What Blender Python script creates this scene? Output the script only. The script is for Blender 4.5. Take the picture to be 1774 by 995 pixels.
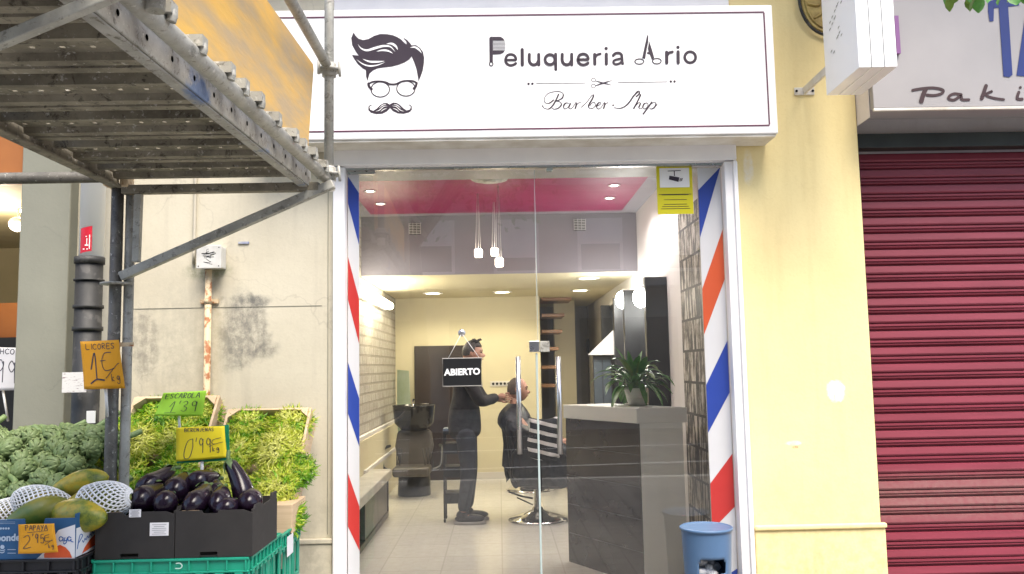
import bpy, bmesh, math, random
from mathutils import Vector, Matrix, noise
random.seed(7)
R = math.radians
PI = math.pi
SC = bpy.context.scene
for o in list(bpy.data.objects): bpy.data.objects.remove(o)
COL = SC.collection

# ------------------------------------------------------------------ camera
FPX = 1440.0; PCX = 887.0; PCY = 497.5
CAM = Vector((0, 0, 1.55))
YAW, PIT, ROL = R(1.0), R(5.5), R(1.1)
fw = Vector((math.sin(YAW)*math.cos(PIT), math.cos(YAW)*math.cos(PIT), math.sin(PIT)))
r0 = Vector((math.cos(YAW), -math.sin(YAW), 0)); u0 = r0.cross(fw)
rt = math.cos(ROL)*r0 - math.sin(ROL)*u0
up = math.sin(ROL)*r0 + math.cos(ROL)*u0
cd = bpy.data.cameras.new('camera'); cam = bpy.data.objects.new('camera', cd); COL.objects.link(cam)
cam.matrix_world = Matrix(((rt.x, up.x, -fw.x, CAM.x), (rt.y, up.y, -fw.y, CAM.y), (rt.z, up.z, -fw.z, CAM.z), (0, 0, 0, 1)))
cd.sensor_width = 36; cd.lens = 36*FPX/1774; cd.clip_start = 0.02; cd.clip_end = 400
SC.camera = cam

# ------------------------------------------------------------------ sky, sun, exposure
W = bpy.data.worlds.new('World'); SC.world = W; W.use_nodes = True
nt = W.node_tree; nt.nodes.clear()
sky = nt.nodes.new('ShaderNodeTexSky'); sky.sky_type = 'NISHITA'; sky.sun_disc = False
sky.sun_elevation = R(60); sky.sun_rotation = R(158); sky.air_density = 1.0; sky.dust_density = 2.5; sky.ozone_density = 1.0
bg = nt.nodes.new('ShaderNodeBackground'); bg.inputs['Strength'].default_value = 0.15
wo = nt.nodes.new('ShaderNodeOutputWorld')
nt.links.new(sky.outputs[0], bg.inputs[0]); nt.links.new(bg.outputs[0], wo.inputs[0])
sl = bpy.data.lights.new('sun', 'SUN'); sl.energy = 2.0; sl.angle = R(35); sl.color = (1.0, 0.93, 0.80)
sun = bpy.data.objects.new('sun', sl); COL.objects.link(sun)
az = R(158); el = R(60)           # from the street side, high over the opposite roofs
sdir = Vector((math.sin(az)*math.cos(el), math.cos(az)*math.cos(el), math.sin(el)))
sun.rotation_euler = sdir.to_track_quat('Z', 'Y').to_euler(); sun.location = (0, -6, 12)
SC.view_settings.view_transform = 'Standard'; SC.view_settings.look = 'None'
SC.view_settings.exposure = 1.55; SC.view_settings.gamma = 1; SC.view_settings.use_curve_mapping = False

# ------------------------------------------------------------------ measuring helpers
def ray(x, y): return fw + rt*((x-PCX)/FPX) - up*((y-PCY)/FPX)
def at(x, y, Y):
    d = ray(x, y); return CAM + d*((Y-CAM.y)/d.y)
def atX(x, y, X):
    d = ray(x, y); return CAM + d*((X-CAM.x)/d.x)
def atZ(x, y, Z):
    d = ray(x, y); return CAM + d*((Z-CAM.z)/d.z)

# ------------------------------------------------------------------ materials
def clampc(c): return (c[0], c[1], c[2], 1)
class MatB:
    def __init__(s, name):
        s.m = bpy.data.materials.new(name); s.m.use_nodes = True
        s.t = s.m.node_tree; s.b = s.t.nodes['Principled BSDF']
        s.co = None
    def N(s, ty, **kw):
        n = s.t.nodes.new(ty)
        for k, v in kw.items(): setattr(n, k, v)
        return n
    def L(s, a, b): s.t.links.new(a, b)
    def val(s, node, **kw):
        for k, v in kw.items(): node.inputs[k].default_value = v
    def coords(s, world=True, scale=(1, 1, 1)):
        if world: o = s.N('ShaderNodeNewGeometry').outputs['Position']
        else: o = s.N('ShaderNodeTexCoord').outputs['Object']
        mp = s.N('ShaderNodeMapping'); mp.inputs['Scale'].default_value = scale
        s.L(o, mp.inputs['Vector']); return mp.outputs['Vector']
    def noise(s, vec, scale, detail=5, rough=.55, dist=0):
        n = s.N('ShaderNodeTexNoise'); n.inputs['Scale'].default_value = scale; n.inputs['Detail'].default_value = detail
        n.inputs['Roughness'].default_value = rough; n.inputs['Distortion'].default_value = dist
        s.L(vec, n.inputs['Vector']); return n.outputs['Fac']
    def ramp(s, fac, stops, interp='LINEAR'):
        r = s.N('ShaderNodeValToRGB'); r.color_ramp.interpolation = interp
        el = r.color_ramp.elements
        while len(el) < len(stops): el.new(0.5)
        for e, (p, c) in zip(el, stops):
            e.position = p; e.color = clampc(c) if not isinstance(c, (int, float)) else (c, c, c, 1)
        s.L(fac, r.inputs[0]); return r.outputs[0]
    def mix(s, fac, a, b, mode='MIX'):
        n = s.N('ShaderNodeMix', data_type='RGBA', blend_type=mode)
        for sock, v in ((n.inputs[0], fac), (n.inputs[6], a), (n.inputs[7], b)):
            if hasattr(v, 'links'): s.L(v, sock)
            elif isinstance(v, (int, float)): sock.default_value = v
            else: sock.default_value = clampc(v)
        return n.outputs[2]
    def math(s, op, a, b=None, c=None):
        n = s.N('ShaderNodeMath', operation=op)
        for i, v in enumerate((a, b, c)):
            if v is None: continue
            if hasattr(v, 'links'): s.L(v, n.inputs[i])
            else: n.inputs[i].default_value = v
        return n.outputs[0]
    def bump(s, h, strength=.3, dist=.01):
        n = s.N('ShaderNodeBump'); n.inputs['Strength'].default_value = strength; n.inputs['Distance'].default_value = dist
        s.L(h, n.inputs['Height']); s.L(n.outputs[0], s.b.inputs['Normal'])

def mat(name, c1, c2=None, sc=6, rough=.6, metal=0, bump=0, bsc=60, world=False, stretch=(1, 1, 1), lo=.35, hi=.65, spec=.5, rvar=.1, emit=None, es=0, bd=.004, coat=0):
    b = MatB(name); P = b.b
    P.inputs['Roughness'].default_value = rough; P.inputs['Metallic'].default_value = metal
    P.inputs['Specular IOR Level'].default_value = spec
    if coat: P.inputs['Coat Weight'].default_value = coat; P.inputs['Coat Roughness'].default_value = .08
    if c2 is None: c2 = tuple(v*.82 for v in c1)
    vec = b.coords(world, stretch)
    f = b.noise(vec, sc)
    b.L(b.ramp(f, [(lo, c2), (hi, c1)]), P.inputs['Base Color'])
    if rvar:
        rr = b.N('ShaderNodeMapRange'); rr.inputs[3].default_value = max(0, rough-rvar); rr.inputs[4].default_value = min(1, rough+rvar)
        b.L(b.noise(vec, sc*2.3), rr.inputs[0]); b.L(rr.outputs[0], P.inputs['Roughness'])
    if bump: b.bump(b.noise(vec, bsc), bump, bd)
    if emit:
        P.inputs['Emission Color'].default_value = clampc(emit); P.inputs['Emission Strength'].default_value = es
    return b.m

def ellipse_mask(b, pos, cx, cz, rx, rz, nf, soft=.35, amp=1.2):
    """worn patch on a wall: noisy ellipse in world x,z"""
    sep = b.N('ShaderNodeSeparateXYZ'); b.L(pos, sep.inputs[0])
    dx = b.math('DIVIDE', b.math('SUBTRACT', sep.outputs[0], cx), rx)
    dz = b.math('DIVIDE', b.math('SUBTRACT', sep.outputs[2], cz), rz)
    d = b.math('SQRT', b.math('ADD', b.math('MULTIPLY', dx, dx), b.math('MULTIPLY', dz, dz)))
    d = b.math('ADD', d, b.math('MULTIPLY', b.math('SUBTRACT', nf, .5), amp))
    mr = b.N('ShaderNodeMapRange'); mr.interpolation_type = 'SMOOTHSTEP'
    mr.inputs[1].default_value = 1+soft; mr.inputs[2].default_value = 1-soft
    b.L(d, mr.inputs[0]); return mr.outputs[0]

# ------------------------------------------------------------------ mesh building
ORG = {}
def world_origin(p): return ORG.get(p.name, Vector((0, 0, 0)))
class MB:
    def __init__(s): s.v = []; s.f = []; s.mi = []; s.sm = []; s.col = []
    def add(s, vs, fs, mi=0, smooth=False, cols=None):
        n = len(s.v); s.v += [Vector(v) for v in vs]
        s.col += cols if cols else [(1, 1, 1, 1)]*len(vs)
        for f in fs: s.f.append([n+i for i in f]); s.mi.append(mi); s.sm.append(smooth)
        return s
    def box(s, x0, x1, y0, y1, z0, z1, mi=0, M=None):
        vs = [Vector((x, y, z)) for z in (z0, z1) for y in (y0, y1) for x in (x0, x1)]
        if M: vs = [M @ v for v in vs]
        return s.add(vs, [(0, 2, 3, 1), (4, 5, 7, 6), (0, 1, 5, 4), (2, 6, 7, 3), (0, 4, 6, 2), (1, 3, 7, 5)], mi)
    def beam(s, p0, p1, w, h, mi=0, upv=(0, 0, 1)):
        p0 = Vector(p0); p1 = Vector(p1); d = (p1-p0).normalized(); a = d.cross(Vector(upv))
        if a.length < 1e-4: a = d.cross(Vector((1, 0, 0)))
        a.normalize(); c = a.cross(d).normalized()
        vs = [p + a*(i*w/2) + c*(j*h/2) for p in (p0, p1) for i, j in ((-1, -1), (1, -1), (1, 1), (-1, 1))]
        return s.add(vs, [(3, 2, 1, 0), (4, 5, 6, 7), (0, 1, 5, 4), (1, 2, 6, 5), (2, 3, 7, 6), (3, 0, 4, 7)], mi)
    def tube(s, pts, rad, n=12, mi=0, cap=True, smooth=True, closed=False):
        pts = [Vector(p) for p in pts]; m = len(pts)
        if isinstance(rad, (int, float)): rad = [rad]*m
        ref = None; vs = []
        for i, p in enumerate(pts):
            if closed: d = pts[(i+1) % m]-pts[i-1]
            else: d = pts[min(i+1, m-1)]-pts[max(i-1, 0)]
            d.normalize()
            if ref is None:
                ref = Vector((0, 0, 1)) if abs(d.z) < .9 else Vector((1, 0, 0))
            a = d.cross(ref).normalized(); ref = a.cross(d).normalized()
            for k in range(n):
                t = 2*PI*k/n; vs.append(p + (a*math.cos(t)+ref*math.sin(t))*rad[i])
        fs = []
        for i in range(m if closed else m-1):
            j = (i+1) % m
            for k in range(n): fs.append((i*n+k, i*n+(k+1) % n, j*n+(k+1) % n, j*n+k))
        s.add(vs, fs, mi, smooth)
        if cap and not closed:
            base = len(s.v)-m*n
            s.f.append([base+k for k in range(n)][::-1]); s.mi.append(mi); s.sm.append(False)
            s.f.append([base+(m-1)*n+k for k in range(n)]); s.mi.append(mi); s.sm.append(False)
        return s
    def lathe(s, prof, c=(0, 0, 0), n=24, mi=0, M=None, smooth=True, sx=1, sy=1):
        c = Vector(c); vs = []
        for r, z in prof:
            for k in range(n):
                t = 2*PI*k/n; v = Vector((r*math.cos(t)*sx, r*math.sin(t)*sy, z))
                vs.append((M @ v if M else v)+c)
        fs = [(i*n+k, i*n+(k+1) % n, (i+1)*n+(k+1) % n, (i+1)*n+k) for i in range(len(prof)-1) for k in range(n)]
        s.add(vs, fs, mi, smooth)
        b = len(s.v)-len(vs)
        if prof[0][0] > 1e-4: s.f.append([b+k for k in range(n)][::-1]); s.mi.append(mi); s.sm.append(False)
        if prof[-1][0] > 1e-4: s.f.append([b+(len(prof)-1)*n+k for k in range(n)]); s.mi.append(mi); s.sm.append(False)
        return s
    def ell(s, c, r, n=20, m=12, mi=0, M=None):
        prof = [(max(1e-5, math.sin(PI*i/m)), -math.cos(PI*i/m)) for i in range(m+1)]
        c = Vector(c); r = Vector(r); vs = []
        for pr, z in prof:
            for k in range(n):
                t = 2*PI*k/n; v = Vector((pr*math.cos(t)*r.x, pr*math.sin(t)*r.y, z*r.z))
                vs.append((M @ v if M else v)+c)
        return s.add(vs, [(i*n+k, i*n+(k+1) % n, (i+1)*n+(k+1) % n, (i+1)*n+k) for i in range(m) for k in range(n)], mi, True)
    def prism(s, pts, ext, mi=0):
        """flat polygon (3-D points) given a thickness vector"""
        pts = [Vector(p) for p in pts]; e = Vector(ext); n = len(pts)
        return s.add(pts+[p+e for p in pts], [list(range(n)), list(range(n, 2*n))[::-1]] + [(i, n+i, n+(i+1) % n, (i+1) % n) for i in range(n)], mi)
    def quad(s, a, b, c, d, mi=0): return s.add([a, b, c, d], [(0, 1, 2, 3)], mi)
    def build(s, name, mats, parent=None, bevel=0, seg=2, origin=None, sub=0, cols=False):
        me = bpy.data.meshes.new(name)
        if parent is not None: off = world_origin(parent)
        elif origin is not None: off = Vector(origin)
        else:
            xs = [v.x for v in s.v]; ys = [v.y for v in s.v]; zs = [v.z for v in s.v]
            off = Vector(((min(xs)+max(xs))/2, (min(ys)+max(ys))/2, min(zs)))
        me.from_pydata([v-off for v in s.v], [], s.f)
        if not isinstance(mats, (list, tuple)): mats = [mats]
        for m in mats: me.materials.append(m)
        for p, i, sm in zip(me.polygons, s.mi, s.sm): p.material_index = i; p.use_smooth = sm
        if cols:
            ca = me.color_attributes.new('tint', 'FLOAT_COLOR', 'POINT')
            for i, c in enumerate(s.col): ca.data[i].color = c
        me.update()
        o = bpy.data.objects.new(name, me); COL.objects.link(o)
        if parent is not None: o.parent = parent; ORG[o.name] = off
        else: o.location = off; ORG[o.name] = off
        if bevel:
            bm = bmesh.new(); bm.from_mesh(me); bmesh.ops.recalc_face_normals(bm, faces=bm.faces); bm.to_mesh(me); bm.free()
            md = o.modifiers.new('bevel', 'BEVEL'); md.width = bevel; md.segments = seg; md.limit_method = 'ANGLE'; md.angle_limit = R(40)
        if sub:
            md = o.modifiers.new('sub', 'SUBSURF'); md.levels = sub; md.render_levels = sub
        return o

def tag(o, label, cat, group=None, kind=None):
    if label: o['label'] = label
    if cat: o['category'] = cat
    if group: o['group'] = group
    if kind: o['kind'] = kind
    return o
def struct(o): o['kind'] = 'structure'; return o
def thing(name, loc, label, cat, group=None, rot=None):
    o = bpy.data.objects.new(name, None); COL.objects.link(o); o.location = loc; o.empty_display_size = .05
    ORG[o.name] = Vector(loc)
    return tag(o, label, cat, group)
def dup(root, loc=None, rot=None, label=None, scale=None):
    def rec(o, par):
        c = o.copy(); COL.objects.link(c); c.parent = par
        for ch in [x for x in KIDS.get(o.name, [])]: rec(ch, c)
        return c
    r = root.copy(); COL.objects.link(r)
    for ch in KIDS.get(root.name, []): rec(ch, r)
    if loc is not None: r.location = loc
    if rot is not None: r.rotation_euler = rot
    if scale is not None: r.scale = (scale,)*3 if isinstance(scale, (int, float)) else scale
    if label: r['label'] = label
    return r
KIDS = {}
def note_kids(root):
    def rec(o):
        ks = [x for x in bpy.data.objects if x.parent == o]; KIDS[o.name] = ks
        for k in ks: rec(k)
    rec(root)

# ---------------------------------------------------------------- flat strokes and lettering
def spline(pts, k=6):
    if len(pts) < 3: return [Vector(p) for p in pts]
    P = [Vector(pts[0])]+[Vector(p) for p in pts]+[Vector(pts[-1])]; out = []
    for i in range(1, len(P)-2):
        for j in range(k):
            t = j/k; a, b, c, d = P[i-1:i+3]
            out.append(.5*((2*b)+(-a+c)*t+(2*a-5*b+4*c-d)*t*t+(-a+3*b-3*c+d)*t**3))
    out.append(P[-2]); return out
def stroke(mb, pts, w, fn, mi=0, smooth=True, closed=False, callig=None, taper=None):
    """pts are 2-D (x right, y down); fn maps them onto a surface; w is the width in the same units"""
    pts = [Vector((p[0], p[1])) for p in pts]
    if closed: pts = pts+[pts[0]]
    q = spline(pts) if smooth else pts
    n = len(q); L = []; Rr = []
    for i, p in enumerate(q):
        if closed and i in (0, n-1): d = q[1]-q[n-2]
        else: d = q[min(i+1, n-1)]-q[max(i-1, 0)]
        if d.length < 1e-6: d = Vector((1, 0))
        d.normalize(); nn = Vector((-d.y, d.x)); ww = w
        if taper: ww = w*max(.08, math.sin(PI*i/(n-1)))
        if callig:
            a = abs(d.dot(Vector((-.5, .866)))); ww = callig+(w-callig)*(a**3 if d.y > 0 else 0)
        L.append(p+nn*ww/2); Rr.append(p-nn*ww/2)
    vs = [fn(*p) for p in L]+[fn(*p) for p in Rr]
    mb.add(vs, [(i, i+1, n+i+1, n+i) for i in range(n-1)], mi)
    if not closed and not taper and not callig:
        for idx, sg in ((0, -1), (n-1, 1)):
            d = (q[min(idx+1, n-1)]-q[max(idx-1, 0)]).normalized()*sg; nn = Vector((-d.y, d.x))
            arc = [q[idx]+(nn*math.cos(t)+d*math.sin(t))*w/2 for t in [PI*k/6 for k in range(7)]]
            mb.add([fn(*p) for p in arc], [tuple(range(7))], mi)
def disc(mb, c, r, fn, mi=0, n=14, ry=None):
    ry = ry or r
    mb.add([fn(c[0]+r*math.cos(2*PI*k/n), c[1]+ry*math.sin(2*PI*k/n)) for k in range(n)], [tuple(range(n))], mi)
def ring(mb, c, rx, ry, w, fn, mi=0, n=28):
    a = []; b = []
    for k in range(n):
        t = 2*PI*k/n; a.append(fn(c[0]+(rx+w/2)*math.cos(t), c[1]+(ry+w/2)*math.sin(t))); b.append(fn(c[0]+(rx-w/2)*math.cos(t), c[1]+(ry-w/2)*math.sin(t)))
    mb.add(a+b, [(k, (k+1) % n, n+(k+1) % n, n+k) for k in range(n)], mi)
def poly(mb, pts, fn, mi=0): mb.add([fn(*p) for p in pts], [tuple(range(len(pts)))], mi)

G = {  # hand lettering, unit box, y up
 'A': [[(0,0),(.45,1),(.85,0)],[(.15,.38),(.72,.4)]], 'B': [[(.05,0),(.08,1),(.6,.9),(.55,.6),(.1,.52),(.7,.42),(.65,.08),(.05,0)]],
 'C': [[(.8,.85),(.45,1),(.1,.7),(.08,.3),(.4,0),(.8,.12)]], 'D': [[(.08,0),(.1,1),(.7,.8),(.75,.3),(.08,0)]], 'E': [[(.75,1),(.1,.97),(.1,.02),(.78,0)],[(.1,.52),(.6,.52)]],
 'F': [[(.75,1),(.1,.97),(.1,0)],[(.1,.52),(.6,.52)]], 'G': [[(.8,.85),(.4,1),(.08,.6),(.2,.1),(.7,.05),(.78,.42),(.5,.42)]],
 'H': [[(.1,1),(.1,0)],[(.75,1),(.75,0)],[(.1,.5),(.75,.52)]], 'I': [[(.3,1),(.3,0)]], 'J': [[(.6,1),(.6,.2),(.35,0),(.1,.15)]],
 'L': [[(.1,1),(.1,.02),(.75,0)]], 'M': [[(.05,0),(.12,1),(.42,.35),(.75,1),(.85,0)]], 'N': [[(.08,0),(.1,1),(.7,0),(.74,1)]],
 'O': [[(.4,1),(.08,.65),(.1,.2),(.45,0),(.78,.3),(.75,.8),(.4,1)]], 'P': [[(.1,0),(.1,1),(.65,.92),(.68,.6),(.1,.48)]],
 'R': [[(.1,0),(.1,1),(.65,.9),(.62,.58),(.12,.5),(.75,0)]], 'S': [[(.72,.9),(.4,1),(.1,.8),(.35,.52),(.7,.3),(.45,0),(.08,.12)]],
 'T': [[(0,1),(.8,1)],[(.4,1),(.4,0)]], 'V': [[(.05,1),(.4,0),(.78,1)]], 'X': [[(.05,1),(.78,0)],[(.75,1),(.05,0)]], 'Y': [[(.05,1),(.4,.5)],[(.78,1),(.25,-.1)]],
 'Z': [[(.05,1),(.75,1),(.08,0),(.78,0)]],
 '0': [[(.45,1),(.15,.7),(.1,.2),(.35,0),(.65,.25),(.7,.75),(.45,1)]], '1': [[(.1,.55),(.45,1),(.42,.02)],[(.1,0),(.75,.03)]],
 '2': [[(.1,.8),(.4,1),(.7,.8),(.55,.45),(.08,.02),(.8,0)]], '3': [[(.1,.9),(.5,1),(.68,.78),(.3,.54),(.7,.35),(.5,.02),(.08,.1)]],
 '5': [[(.7,1),(.22,.97),(.15,.55),(.5,.62),(.72,.35),(.5,.02),(.1,.08)]], '9': [[(.68,.75),(.4,1),(.12,.75),(.35,.5),(.66,.7),(.66,.9),(.6,0)]],
 "'": [[(.2,1.05),(.12,.8)]], '/': [[(.6,1),(.05,-.1)]], 'e': [[(.9,.9),(.5,1),(.2,.7),(.18,.3),(.5,0),(.95,.1)],[(0,.6),(.6,.62)],[(0,.42),(.55,.42)]],
 'k': [[(.15,1),(.15,0)],[(.6,.6),(.17,.3),(.65,0)]], 'g': [[(.65,.6),(.3,.68),(.15,.35),(.45,.15),(.65,.6),(.62,-.3),(.3,-.45),(.1,-.25)]], ' ': []}
def scribe(mb, text, x, y, w, h, fn, sw, mi=0, jit=.04, pitch=None, curl=True):
    """hand-written text whose top-left corner is (x, y), y down, letters w by h"""
    rnd = random.Random(text)
    for ch in text:
        jx = rnd.uniform(-jit, jit); jy = rnd.uniform(-jit, jit)
        for ln in G.get(ch, []):
            stroke(mb, [(x+(a+jx)*w, y+(1-b+jy)*h) for a, b in ln], sw, fn, mi, smooth=curl)
        x += (pitch or w*1.12)*(.45 if ch in "'I1" and ch != '1' else 1)
def font_mesh(text, size, shear=0, bold=0, extrude=0, align='CENTER', spacing=1):
    cu = bpy.data.curves.new('txt', 'FONT'); cu.body = text; cu.size = size; cu.shear = shear; cu.offset = bold; cu.extrude = extrude
    cu.align_x = align; cu.align_y = 'CENTER'; cu.space_character = spacing; cu.resolution_u = 3
    o = bpy.data.objects.new('txt', cu); COL.objects.link(o)
    me = bpy.data.meshes.new_from_object(o.evaluated_get(bpy.context.evaluated_depsgraph_get()))
    vs = [v.co.copy() for v in me.vertices]; fs = [tuple(p.vertices) for p in me.polygons]
    bpy.data.objects.remove(o); bpy.data.curves.remove(cu); bpy.data.meshes.remove(me)
    return vs, fs
def font_on(mb, text, org, ux, uy, size, mi=0, **kw):
    """text centred on org; ux, uy are the reading and the up direction"""
    vs, fs = font_mesh(text, size, **kw); org = Vector(org); ux = Vector(ux).normalized(); uy = Vector(uy).normalized()
    mb.add([org+ux*v.x+uy*v.y for v in vs], fs, mi)

# ================================================================= materials
M = {}
def wall_mat(name, c1, c2, patches=(), rough=.8, streak=.25, drip=(.25, .22, .17), crack=.55):
    b = MatB(name); P = b.b
    pos = b.coords(True); P.inputs['Roughness'].default_value = rough
    n1 = b.noise(pos, 2.2, 6); n2 = b.noise(pos, 9, 8, .68)
    base = b.mix(b.ramp(n1, [(.3, 0.0), (.7, 1.0)]), c2, c1)
    st = b.noise(b.coords(True, (9, 9, .7)), 1.5, 4)                       # rain streaks run down
    base = b.mix(b.ramp(st, [(.52, 0.0), (.75, streak)]), base, drip)
    fine = b.noise(pos, 55, 3)
    base = b.mix(b.ramp(fine, [(.25, .10), (.5, 0.0)]), base, drip)
    vc = b.N('ShaderNodeTexVoronoi', feature='DISTANCE_TO_EDGE'); vc.inputs['Scale'].default_value = 1.1
    wv = b.N('ShaderNodeVectorMath', operation='MULTIPLY_ADD'); nv = b.N('ShaderNodeTexNoise'); nv.inputs['Scale'].default_value = 3.5; nv.inputs['Detail'].default_value = 6; b.L(pos, nv.inputs['Vector'])
    wv.inputs[1].default_value = (.5, .5, .5); b.L(nv.outputs['Color'], wv.inputs[0]); b.L(pos, wv.inputs[2]); b.L(wv.outputs[0], vc.inputs['Vector'])
    ck = b.math('MULTIPLY', b.ramp(vc.outputs['Distance'], [(.0, 1.0), (.006, 0.0)]), b.ramp(b.noise(pos, 1.7, 3), [(.48, 0.0), (.62, crack)]))
    base = b.mix(ck, base, drip)
    sp_ = b.N('ShaderNodeSeparateXYZ'); b.L(pos, sp_.inputs[0])      # splashed dirt low on the wall
    low = b.math('MULTIPLY', b.ramp(b.math('SUBTRACT', b.math('MULTIPLY', sp_.outputs[2], .7), b.math('MULTIPLY', n2, .35)), [(.15, .45), (.52, 0.0)]), b.ramp(b.noise(pos, 17, 6, .7), [(.42, .1), (.6, 1.0)]))
    base = b.mix(low, base, drip)
    for (cx, cz, rx, rz, col, soft, amt) in patches:
        mk = ellipse_mask(b, pos, cx, cz, rx, rz, n2, soft, 1.5)
        blot = b.ramp(b.math('ADD', b.math('MULTIPLY', b.noise(pos, 26, 9, .78), .65), b.math('MULTIPLY', b.noise(b.coords(True, (30, 30, 6)), 1, 5), .35)), [(.40, .12), (.58, 1.0)])
        base = b.mix(b.math('MULTIPLY', b.math('MULTIPLY', mk, blot), amt), base, col)
    b.L(base, P.inputs['Base Color'])
    h = b.math('ADD', b.math('MULTIPLY', b.noise(pos, 14, 4), .7), b.math('MULTIPLY', b.noise(pos, 90, 3), .25))
    b.bump(h, .35, .006)
    return b.m
def wp(x, y, Y=4.2):
    p = at(x, y, Y); return p.x, p.z
pt = []
for (x, y, rx, ry, c, soft, amt) in [
    (425, 570, 40, 62, (.17, .16, .14), .25, .85), (400, 605, 22, 36, (.20, .19, .16), .4, .7), (248, 590, 26, 55, (.23, .21, .18), .3, .8),
    (462, 608, 22, 14, (.16, .15, .13), .5, .7), (450, 522, 18, 10, (.12, .12, .11), .4, .7), (420, 516, 20, 8, (.12, .12, .11), .4, .6),
    (362, 470, 34, 14, (.10, .13, .06), .5, .8), (385, 520, 8, 6, (.14, .13, .12), .5, .7), (400, 395, 60, 20, (.50, .46, .36), .5, .5), (300, 620, 60, 120, (.30, .28, .22), .8, .45), (370, 560, 20, 130, (.34, .30, .2), .8, .5)]:
    cx, cz = wp(x, y); pt.append((cx, cz, rx*4.2/1440, ry*4.2/1440, c, soft, amt))
M['cream'] = wall_mat('cream_paint', (.62, .57, .45), (.53, .48, .37), pt, streak=.22, crack=.3)
M['greypaint'] = wall_mat('grey_paint', (.25, .25, .20), (.21, .21, .17), streak=.15, drip=(.18, .18, .15))
q = []
for (x, y, rx, ry, c, soft, amt) in [(1447, 678, 17, 20, (.9, .88, .82), .12, 1.0), (1296, 288, 8, 30, (.85, .8, .72), .3, .8), (1378, 775, 6, 3, (.35, .1, .05), .3, 1.0), (1375, 768, 14, 4, (.9, .87, .8), .3, .8), (1416, 985, 9, 28, (.55, .42, .22), .3, .6)]:
    cx, cz = wp(x, y); q.append((cx, cz, rx*4.2/1440, ry*4.2/1440, c, soft, amt))
M['yellow'] = wall_mat('yellow_paint', (.86, .72, .37), (.80, .65, .32), q, streak=.16, drip=(.50, .36, .14), crack=.12)
M['whitewall'] = wall_mat('white_plaster', (.78, .72, .70), (.70, .64, .62), streak=.15, drip=(.5, .42, .38))
M['frame'] = mat('white_frame_paint', (.88, .86, .86), (.82, .80, .81), 5, .45, bump=.08, bsc=30, world=True)
M['sign_white'] = mat('sign_acrylic', (.90, .89, .89), (.88, .87, .87), 3, .3, world=True, rvar=.05)
M['sign_edge'] = mat('sign_edge_metal', (.75, .72, .66), (.55, .50, .42), 7, .5, world=True)
M['ink'] = mat('sign_ink', (.035, .022, .035), (.03, .018, .03), 5, .4)
M['inkline'] = mat('sign_line_ink', (.12, .03, .07), (.10, .03, .06), 5, .4)
M['dark'] = mat('dark_gap', (.01, .01, .01), (.008, .008, .008), 5, .9)
def worn_metal(name, c1, c2, spots, amt, metal=.4, rough=.55, sc=9, patch=None):
    b = MatB(name); P = b.b; v = b.coords(True); P.inputs['Metallic'].default_value = metal
    base = b.mix(b.ramp(b.noise(v, sc, 7, .65), [(.32, 0.0), (.66, 1.0)]), c2, c1)
    base = b.mix(b.math('MULTIPLY', b.ramp(b.noise(v, sc*3.1, 8, .75, .6), [(.55, 0.0), (.62, 1.0)]), amt), base, spots)
    base = b.mix(b.ramp(b.noise(v, 45, 5, .7), [(.60, 0.0), (.68, .7)]), base, (.62, .60, .55))
    if patch: base = b.mix(b.ramp(b.noise(b.coords(True, (1, .8, 1)), 3.4, 5, .6), [(.60, 0.0), (.66, .7)]), base, patch)
    b.L(base, P.inputs['Base Color']); r_ = b.ramp(b.noise(v, 20, 5), [(.3, rough-.15), (.7, rough+.2)]); b.L(r_, P.inputs['Roughness'])
    b.bump(b.noise(v, 60, 5, .7), .45, .004); return b.m
M['galv'] = worn_metal('galvanised_steel', (.44, .43, .385), (.27, .26, .23), (.13, .12, .10), .7, metal=.12)
M['oldpost'] = worn_metal('worn_scaffold_post', (.15, .14, .12), (.08, .076, .07), (.05, .045, .04), .7, metal=.1)
M['galvdirty'] = worn_metal('dirty_steel', (.31, .28, .215), (.13, .115, .085), (.045, .038, .028), .8, .15, .7, 6)
M['blackpaint'] = mat('worn_black_pipe', (.020, .020, .020), (.055, .052, .05), 14, .6, bump=.3, bsc=35, world=True, lo=.36, hi=.42)
M['whitepvc'] = mat('white_pvc', (.90, .89, .86), (.86, .84, .80), 6, .4, world=True, stretch=(1, 1, .3))
M['red'] = mat('red_sticker', (.50, .012, .03), (.42, .01, .025), 8, .4)
M['white'] = mat('plain_white', (.80, .79, .78), (.74, .73, .72), 6, .5)
M['paper'] = mat('paper_white', (.75, .74, .76), (.66, .65, .68), 5, .8)
M['plywood'] = mat('old_yellow_plywood', (.78, .46, .10), (.50, .36, .20), 4.5, .7, bump=.3, bsc=25, world=True, stretch=(1, .5, 2.2), lo=.36, hi=.62)
M['rust'] = mat('rusty_pipe', (.60, .47, .30), (.30, .11, .04), 26, .7, bump=.4, bsc=60, world=True, lo=.40, hi=.50)
M['conduit'] = mat('painted_conduit', (.55, .50, .40), (.45, .41, .33), 9, .6, world=True)
M['boxgrey'] = mat('junction_box_plastic', (.62, .61, .58), (.50, .49, .46), 12, .5, world=True)
M['chrome'] = mat('brushed_steel', (.62, .60, .60), (.52, .50, .50), 4, .28, 1.0, rvar=.08)
M['chromed'] = mat('polished_chrome', (.75, .75, .76), (.7, .7, .7), 4, .1, 1.0, rvar=.04)
M['blackplastic'] = mat('black_plastic', (.02, .02, .022), (.014, .014, .016), 12, .35)
M['blackleather'] = mat('black_leather', (.018, .017, .018), (.012, .012, .013), 12, .32, bump=.25, bsc=120)
M['darkwood'] = mat('dark_wood', (.035, .022, .018), (.022, .014, .012), 5, .35, stretch=(1, 1, .2))
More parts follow.
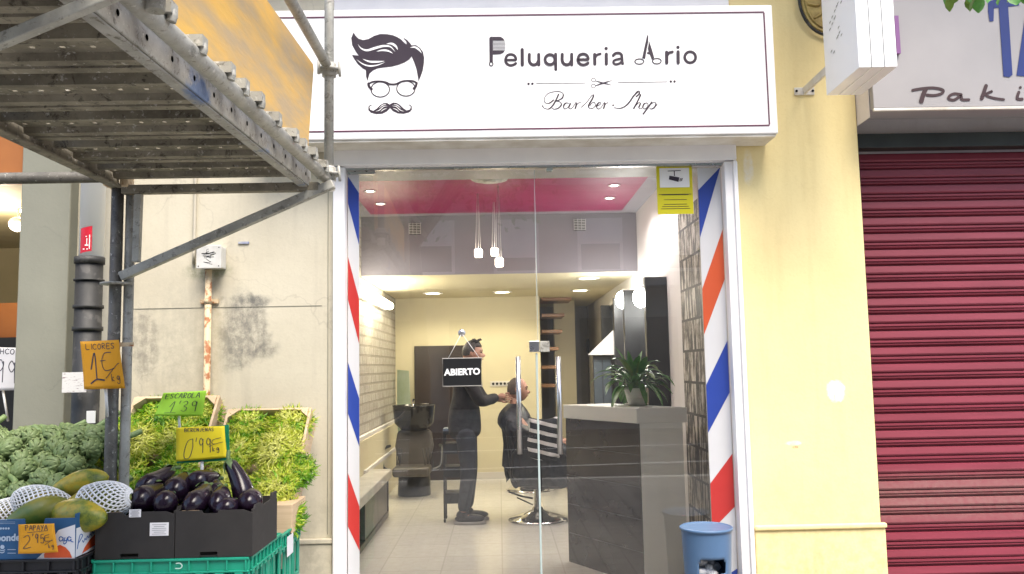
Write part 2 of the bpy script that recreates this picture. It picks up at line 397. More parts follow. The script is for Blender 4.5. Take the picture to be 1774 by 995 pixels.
# shutter: dusty wine red, greyer towards the bottom where street dirt sticks
def shutter_mat():
    b = MatB('wine_red_shutter'); P = b.b; pos = b.coords(True)
    sep = b.N('ShaderNodeSeparateXYZ'); b.L(pos, sep.inputs[0])
    n = b.noise(b.coords(True, (.6, 1, 6)), 3, 6)
    base = b.mix(b.ramp(n, [(.3, 0.0), (.7, 1.0)]), (.165, .017, .033), (.23, .027, .050))
    _, zc = wp(1640, 862, 4.32)
    d = b.math('DIVIDE', b.math('SUBTRACT', sep.outputs[2], zc), .17)
    d = b.math('ADD', b.math('MULTIPLY', d, d), b.math('MULTIPLY', b.noise(b.coords(True, (1, 1, 3)), 5, 6), .5))
    dust = b.ramp(d, [(.3, 1.0), (1.0, 0.0)])
    base = b.mix(b.ramp(b.noise(b.coords(True, (.02, .02, 11.6)), 1.0, 2), [(.35, .0), (.65, .18)]), base, (.26, .065, .085))
    base = b.mix(b.ramp(b.noise(b.coords(True, (.5, 1, 14)), 4, 8, .75), [(.56, 0.0), (.68, .45)]), base, (.14, .03, .035))
    base = b.mix(b.math('MULTIPLY', dust, b.ramp(b.noise(pos, 40, 5), [(.3, .45), (.6, .85)])), base, (.25, .115, .11))
    b.L(base, P.inputs['Base Color']); P.inputs['Roughness'].default_value = .55
    b.bump(b.noise(pos, 60, 3), .15, .003); return b.m
M['shutter'] = shutter_mat()
M['shutdark'] = mat('shutter_box_paint', (.022, .026, .022), (.012, .014, .012), 6, .5, world=True)
# glass: thin pane, clear with the mirror image a real pane gives
def glass_mat(name, ior=1.55, tint=(.93, .96, .95), gain=1.0):
    m = bpy.data.materials.new(name); m.use_nodes = True; t = m.node_tree; t.nodes.clear()
    o = t.nodes.new('ShaderNodeOutputMaterial'); mx = t.nodes.new('ShaderNodeMixShader'); fr = t.nodes.new('ShaderNodeFresnel'); fr.inputs[0].default_value = ior
    ml = t.nodes.new('ShaderNodeMath'); ml.operation = 'MULTIPLY'; ml.inputs[1].default_value = gain; ml.use_clamp = True
    tr = t.nodes.new('ShaderNodeBsdfTransparent'); tr.inputs[0].default_value = (*tint, 1)
    gl = t.nodes.new('ShaderNodeBsdfGlossy'); gl.inputs['Roughness'].default_value = 0.0
    t.links.new(fr.outputs[0], ml.inputs[0]); t.links.new(ml.outputs[0], mx.inputs[0]); t.links.new(tr.outputs[0], mx.inputs[1]); t.links.new(gl.outputs[0], mx.inputs[2])
    # thin film of dust and wiped smears, painting a milky haze on the pane
    df = t.nodes.new('ShaderNodeBsdfDiffuse'); df.inputs[0].default_value = (.75, .74, .72, 1); m2 = t.nodes.new('ShaderNodeMixShader')
    ge = t.nodes.new('ShaderNodeNewGeometry'); mp = t.nodes.new('ShaderNodeMapping'); mp.inputs['Scale'].default_value = (1.4, 1, .8); mp.inputs['Rotation'].default_value = (0, .5, 0)
    nz = t.nodes.new('ShaderNodeTexNoise'); nz.inputs['Scale'].default_value = 2.2; nz.inputs['Detail'].default_value = 8; nz.inputs['Roughness'].default_value = .7; nz.inputs['Distortion'].default_value = 1.2
    rg = t.nodes.new('ShaderNodeMapRange'); rg.inputs[1].default_value = .3; rg.inputs[2].default_value = .75; rg.inputs[3].default_value = .002; rg.inputs[4].default_value = .028
    t.links.new(ge.outputs['Position'], mp.inputs[0]); t.links.new(mp.outputs[0], nz.inputs['Vector']); t.links.new(nz.outputs['Fac'], rg.inputs[0]); t.links.new(rg.outputs[0], m2.inputs[0])
    t.links.new(mx.outputs[0], m2.inputs[1]); t.links.new(df.outputs[0], m2.inputs[2]); t.links.new(m2.outputs[0], o.inputs[0])
    return m
M['glass'] = glass_mat('door_glass', 1.6, gain=2.1)
M['glassedge'] = mat('polished_glass_edge', (.42, .50, .50), (.36, .44, .44), 3, .2)
# interior
M['cream_in'] = mat('cream_interior_paint', (.66, .60, .42), (.63, .57, .40), 1.5, .7, world=True, bump=.04)
M['lav'] = mat('pale_grey_paint', (.25, .235, .26), (.235, .22, .245), 1.2, .7, world=True)
M['white_in'] = mat('white_interior_paint', (.66, .63, .62), (.62, .59, .58), 1.2, .7, world=True)
M['pink'] = mat('magenta_gloss_ceiling', (.22, .002, .060), (.20, .002, .055), 1.5, .5, world=True)
M['greydoor'] = mat('grey_door_paint', (.25, .23, .20), (.21, .19, .17), 2, .6, world=True)
def floor_mat():
    b = MatB('pale_floor_tiles'); P = b.b; pos = b.coords(True)
    br = b.N('ShaderNodeTexBrick'); br.offset = 0; br.inputs['Scale'].default_value = 1; br.inputs['Mortar Size'].default_value = .006
    br.inputs['Brick Width'].default_value = .45; br.inputs['Row Height'].default_value = .45
    for i, c in ((1, (.62, .60, .545)), (2, (.59, .57, .52)), (3, (.52, .50, .45))): br.inputs[i].default_value = clampc(c)
    b.L(pos, br.inputs['Vector'])
    base = b.mix(b.ramp(b.noise(pos, 18, 6), [(.3, .0), (.7, .25)]), br.outputs['Color'], (.40, .37, .31))
    b.L(base, P.inputs['Base Color']); P.inputs['Roughness'].default_value = .22; return b.m
M['floor'] = floor_mat()
def stone_mat():
    b = MatB('white_stone_relief'); P = b.b; pos = b.coords(True)
    cb = b.N('ShaderNodeCombineXYZ'); sp = b.N('ShaderNodeSeparateXYZ'); b.L(pos, sp.inputs[0]); b.L(sp.outputs[1], cb.inputs[0]); b.L(sp.outputs[2], cb.inputs[1])
    br = b.N('ShaderNodeTexBrick'); br.inputs['Scale'].default_value = 1; br.inputs['Mortar Size'].default_value = .012; br.inputs['Brick Width'].default_value = .30; br.inputs['Row Height'].default_value = .10
    for i, c in ((1, (.50, .47, .41)), (2, (.43, .40, .35)), (3, (.34, .31, .26))): br.inputs[i].default_value = clampc(c)
    b.L(cb.outputs[0], br.inputs['Vector']); n = b.noise(pos, 12, 7, .7)
    b.L(b.mix(b.ramp(n, [(.35, .5), (.6, 0.0)]), br.outputs['Color'], (.27, .24, .2)), P.inputs['Base Color'])
    P.inputs['Roughness'].default_value = .8; b.bump(b.math('ADD', b.math('MULTIPLY', br.outputs['Fac'], -.6), n), .7, .02); return b.m
M['stone'] = stone_mat()
def collage_mat():
    """wallpaper of overlapping sepia prints"""
    b = MatB('sepia_print_wallpaper'); P = b.b; pos = b.coords(True)
    cb = b.N('ShaderNodeCombineXYZ'); sp = b.N('ShaderNodeSeparateXYZ'); b.L(pos, sp.inputs[0]); b.L(sp.outputs[1], cb.inputs[0]); b.L(sp.outputs[2], cb.inputs[1])
    br = b.N('ShaderNodeTexBrick'); br.offset = .43; br.inputs['Scale'].default_value = 1; br.inputs['Mortar Size'].default_value = .010
    br.inputs['Brick Width'].default_value = .36; br.inputs['Row Height'].default_value = .235; br.inputs['Bias'].default_value = 0
    for i, c in ((1, (1, 1, 1)), (2, (0, 0, 0)), (3, (.05, .04, .03))): br.inputs[i].default_value = clampc(c)
    b.L(cb.outputs[0], br.inputs['Vector'])
    off = b.N('ShaderNodeVectorMath', operation='SCALE'); off.inputs['Scale'].default_value = 7.3; b.L(br.outputs['Color'], off.inputs[0])
    def sv(scale):
        mp = b.N('ShaderNodeMapping'); mp.inputs['Scale'].default_value = scale; b.L(cb.outputs[0], mp.inputs['Vector'])
        ad = b.N('ShaderNodeVectorMath', operation='ADD'); b.L(mp.outputs[0], ad.inputs[0]); b.L(off.outputs[0], ad.inputs[1]); return ad.outputs[0]
    n1 = b.noise(sv((16, 3.2, 1)), 1.2, 2, .5); n2 = b.noise(sv((22, 20, 1)), 1.3, 5, .7)
    f = b.math('ADD', b.math('MULTIPLY', n1, .75), b.math('MULTIPLY', n2, .3))
    col = b.ramp(f, [(.44, (.025, .02, .015)), (.50, (.13, .105, .08)), (.555, (.33, .29, .24)), (.65, (.62, .57, .51))])
    col = b.mix(br.outputs['Fac'], col, (.04, .03, .025))
    b.L(col, P.inputs['Base Color']); P.inputs['Roughness'].default_value = .6; return b.m
M['collage'] = collage_mat()
M['asphalt'] = mat('asphalt', (.055, .055, .057), (.04, .04, .042), 3, .85, bump=.5, bsc=80, world=True)
def paving_mat():
    b = MatB('pavement_slabs'); P = b.b; pos = b.coords(True)
    br = b.N('ShaderNodeTexBrick'); br.offset = 0; br.inputs['Scale'].default_value = 1; br.inputs['Mortar Size'].default_value = .006; br.inputs['Brick Width'].default_value = .2; br.inputs['Row Height'].default_value = .2
    for i, c in ((1, (.26, .25, .235)), (2, (.22, .21, .20)), (3, (.10, .10, .095))): br.inputs[i].default_value = clampc(c)
    b.L(pos, br.inputs['Vector']); b.L(b.mix(b.ramp(b.noise(pos, 3, 6), [(.4, 0.0), (.7, .4)]), br.outputs['Color'], (.14, .135, .13)), P.inputs['Base Color'])
    P.inputs['Roughness'].default_value = .8; return b.m
M['paving'] = paving_mat()

def lamp_mat(name, col, st):
    m = bpy.data.materials.new(name); m.use_nodes = True; t = m.node_tree; t.nodes.clear()
    e = t.nodes.new('ShaderNodeEmission'); e.inputs[0].default_value = (*col, 1); e.inputs[1].default_value = st
    o = t.nodes.new('ShaderNodeOutputMaterial'); t.links.new(e.outputs[0], o.inputs[0]); return m
M['spot'] = lamp_mat('spot_lamp', (1, .93, .86), 9)
M['warm'] = lamp_mat('warm_lamp', (1, .86, .62), 9)
M['tube'] = lamp_mat('wall_lamp_tube', (1, .90, .66), 14)

# ================================================================= main measures
X = lambda px, py=640, Y=4.2: at(px, py, Y).x
Z = lambda py, px=930, Y=4.2: at(px, py, Y).z
XP0, XP1 = X(41), X(127)            # grey pillar
XC1 = X(578)                        # cream wall ends at the white frame
XD0, XD1 = X(599), X(1267)          # door opening
XF1 = X(1291)                       # frame / yellow pillar
XY1 = X(1511)                       # yellow pillar / shutter
ZD = Z(287)                         # head of the doors
ZT = 5.2
FZ = 0.07                           # shop floor
XL, XR = at(626, 475, 8.5).x, at(1105, 475, 8.5).x
ZC1, ZC2 = 3.12, at(860, 475, 8.5).z
YB = 11.3

# ================================================================= ground, road
struct(MB().box(-30, 30, -3.2, 4.8, -.3, 0).build('near_pavement', M['paving']))
struct(MB().box(-30, 30, -12.0, -3.35, -.4, -.13).build('road', M['asphalt']))
struct(MB().box(-30, 30, -3.35, -3.2, -.3, .003).build('near_kerb', M['boxgrey'], bevel=.01))
struct(MB().box(-30, 30, -19.0, -12.0, -.3, 0).build('far_pavement', M['paving']))
g = MB(); g.box(-150, 150, -150, 150, -.6, -.41); struct(g.build('ground', M['asphalt']))
for y, w_ in ((-3.75, .10), (-5.4, .12), (-8.4, .14), (-11.6, .12)):
    o = MB().prism([(-14, y+1.2, -.126), (14, y-1.6, -.126), (14, y-1.6-w_, -.126), (-14, y+1.2-w_, -.126)] if y < -5 else [(-14, y, -.126), (14, y, -.126), (14, y-w_, -.126), (-14, y-w_, -.126)], (0, 0, .003)).build('road_marking', M['white'])
    tag(o, None, None, kind='structure')

# ================================================================= facade
def thing_mesh(mb, name, m, label, cat, group=None, **kw): return tag(mb.build(name, m, **kw), label, cat, group)

o = thing_mesh(MB().box(XP0, XP1, 4.12, 4.7, 0, ZT), 'wall_pillar', M['greypaint'], 'plain grey-green pillar left of the drainpipe, beside the grocer opening', 'pillar', bevel=.006)
cw = thing_mesh(MB().box(XP1, XC1, 4.2, 4.5, 0, ZT), 'facade_wall', M['cream'], 'stained cream wall with sooty patches between the drainpipe and the barber shop', 'wall')
zb = Z(937, 560)
mb = MB(); mb.box(XP1+.2, XC1-.004, 4.185, 4.199, 0, zb-.012); mb.box(XP1+.2, XC1-.003, 4.178, 4.199, zb-.012, zb+.012)
mb.build('plinth', M['cream'], cw, bevel=.004)
mb = MB()
for yy in (532, 325):
    mb.box(XP1+.25, XC1-.06, 4.1975, 4.1995, Z(yy, 420)-.0008, Z(yy, 420)+.0008)
mb.box(X(568)-.0015, X(568)+.0015, 4.1975, 4.1995, zb+.03, ZT-.2)
mb.build('render_joint', M['greypaint'], cw)

fr = thing('shop_surround', ((XC1+XF1)/2, 4.2, 0), 'white painted surround framing the barber shop glass doors', 'door frame')
MB().box(XC1+.001, XF1-.001, 4.19, 4.5, ZD, ZT-.01).build('lintel', M['frame'], fr, bevel=.004)
MB().box(XC1+.001, XD0, 4.165, 4.24, 0, ZD-.001).build('jamb', M['frame'], fr, bevel=.006)
mb = MB(); mb.box(XD1, XF1-.001, 4.165, 4.24, 0, ZD-.001); mb.box(XF1-.028, XF1-.008, 4.150, 4.1649, 0, ZD)
mb.build('jamb', M['frame'], fr, bevel=.005)
MB().box(XC1+.005, XF1-.005, 4.160, 4.189, ZD+.005, Z(256)).build('head_trim', M['frame'], fr, bevel=.006)
mb = MB(); mb.box(XD0, XD1, 4.195, 4.22, ZD-.012, ZD-.001); mb.build('door_track', M['chrome'], fr)

yp = thing_mesh(MB().box(XF1, XY1, 4.2, 4.7, 0, ZT), 'wall_pillar', M['yellow'], 'yellow painted pillar between the barber shop and the red shutter', 'pillar', bevel=.01)
zp = Z(912, 1415)
mb = MB(); mb.box(XF1+.006, XY1+.012, 4.18, 4.1995, 0, zp-.012); mb.build('plinth', M['yellow'], yp, bevel=.008)
mb = MB(); mb.box(XF1+.004, XY1+.016, 4.168, 4.1998, zp-.0115, zp+.014); mb.build('moulding', M['yellow'], yp, bevel=.009, seg=3)

# the neighbour on the right: wall over the sign, shutter, its box
XS1 = XY1+2.6
thing_mesh(MB().box(XY1, XS1, 4.3, 4.7, Z(228, 1600), ZT), 'facade_wall', M['whitewall'], 'pale wall behind the neighbour sign at the right', 'wall')
zs = Z(262, 1600, 4.30); zs2 = Z(233, 1600, 4.25)
thing_mesh(MB().box(XY1+.004, XS1, 4.22, 4.299, zs, zs2), 'shutter_box', M['shutdark'], 'black-green roller box above the red shutter', 'shutter box', bevel=.004)
st = thing('roller_shutter', ((XY1+XS1)/2, 4.34, 0), 'closed wine-red ribbed metal roller shutter', 'shutter')
prof = []   # one slat: flat face, step, thin rib, dark groove
pitch = 28.6*4.33/1440
z = zs; first = True; vs = []
cs = [(0.0, .022), (.005, .022), (.009, .004), (.040, .000), (.047, .003), (.050, .014), (.054, .014), (.057, .003), (.066, .003), (.069, .012), (.073, .012), (.076, .004), (.080, .006)]
n = int(zs/pitch)+1; row = []
for i in range(n):
    for dz, dy in cs: row.append((zs-i*pitch-dz*pitch/.086, 4.325+dy))
mb = MB(); m_ = len(row)
mb.add([(XY1+.03, y, z) for z, y in row]+[(XS1, y, z) for z, y in row], [(i, m_+i, m_+i+1, i+1) for i in range(m_-1)])
mb.build('slats', M['shutter'], st)
MB().box(XY1+.002, XY1+.029, 4.27, 4.36, 0, zs-.001).build('guide_rail', M['shutdark'], st)

# upper storeys: balcony slabs over the shops shade the upper wall
thing_mesh(MB().box(-6, 6, 3.55, 4.199, 4.15, 4.30), 'balcony', M['whitewall'], 'first-floor balcony slab over the shops', 'balcony', bevel=.01)
thing_mesh(MB().box(-9, 9, 4.0, 13, ZT+.001, ZT+4), 'building', M['whitewall'], 'upper storeys of the building over the shops', 'building')

# ================================================================= barber shop interior (structure)
YI = 4.5
struct(MB().box(XL-.3, XR+.3, 4.241, 14.4, -.05, FZ).build('shop_floor', M['floor']))
struct(MB().box(XL-.12, XL, YI+.001, YB+.12, FZ, 3.4).build('wall_left', M['stone']))
struct(MB().box(XR, XR+.12, YI+.001, 14, FZ, 3.4).build('wall_right', M['white_in']))
struct(MB().box(XL-.12, XR+.12, YI+.001, 8.5, ZC1, ZC1+.1).build('ceiling', M['lav']))
struct(MB().box(XL-.12, XR+.12, 8.5, 14, ZC2, ZC1+.1).build('ceiling_lowered', M['cream_in']))
struct(MB().box(XL+.001, XR-.001, 8.488, 8.499, ZC2+.001, ZC1-.001).build('ceiling_step', M['lav']))
XW = at(937, 640, YB).x
struct(MB().box(XL, XW, YB, YB+.12, FZ, ZC2).build('wall_back', M['cream_in']))
struct(MB().box(XW-.05, XR, 13.4, 13.5, FZ, ZC2).build('wall_corridor', M['greydoor']))
struct(MB().box(XW-.06, XW-.001, YB+.121, 13.4, FZ, ZC2).build('wall_stairs', M['cream_in']))
# reveals of the doorway, carrying the barber stripes
M['sw'] = mat('stripe_white_vinyl', (.56, .56, .58), (.52, .52, .54), 3, .35); M['so'] = mat('stripe_orange_vinyl', (.52, .085, .03), (.48, .08, .03), 4, .35); M['sb'] = mat('stripe_blue_vinyl', (.025, .055, .30), (.022, .05, .27), 4, .35); M['sr'] = mat('stripe_red_vinyl', (.46, .035, .030), (.42, .03, .028), 4, .35)
YJ0 = 4.28
YLJ = atX(622, 640, XD0).y; YRJ = atX(1221, 640, XD1).y
lj = thing('door_reveal', (XD0-.1, 4.4, FZ), 'narrow plain white inner wall behind the left striped strip', 'wall panel')
MB().box(XL, XD0, 4.2405, YLJ, FZ, ZC1).build('panel', M['sw'], lj)
rj = thing('door_reveal', (XD1+.1, 4.5, FZ), 'plain white inner wall behind the right striped strip', 'wall panel')
MB().box(XD1, XR-.001, 4.2405, YRJ, FZ, ZC1).build('panel', M['sw'], rj)
struct(MB().box(XL-.12, XD0, 4.2402, YLJ, ZC1-.001, ZC1+.1).build('ceiling_edge', M['lav']))
# print wallpaper strip on the right wall
yw0 = atX(1185, 640, XR).y
zw1 = atX(1169, 378, XR).z
thing_mesh(MB().box(XR-.004, XR-.0005, YRJ+.001, yw0, FZ, zw1), 'wallpaper_panel', M['collage'], 'tall strip of sepia photo-print wallpaper behind the right-hand stripes', 'wallpaper')
# dado rails on the left wall
d0 = atX(660, 742, XL+.02); d1 = atX(660, 792, XL+.02)
thing_mesh(MB().box(XL+.0005, XL+.035, 5.5, YB-.001, d0.z-.02, d0.z+.02), 'dado_rail', M['white_in'], 'upper white rail along the textured left wall', 'rail', bevel=.004)
thing_mesh(MB().box(XL+.0005, XL+.05, 5.5, YB-.001, FZ, d0.z-.021), 'wainscot', M['cream_in'], 'plain cream lower wall below the stone-look wallpaper', 'wall panel')
thing_mesh(MB().box(XL+.0505, XL+.075, 8.3, YB-.001, d1.z-.02, d1.z+.02), 'dado_rail', M['white_in'], 'lower white rail along the left wall above the bench', 'rail', bevel=.004)
thing_mesh(MB().box(XL+.051, XW, YB-.015, YB-.001, FZ, FZ+.09), 'skirting_board', M['white_in'], 'white skirting at the foot of the cream back wall', 'skirting', bevel=.003)
# magenta ceiling panel
p0 = atZ(642, 371, 3.10); p1 = atZ(1080, 361, 3.10)
thing_mesh(MB().box(p0.x, p1.x, 4.9, p0.y, 3.095, 3.1195), 'ceiling_panel', M['pink'], 'glossy magenta panel on the front ceiling', 'ceiling panel', bevel=.003)

# ================================================================= shop sign
YS = 4.0
def on(Y, ox=0, oy=0, s=1.0):
    return lambda u, v: at(ox+u/s, oy+v/s, Y)
sg = thing('shop_sign', (X(930), 4.1, Z(236)), 'large white barber shop sign board above the glass doors with hair and moustache logo', 'shop sign')
sx0, sx1 = at(440, 120, YS).x, at(1343, 120, YS).x; sz0, sz1 = at(940, 237, YS).z, at(940, 13, YS).z
MB().box(sx0, sx1, YS, 4.189, sz0, sz1).build('sign_box', M['sign_white'], sg, bevel=.006)
mb = MB(); mb.box(sx0+.01, sx1-.01, YS+.01, 4.188, sz0-.012, sz0-.0005); mb.build('underside_tray', M['sign_edge'], sg)
# border line
mb = MB(); f = on(YS-.001)
bx0, bx1 = at(460, 120, YS).x, at(1328, 120, YS).x; bz0, bz1 = at(940, 223, YS).z, at(940, 26, YS).z; t = .0035
for (a, b_, c, d) in ((bx0, bx1, bz0-t, bz0+t), (bx0, bx1, bz1-t, bz1+t), (bx0-t, bx0+t, bz0+t, bz1-t), (bx1-t, bx1+t, bz0+t, bz1-t)): mb.box(a, b_, YS-.0022, YS-.001, c, d)
mb.build('border_line', M['inkline'], sg)
# logo: hair, glasses, moustache
L1 = lambda off=.0015: on(YS-off, 590, 20, 4.972)
hair = [(112,180),(128,208),(155,235),(195,247),(240,238),(290,210),(340,195),(400,196),(450,205),(490,222),(520,240),(548,270),(566,285),(556,255),(540,225),(575,248),(600,275),(612,292),(650,290),(685,315),(710,350),(720,400),(718,450),(708,510),(690,560),(672,602),(665,560),(655,500),(635,440),(612,388),(590,415),(550,440),(500,460),(440,475),(380,482),(320,490),(280,508),(250,535),(232,598),(220,560),(218,505),(190,490),(150,455),(118,410),(98,375),(155,380),(130,345),(100,290),(92,230)]
mb = MB(); poly(mb, hair, L1()); mb.build('logo_hair', M['ink'], sg)
mb = MB(); fn = L1(.0025)
for pts, w in (([(150,285),(180,320),(230,335),(300,315),(370,298),(430,305),(470,348)], 20), ([(395,280),(440,278),(475,300),(492,332)], 20), ([(310,345),(360,335),(410,340),(450,362)], 16), ([(190,410),(250,432),(320,434),(378,428)], 17), ([(140,415),(190,452),(250,470),(320,462),(385,437)], 12), ([(600,312),(640,308),(675,330),(698,360)], 16), ([(545,238),(560,262),(570,282)], 9)):
    stroke(mb, pts, w, fn, taper=True)
mb.build('logo_highlight', M['sign_white'], sg)
mb = MB(); fn = L1()
ring(mb, (342, 672), 80, 65, 9, fn); ring(mb, (563, 664), 79, 65, 9, fn)
fn2 = L1(.0019)
stroke(mb, [(236,628),(262,612),(290,604),(340,602),(390,610),(425,626),(475,626),(520,606),(560,598),(610,598),(640,606),(658,622)], 15, fn2)
stroke(mb, [(240,620),(248,650),(268,668)], 20, L1(.0023)); stroke(mb, [(655,615),(648,645),(630,664)], 20, L1(.0023))
mb.build('logo_glasses', M['ink'], sg)
mb = MB(); mu = [(425,803),(400,788),(370,790),(340,808),(310,838),(282,856),(258,848),(247,826),(256,813),(276,808),(256,805),(240,820),(240,850),(262,872),(310,884),(360,880),(400,860),(425,832)]
poly(mb, mu, L1()); poly(mb, [(425+(425-x)*1.02, y-3) for x, y in mu][::-1], L1(.0015)); mb.build('logo_moustache', M['ink'], sg)
mb = MB(); fn = L1(.0025)
for sgn in (1, -1):
    for pts in ([(405,815),(370,820),(335,850),(300,862)], [(400,835),(370,845),(345,866)], [(395,802),(362,808),(330,836)]):
        stroke(mb, [(425-sgn*(425-x), y) for x, y in pts], 6, fn, taper=True)
mb.build('logo_highlight', M['sign_white'], sg)
# lettering, rounded strokes
L2 = lambda off=.0015: on(YS-off, 830, 40, 4.435)
LT = []; k = [0]
def S(pts, w=25, closed=False):
    k[0] = (k[0]+1) % 9; stroke(LT[-1], pts, w, L2(.0012+.00025*k[0]), closed=closed)
def letter_e(dx, dy):
    S([(207+dx,286+dy),(245+dx,285+dy),(281+dx,283+dy),(277+dx,260+dy),(262+dx,246+dy),(240+dx,242+dy),(218+dx,250+dy),(206+dx,270+dy),(204+dx,295+dy),(216+dx,316+dy),(242+dx,326+dy),(266+dx,321+dy),(282+dx,311+dy)], 21)
def letter_u(dx, dy):
    S([(386+dx,242+dy),(386+dx,290+dy),(398+dx,314+dy),(422+dx,322+dy),(445+dx,312+dy),(457+dx,288+dy)], 24); S([(458+dx,242+dy),(459+dx,321+dy)], 24)
def NL(): LT.append(MB())
NL(); letter_e(0, 0); NL(); letter_u(0, 0); NL(); letter_u(253, -1); NL(); letter_e(556, -4)
NL(); S([(331,205),(332,322)])
NL(); S([(545+38*math.cos(t), 281-38*math.sin(t)) for t in [PI*2*i/14 for i in range(14)]], 22, closed=True); S([(588,240),(589,358)], 23)
NL(); S([(888,242),(889,316)]); S([(890,270),(903,248),(931,238)], 20)
NL(); S([(977,240),(978,314)]); disc(LT[-1], (976,196), 13, L2())
NL(); S([(1030,250),(1048,234),(1075,231),(1094,244),(1098,270),(1100,298),(1104,312)], 21); S([(1096,272),(1062,279),(1036,290),(1033,306),(1050,317),(1078,311),(1096,295)], 18)
NL(); S([(1441,225),(1442,306)]); S([(1444,252),(1458,230),(1486,222)], 20)
NL(); S([(1529,222),(1530,306)]); disc(LT[-1], (1528,187), 13, L2())
NL(); S([(1622+42*math.cos(t), 264-42*math.sin(t)) for t in [PI*2*i/14 for i in range(14)]], 22, closed=True)
for m_ in LT: m_.build('letter', M['ink'], sg)
mb = MB(); fn = L2(.0014)
poly(mb, [(78,118),(84,108),(96,105),(106,106),(106,300),(80,300)], fn); poly(mb, [(106.2,106),(165,106),(185,118),(197,137),(106.2,137)], fn)
poly(mb, [(106.2,213),(197,213),(186,230),(165,240),(106.2,244)], fn); ring(mb, (93,315), 14, 15, 8, L2(.0018))
for i in range(7): y = 146+i*10.4; mb_ = poly(mb, [(106.2,y-1.8),(203,y-1.8),(203,y+1.8),(106.2,y+1.8)], fn)
mb.build('comb_letter', M['ink'], sg)
mb = MB(); poly(mb, [(1292,92),(1300,98),(1299,150),(1288,200),(1276,278),(1252,272),(1272,180)], fn); poly(mb, [(1306,138),(1330,210),(1346,270),(1328,284),(1312,242),(1290,237),(1290,226),(1303,222),(1297,198)], L2(.0018))
ring(mb, (1231,296), 34, 20, 8, L2(.002)); ring(mb, (1366,293), 33, 21, 8, L2(.002)); mb.build('scissors_letter', M['ink'], sg)
mb = MB()
for c in ((380,468),(409,467),(1473,450),(1502,449)): disc(mb, c, 9.5, L2())
stroke(mb, [(440,464),(815,461)], 4, L2(), smooth=False); stroke(mb, [(1068,458),(1445,452)], 4, L2(), smooth=False)
ring(mb, (879,437), 16, 14, 4, L2()); ring(mb, (878,484), 16, 14, 4, L2())
poly(mb, [(890,445),(900,443),(960,458),(1033,480),(945,466)], L2()); poly(mb, [(890,480),(900,482),(960,466),(1036,436),(945,458)], L2(.002))
mb.build('divider', M['ink'], sg)
mb = MB(); fn = L2(); W_ = 12; T_ = 5.4
for pts in ([(575,590),(535,618),(505,608),(503,575),(530,542),(575,528),(620,528),(646,545),(640,575),(610,594),(585,600)], [(612,545),(592,590),(565,635),(535,660),(503,655),(488,640)], [(585,600),(622,606),(632,628),(612,652),(580,662),(560,655)],
            [(692,618),(668,614),(650,636),(656,659),(680,650),(703,616),(690,646),(700,660),(722,645),(742,612),(748,622),(738,660)], [(741,645),(762,616),(782,612)],
            [(785,648),(830,605),(862,562),(880,552),(872,580),(842,632),(846,656)], [(890,640),(922,632),(936,616),(922,611),(903,636),(912,659),(935,652),(962,612),(966,624),(956,660)], [(960,645),(978,616),(994,613)],
            [(1224,526),(1188,560),(1158,604),(1122,640),(1080,656),(1036,650)], [(1185,562),(1212,528),(1230,524),(1230,545),(1205,568)], [(1243,548),(1220,598),(1186,661)], [(1196,645),(1225,614),(1240,618),(1228,648),(1240,660),(1262,642)],
            [(1290,614),(1270,620),(1258,645),(1270,660),(1290,648),(1298,625),(1288,613)], [(1328,606),(1296,652),(1258,703)], [(1306,635),(1338,612),(1358,616),(1350,645),(1325,661),(1310,653)], [(1350,645),(1370,625)]):
    stroke(mb, pts, W_, fn, callig=T_)
stroke(mb, [(848,654),(872,656),(893,634),(886,611),(866,616),(852,634)], 5.5, fn); disc(mb, (1030,632), 7, fn); disc(mb, (489,638), 6, fn)
mb.build('script_lettering', M['ink'], sg)

# ================================================================= glass doors
YG = 4.23
hd = at(933, 640, YG).x
def door(x0, x1, label):
    d = thing('glass_door', ((x0+x1)/2, YG, FZ), label, 'glass door')
    MB().quad((x0, YG, FZ+.01), (x1, YG, FZ+.01), (x1, YG, ZD-.014), (x0, YG, ZD-.014)).build('pane', M['glass'], d)
    return d
gl = door(XD0+.004, hd-.004, 'left frameless glass door with the ABIERTO sign hanging on it')
gr = door(hd+.004, XD1-.004, 'right frameless glass door with the yellow surveillance sticker')
# barber-pole film stuck along the outer edges of the panes
def film(root, xi, xo, items):
    a = min(xi, xo); b = max(xi, xo)
    MB().box(a, b, YG-.0022, YG-.0008, FZ+.012, ZD-.018).build('stripe_film', M['sw'], root)
    for (ya_, yb_, yc_, yd_, pxo, pxi, m) in items:     # outer top, outer bottom, inner bottom, inner top
        q = [(xo, at(pxo, ya_, YG).z), (xo, at(pxo, yb_, YG).z), (xi, at(pxi, yc_, YG).z), (xi, at(pxi, yd_, YG).z)]
        q = [(x, min(z, ZD-.0185)) for x, z in q]
        MB().prism([(x, YG-.0034, z) for x, z in q], (0, .001, 0)).build('stripe', M[m], root)
film(gl, at(622.5, 640, YG).x, XD0+.006, [(306, 352, 425, 335, 601, 622, 'sb'), (445, 519, 596, 519, 601, 622, 'sr'), (628, 716, 774, 691, 601, 622, 'sb'), (820, 912, 954, 878, 601, 622, 'sr'), (1010, 1100, 1130, 1055, 601, 622, 'sb')])
film(gr, at(1222, 640, YG).x, XD1-.006, [(284, 293, 412, 330, 1250, 1212, 'sb'), (398, 484, 580, 501, 1256, 1218, 'so'), (590, 680, 750, 667, 1264, 1226, 'sb'), (786, 878, 918, 838, 1270, 1232, 'sr'), (985, 1080, 1100, 1010, 1276, 1238, 'sb')])
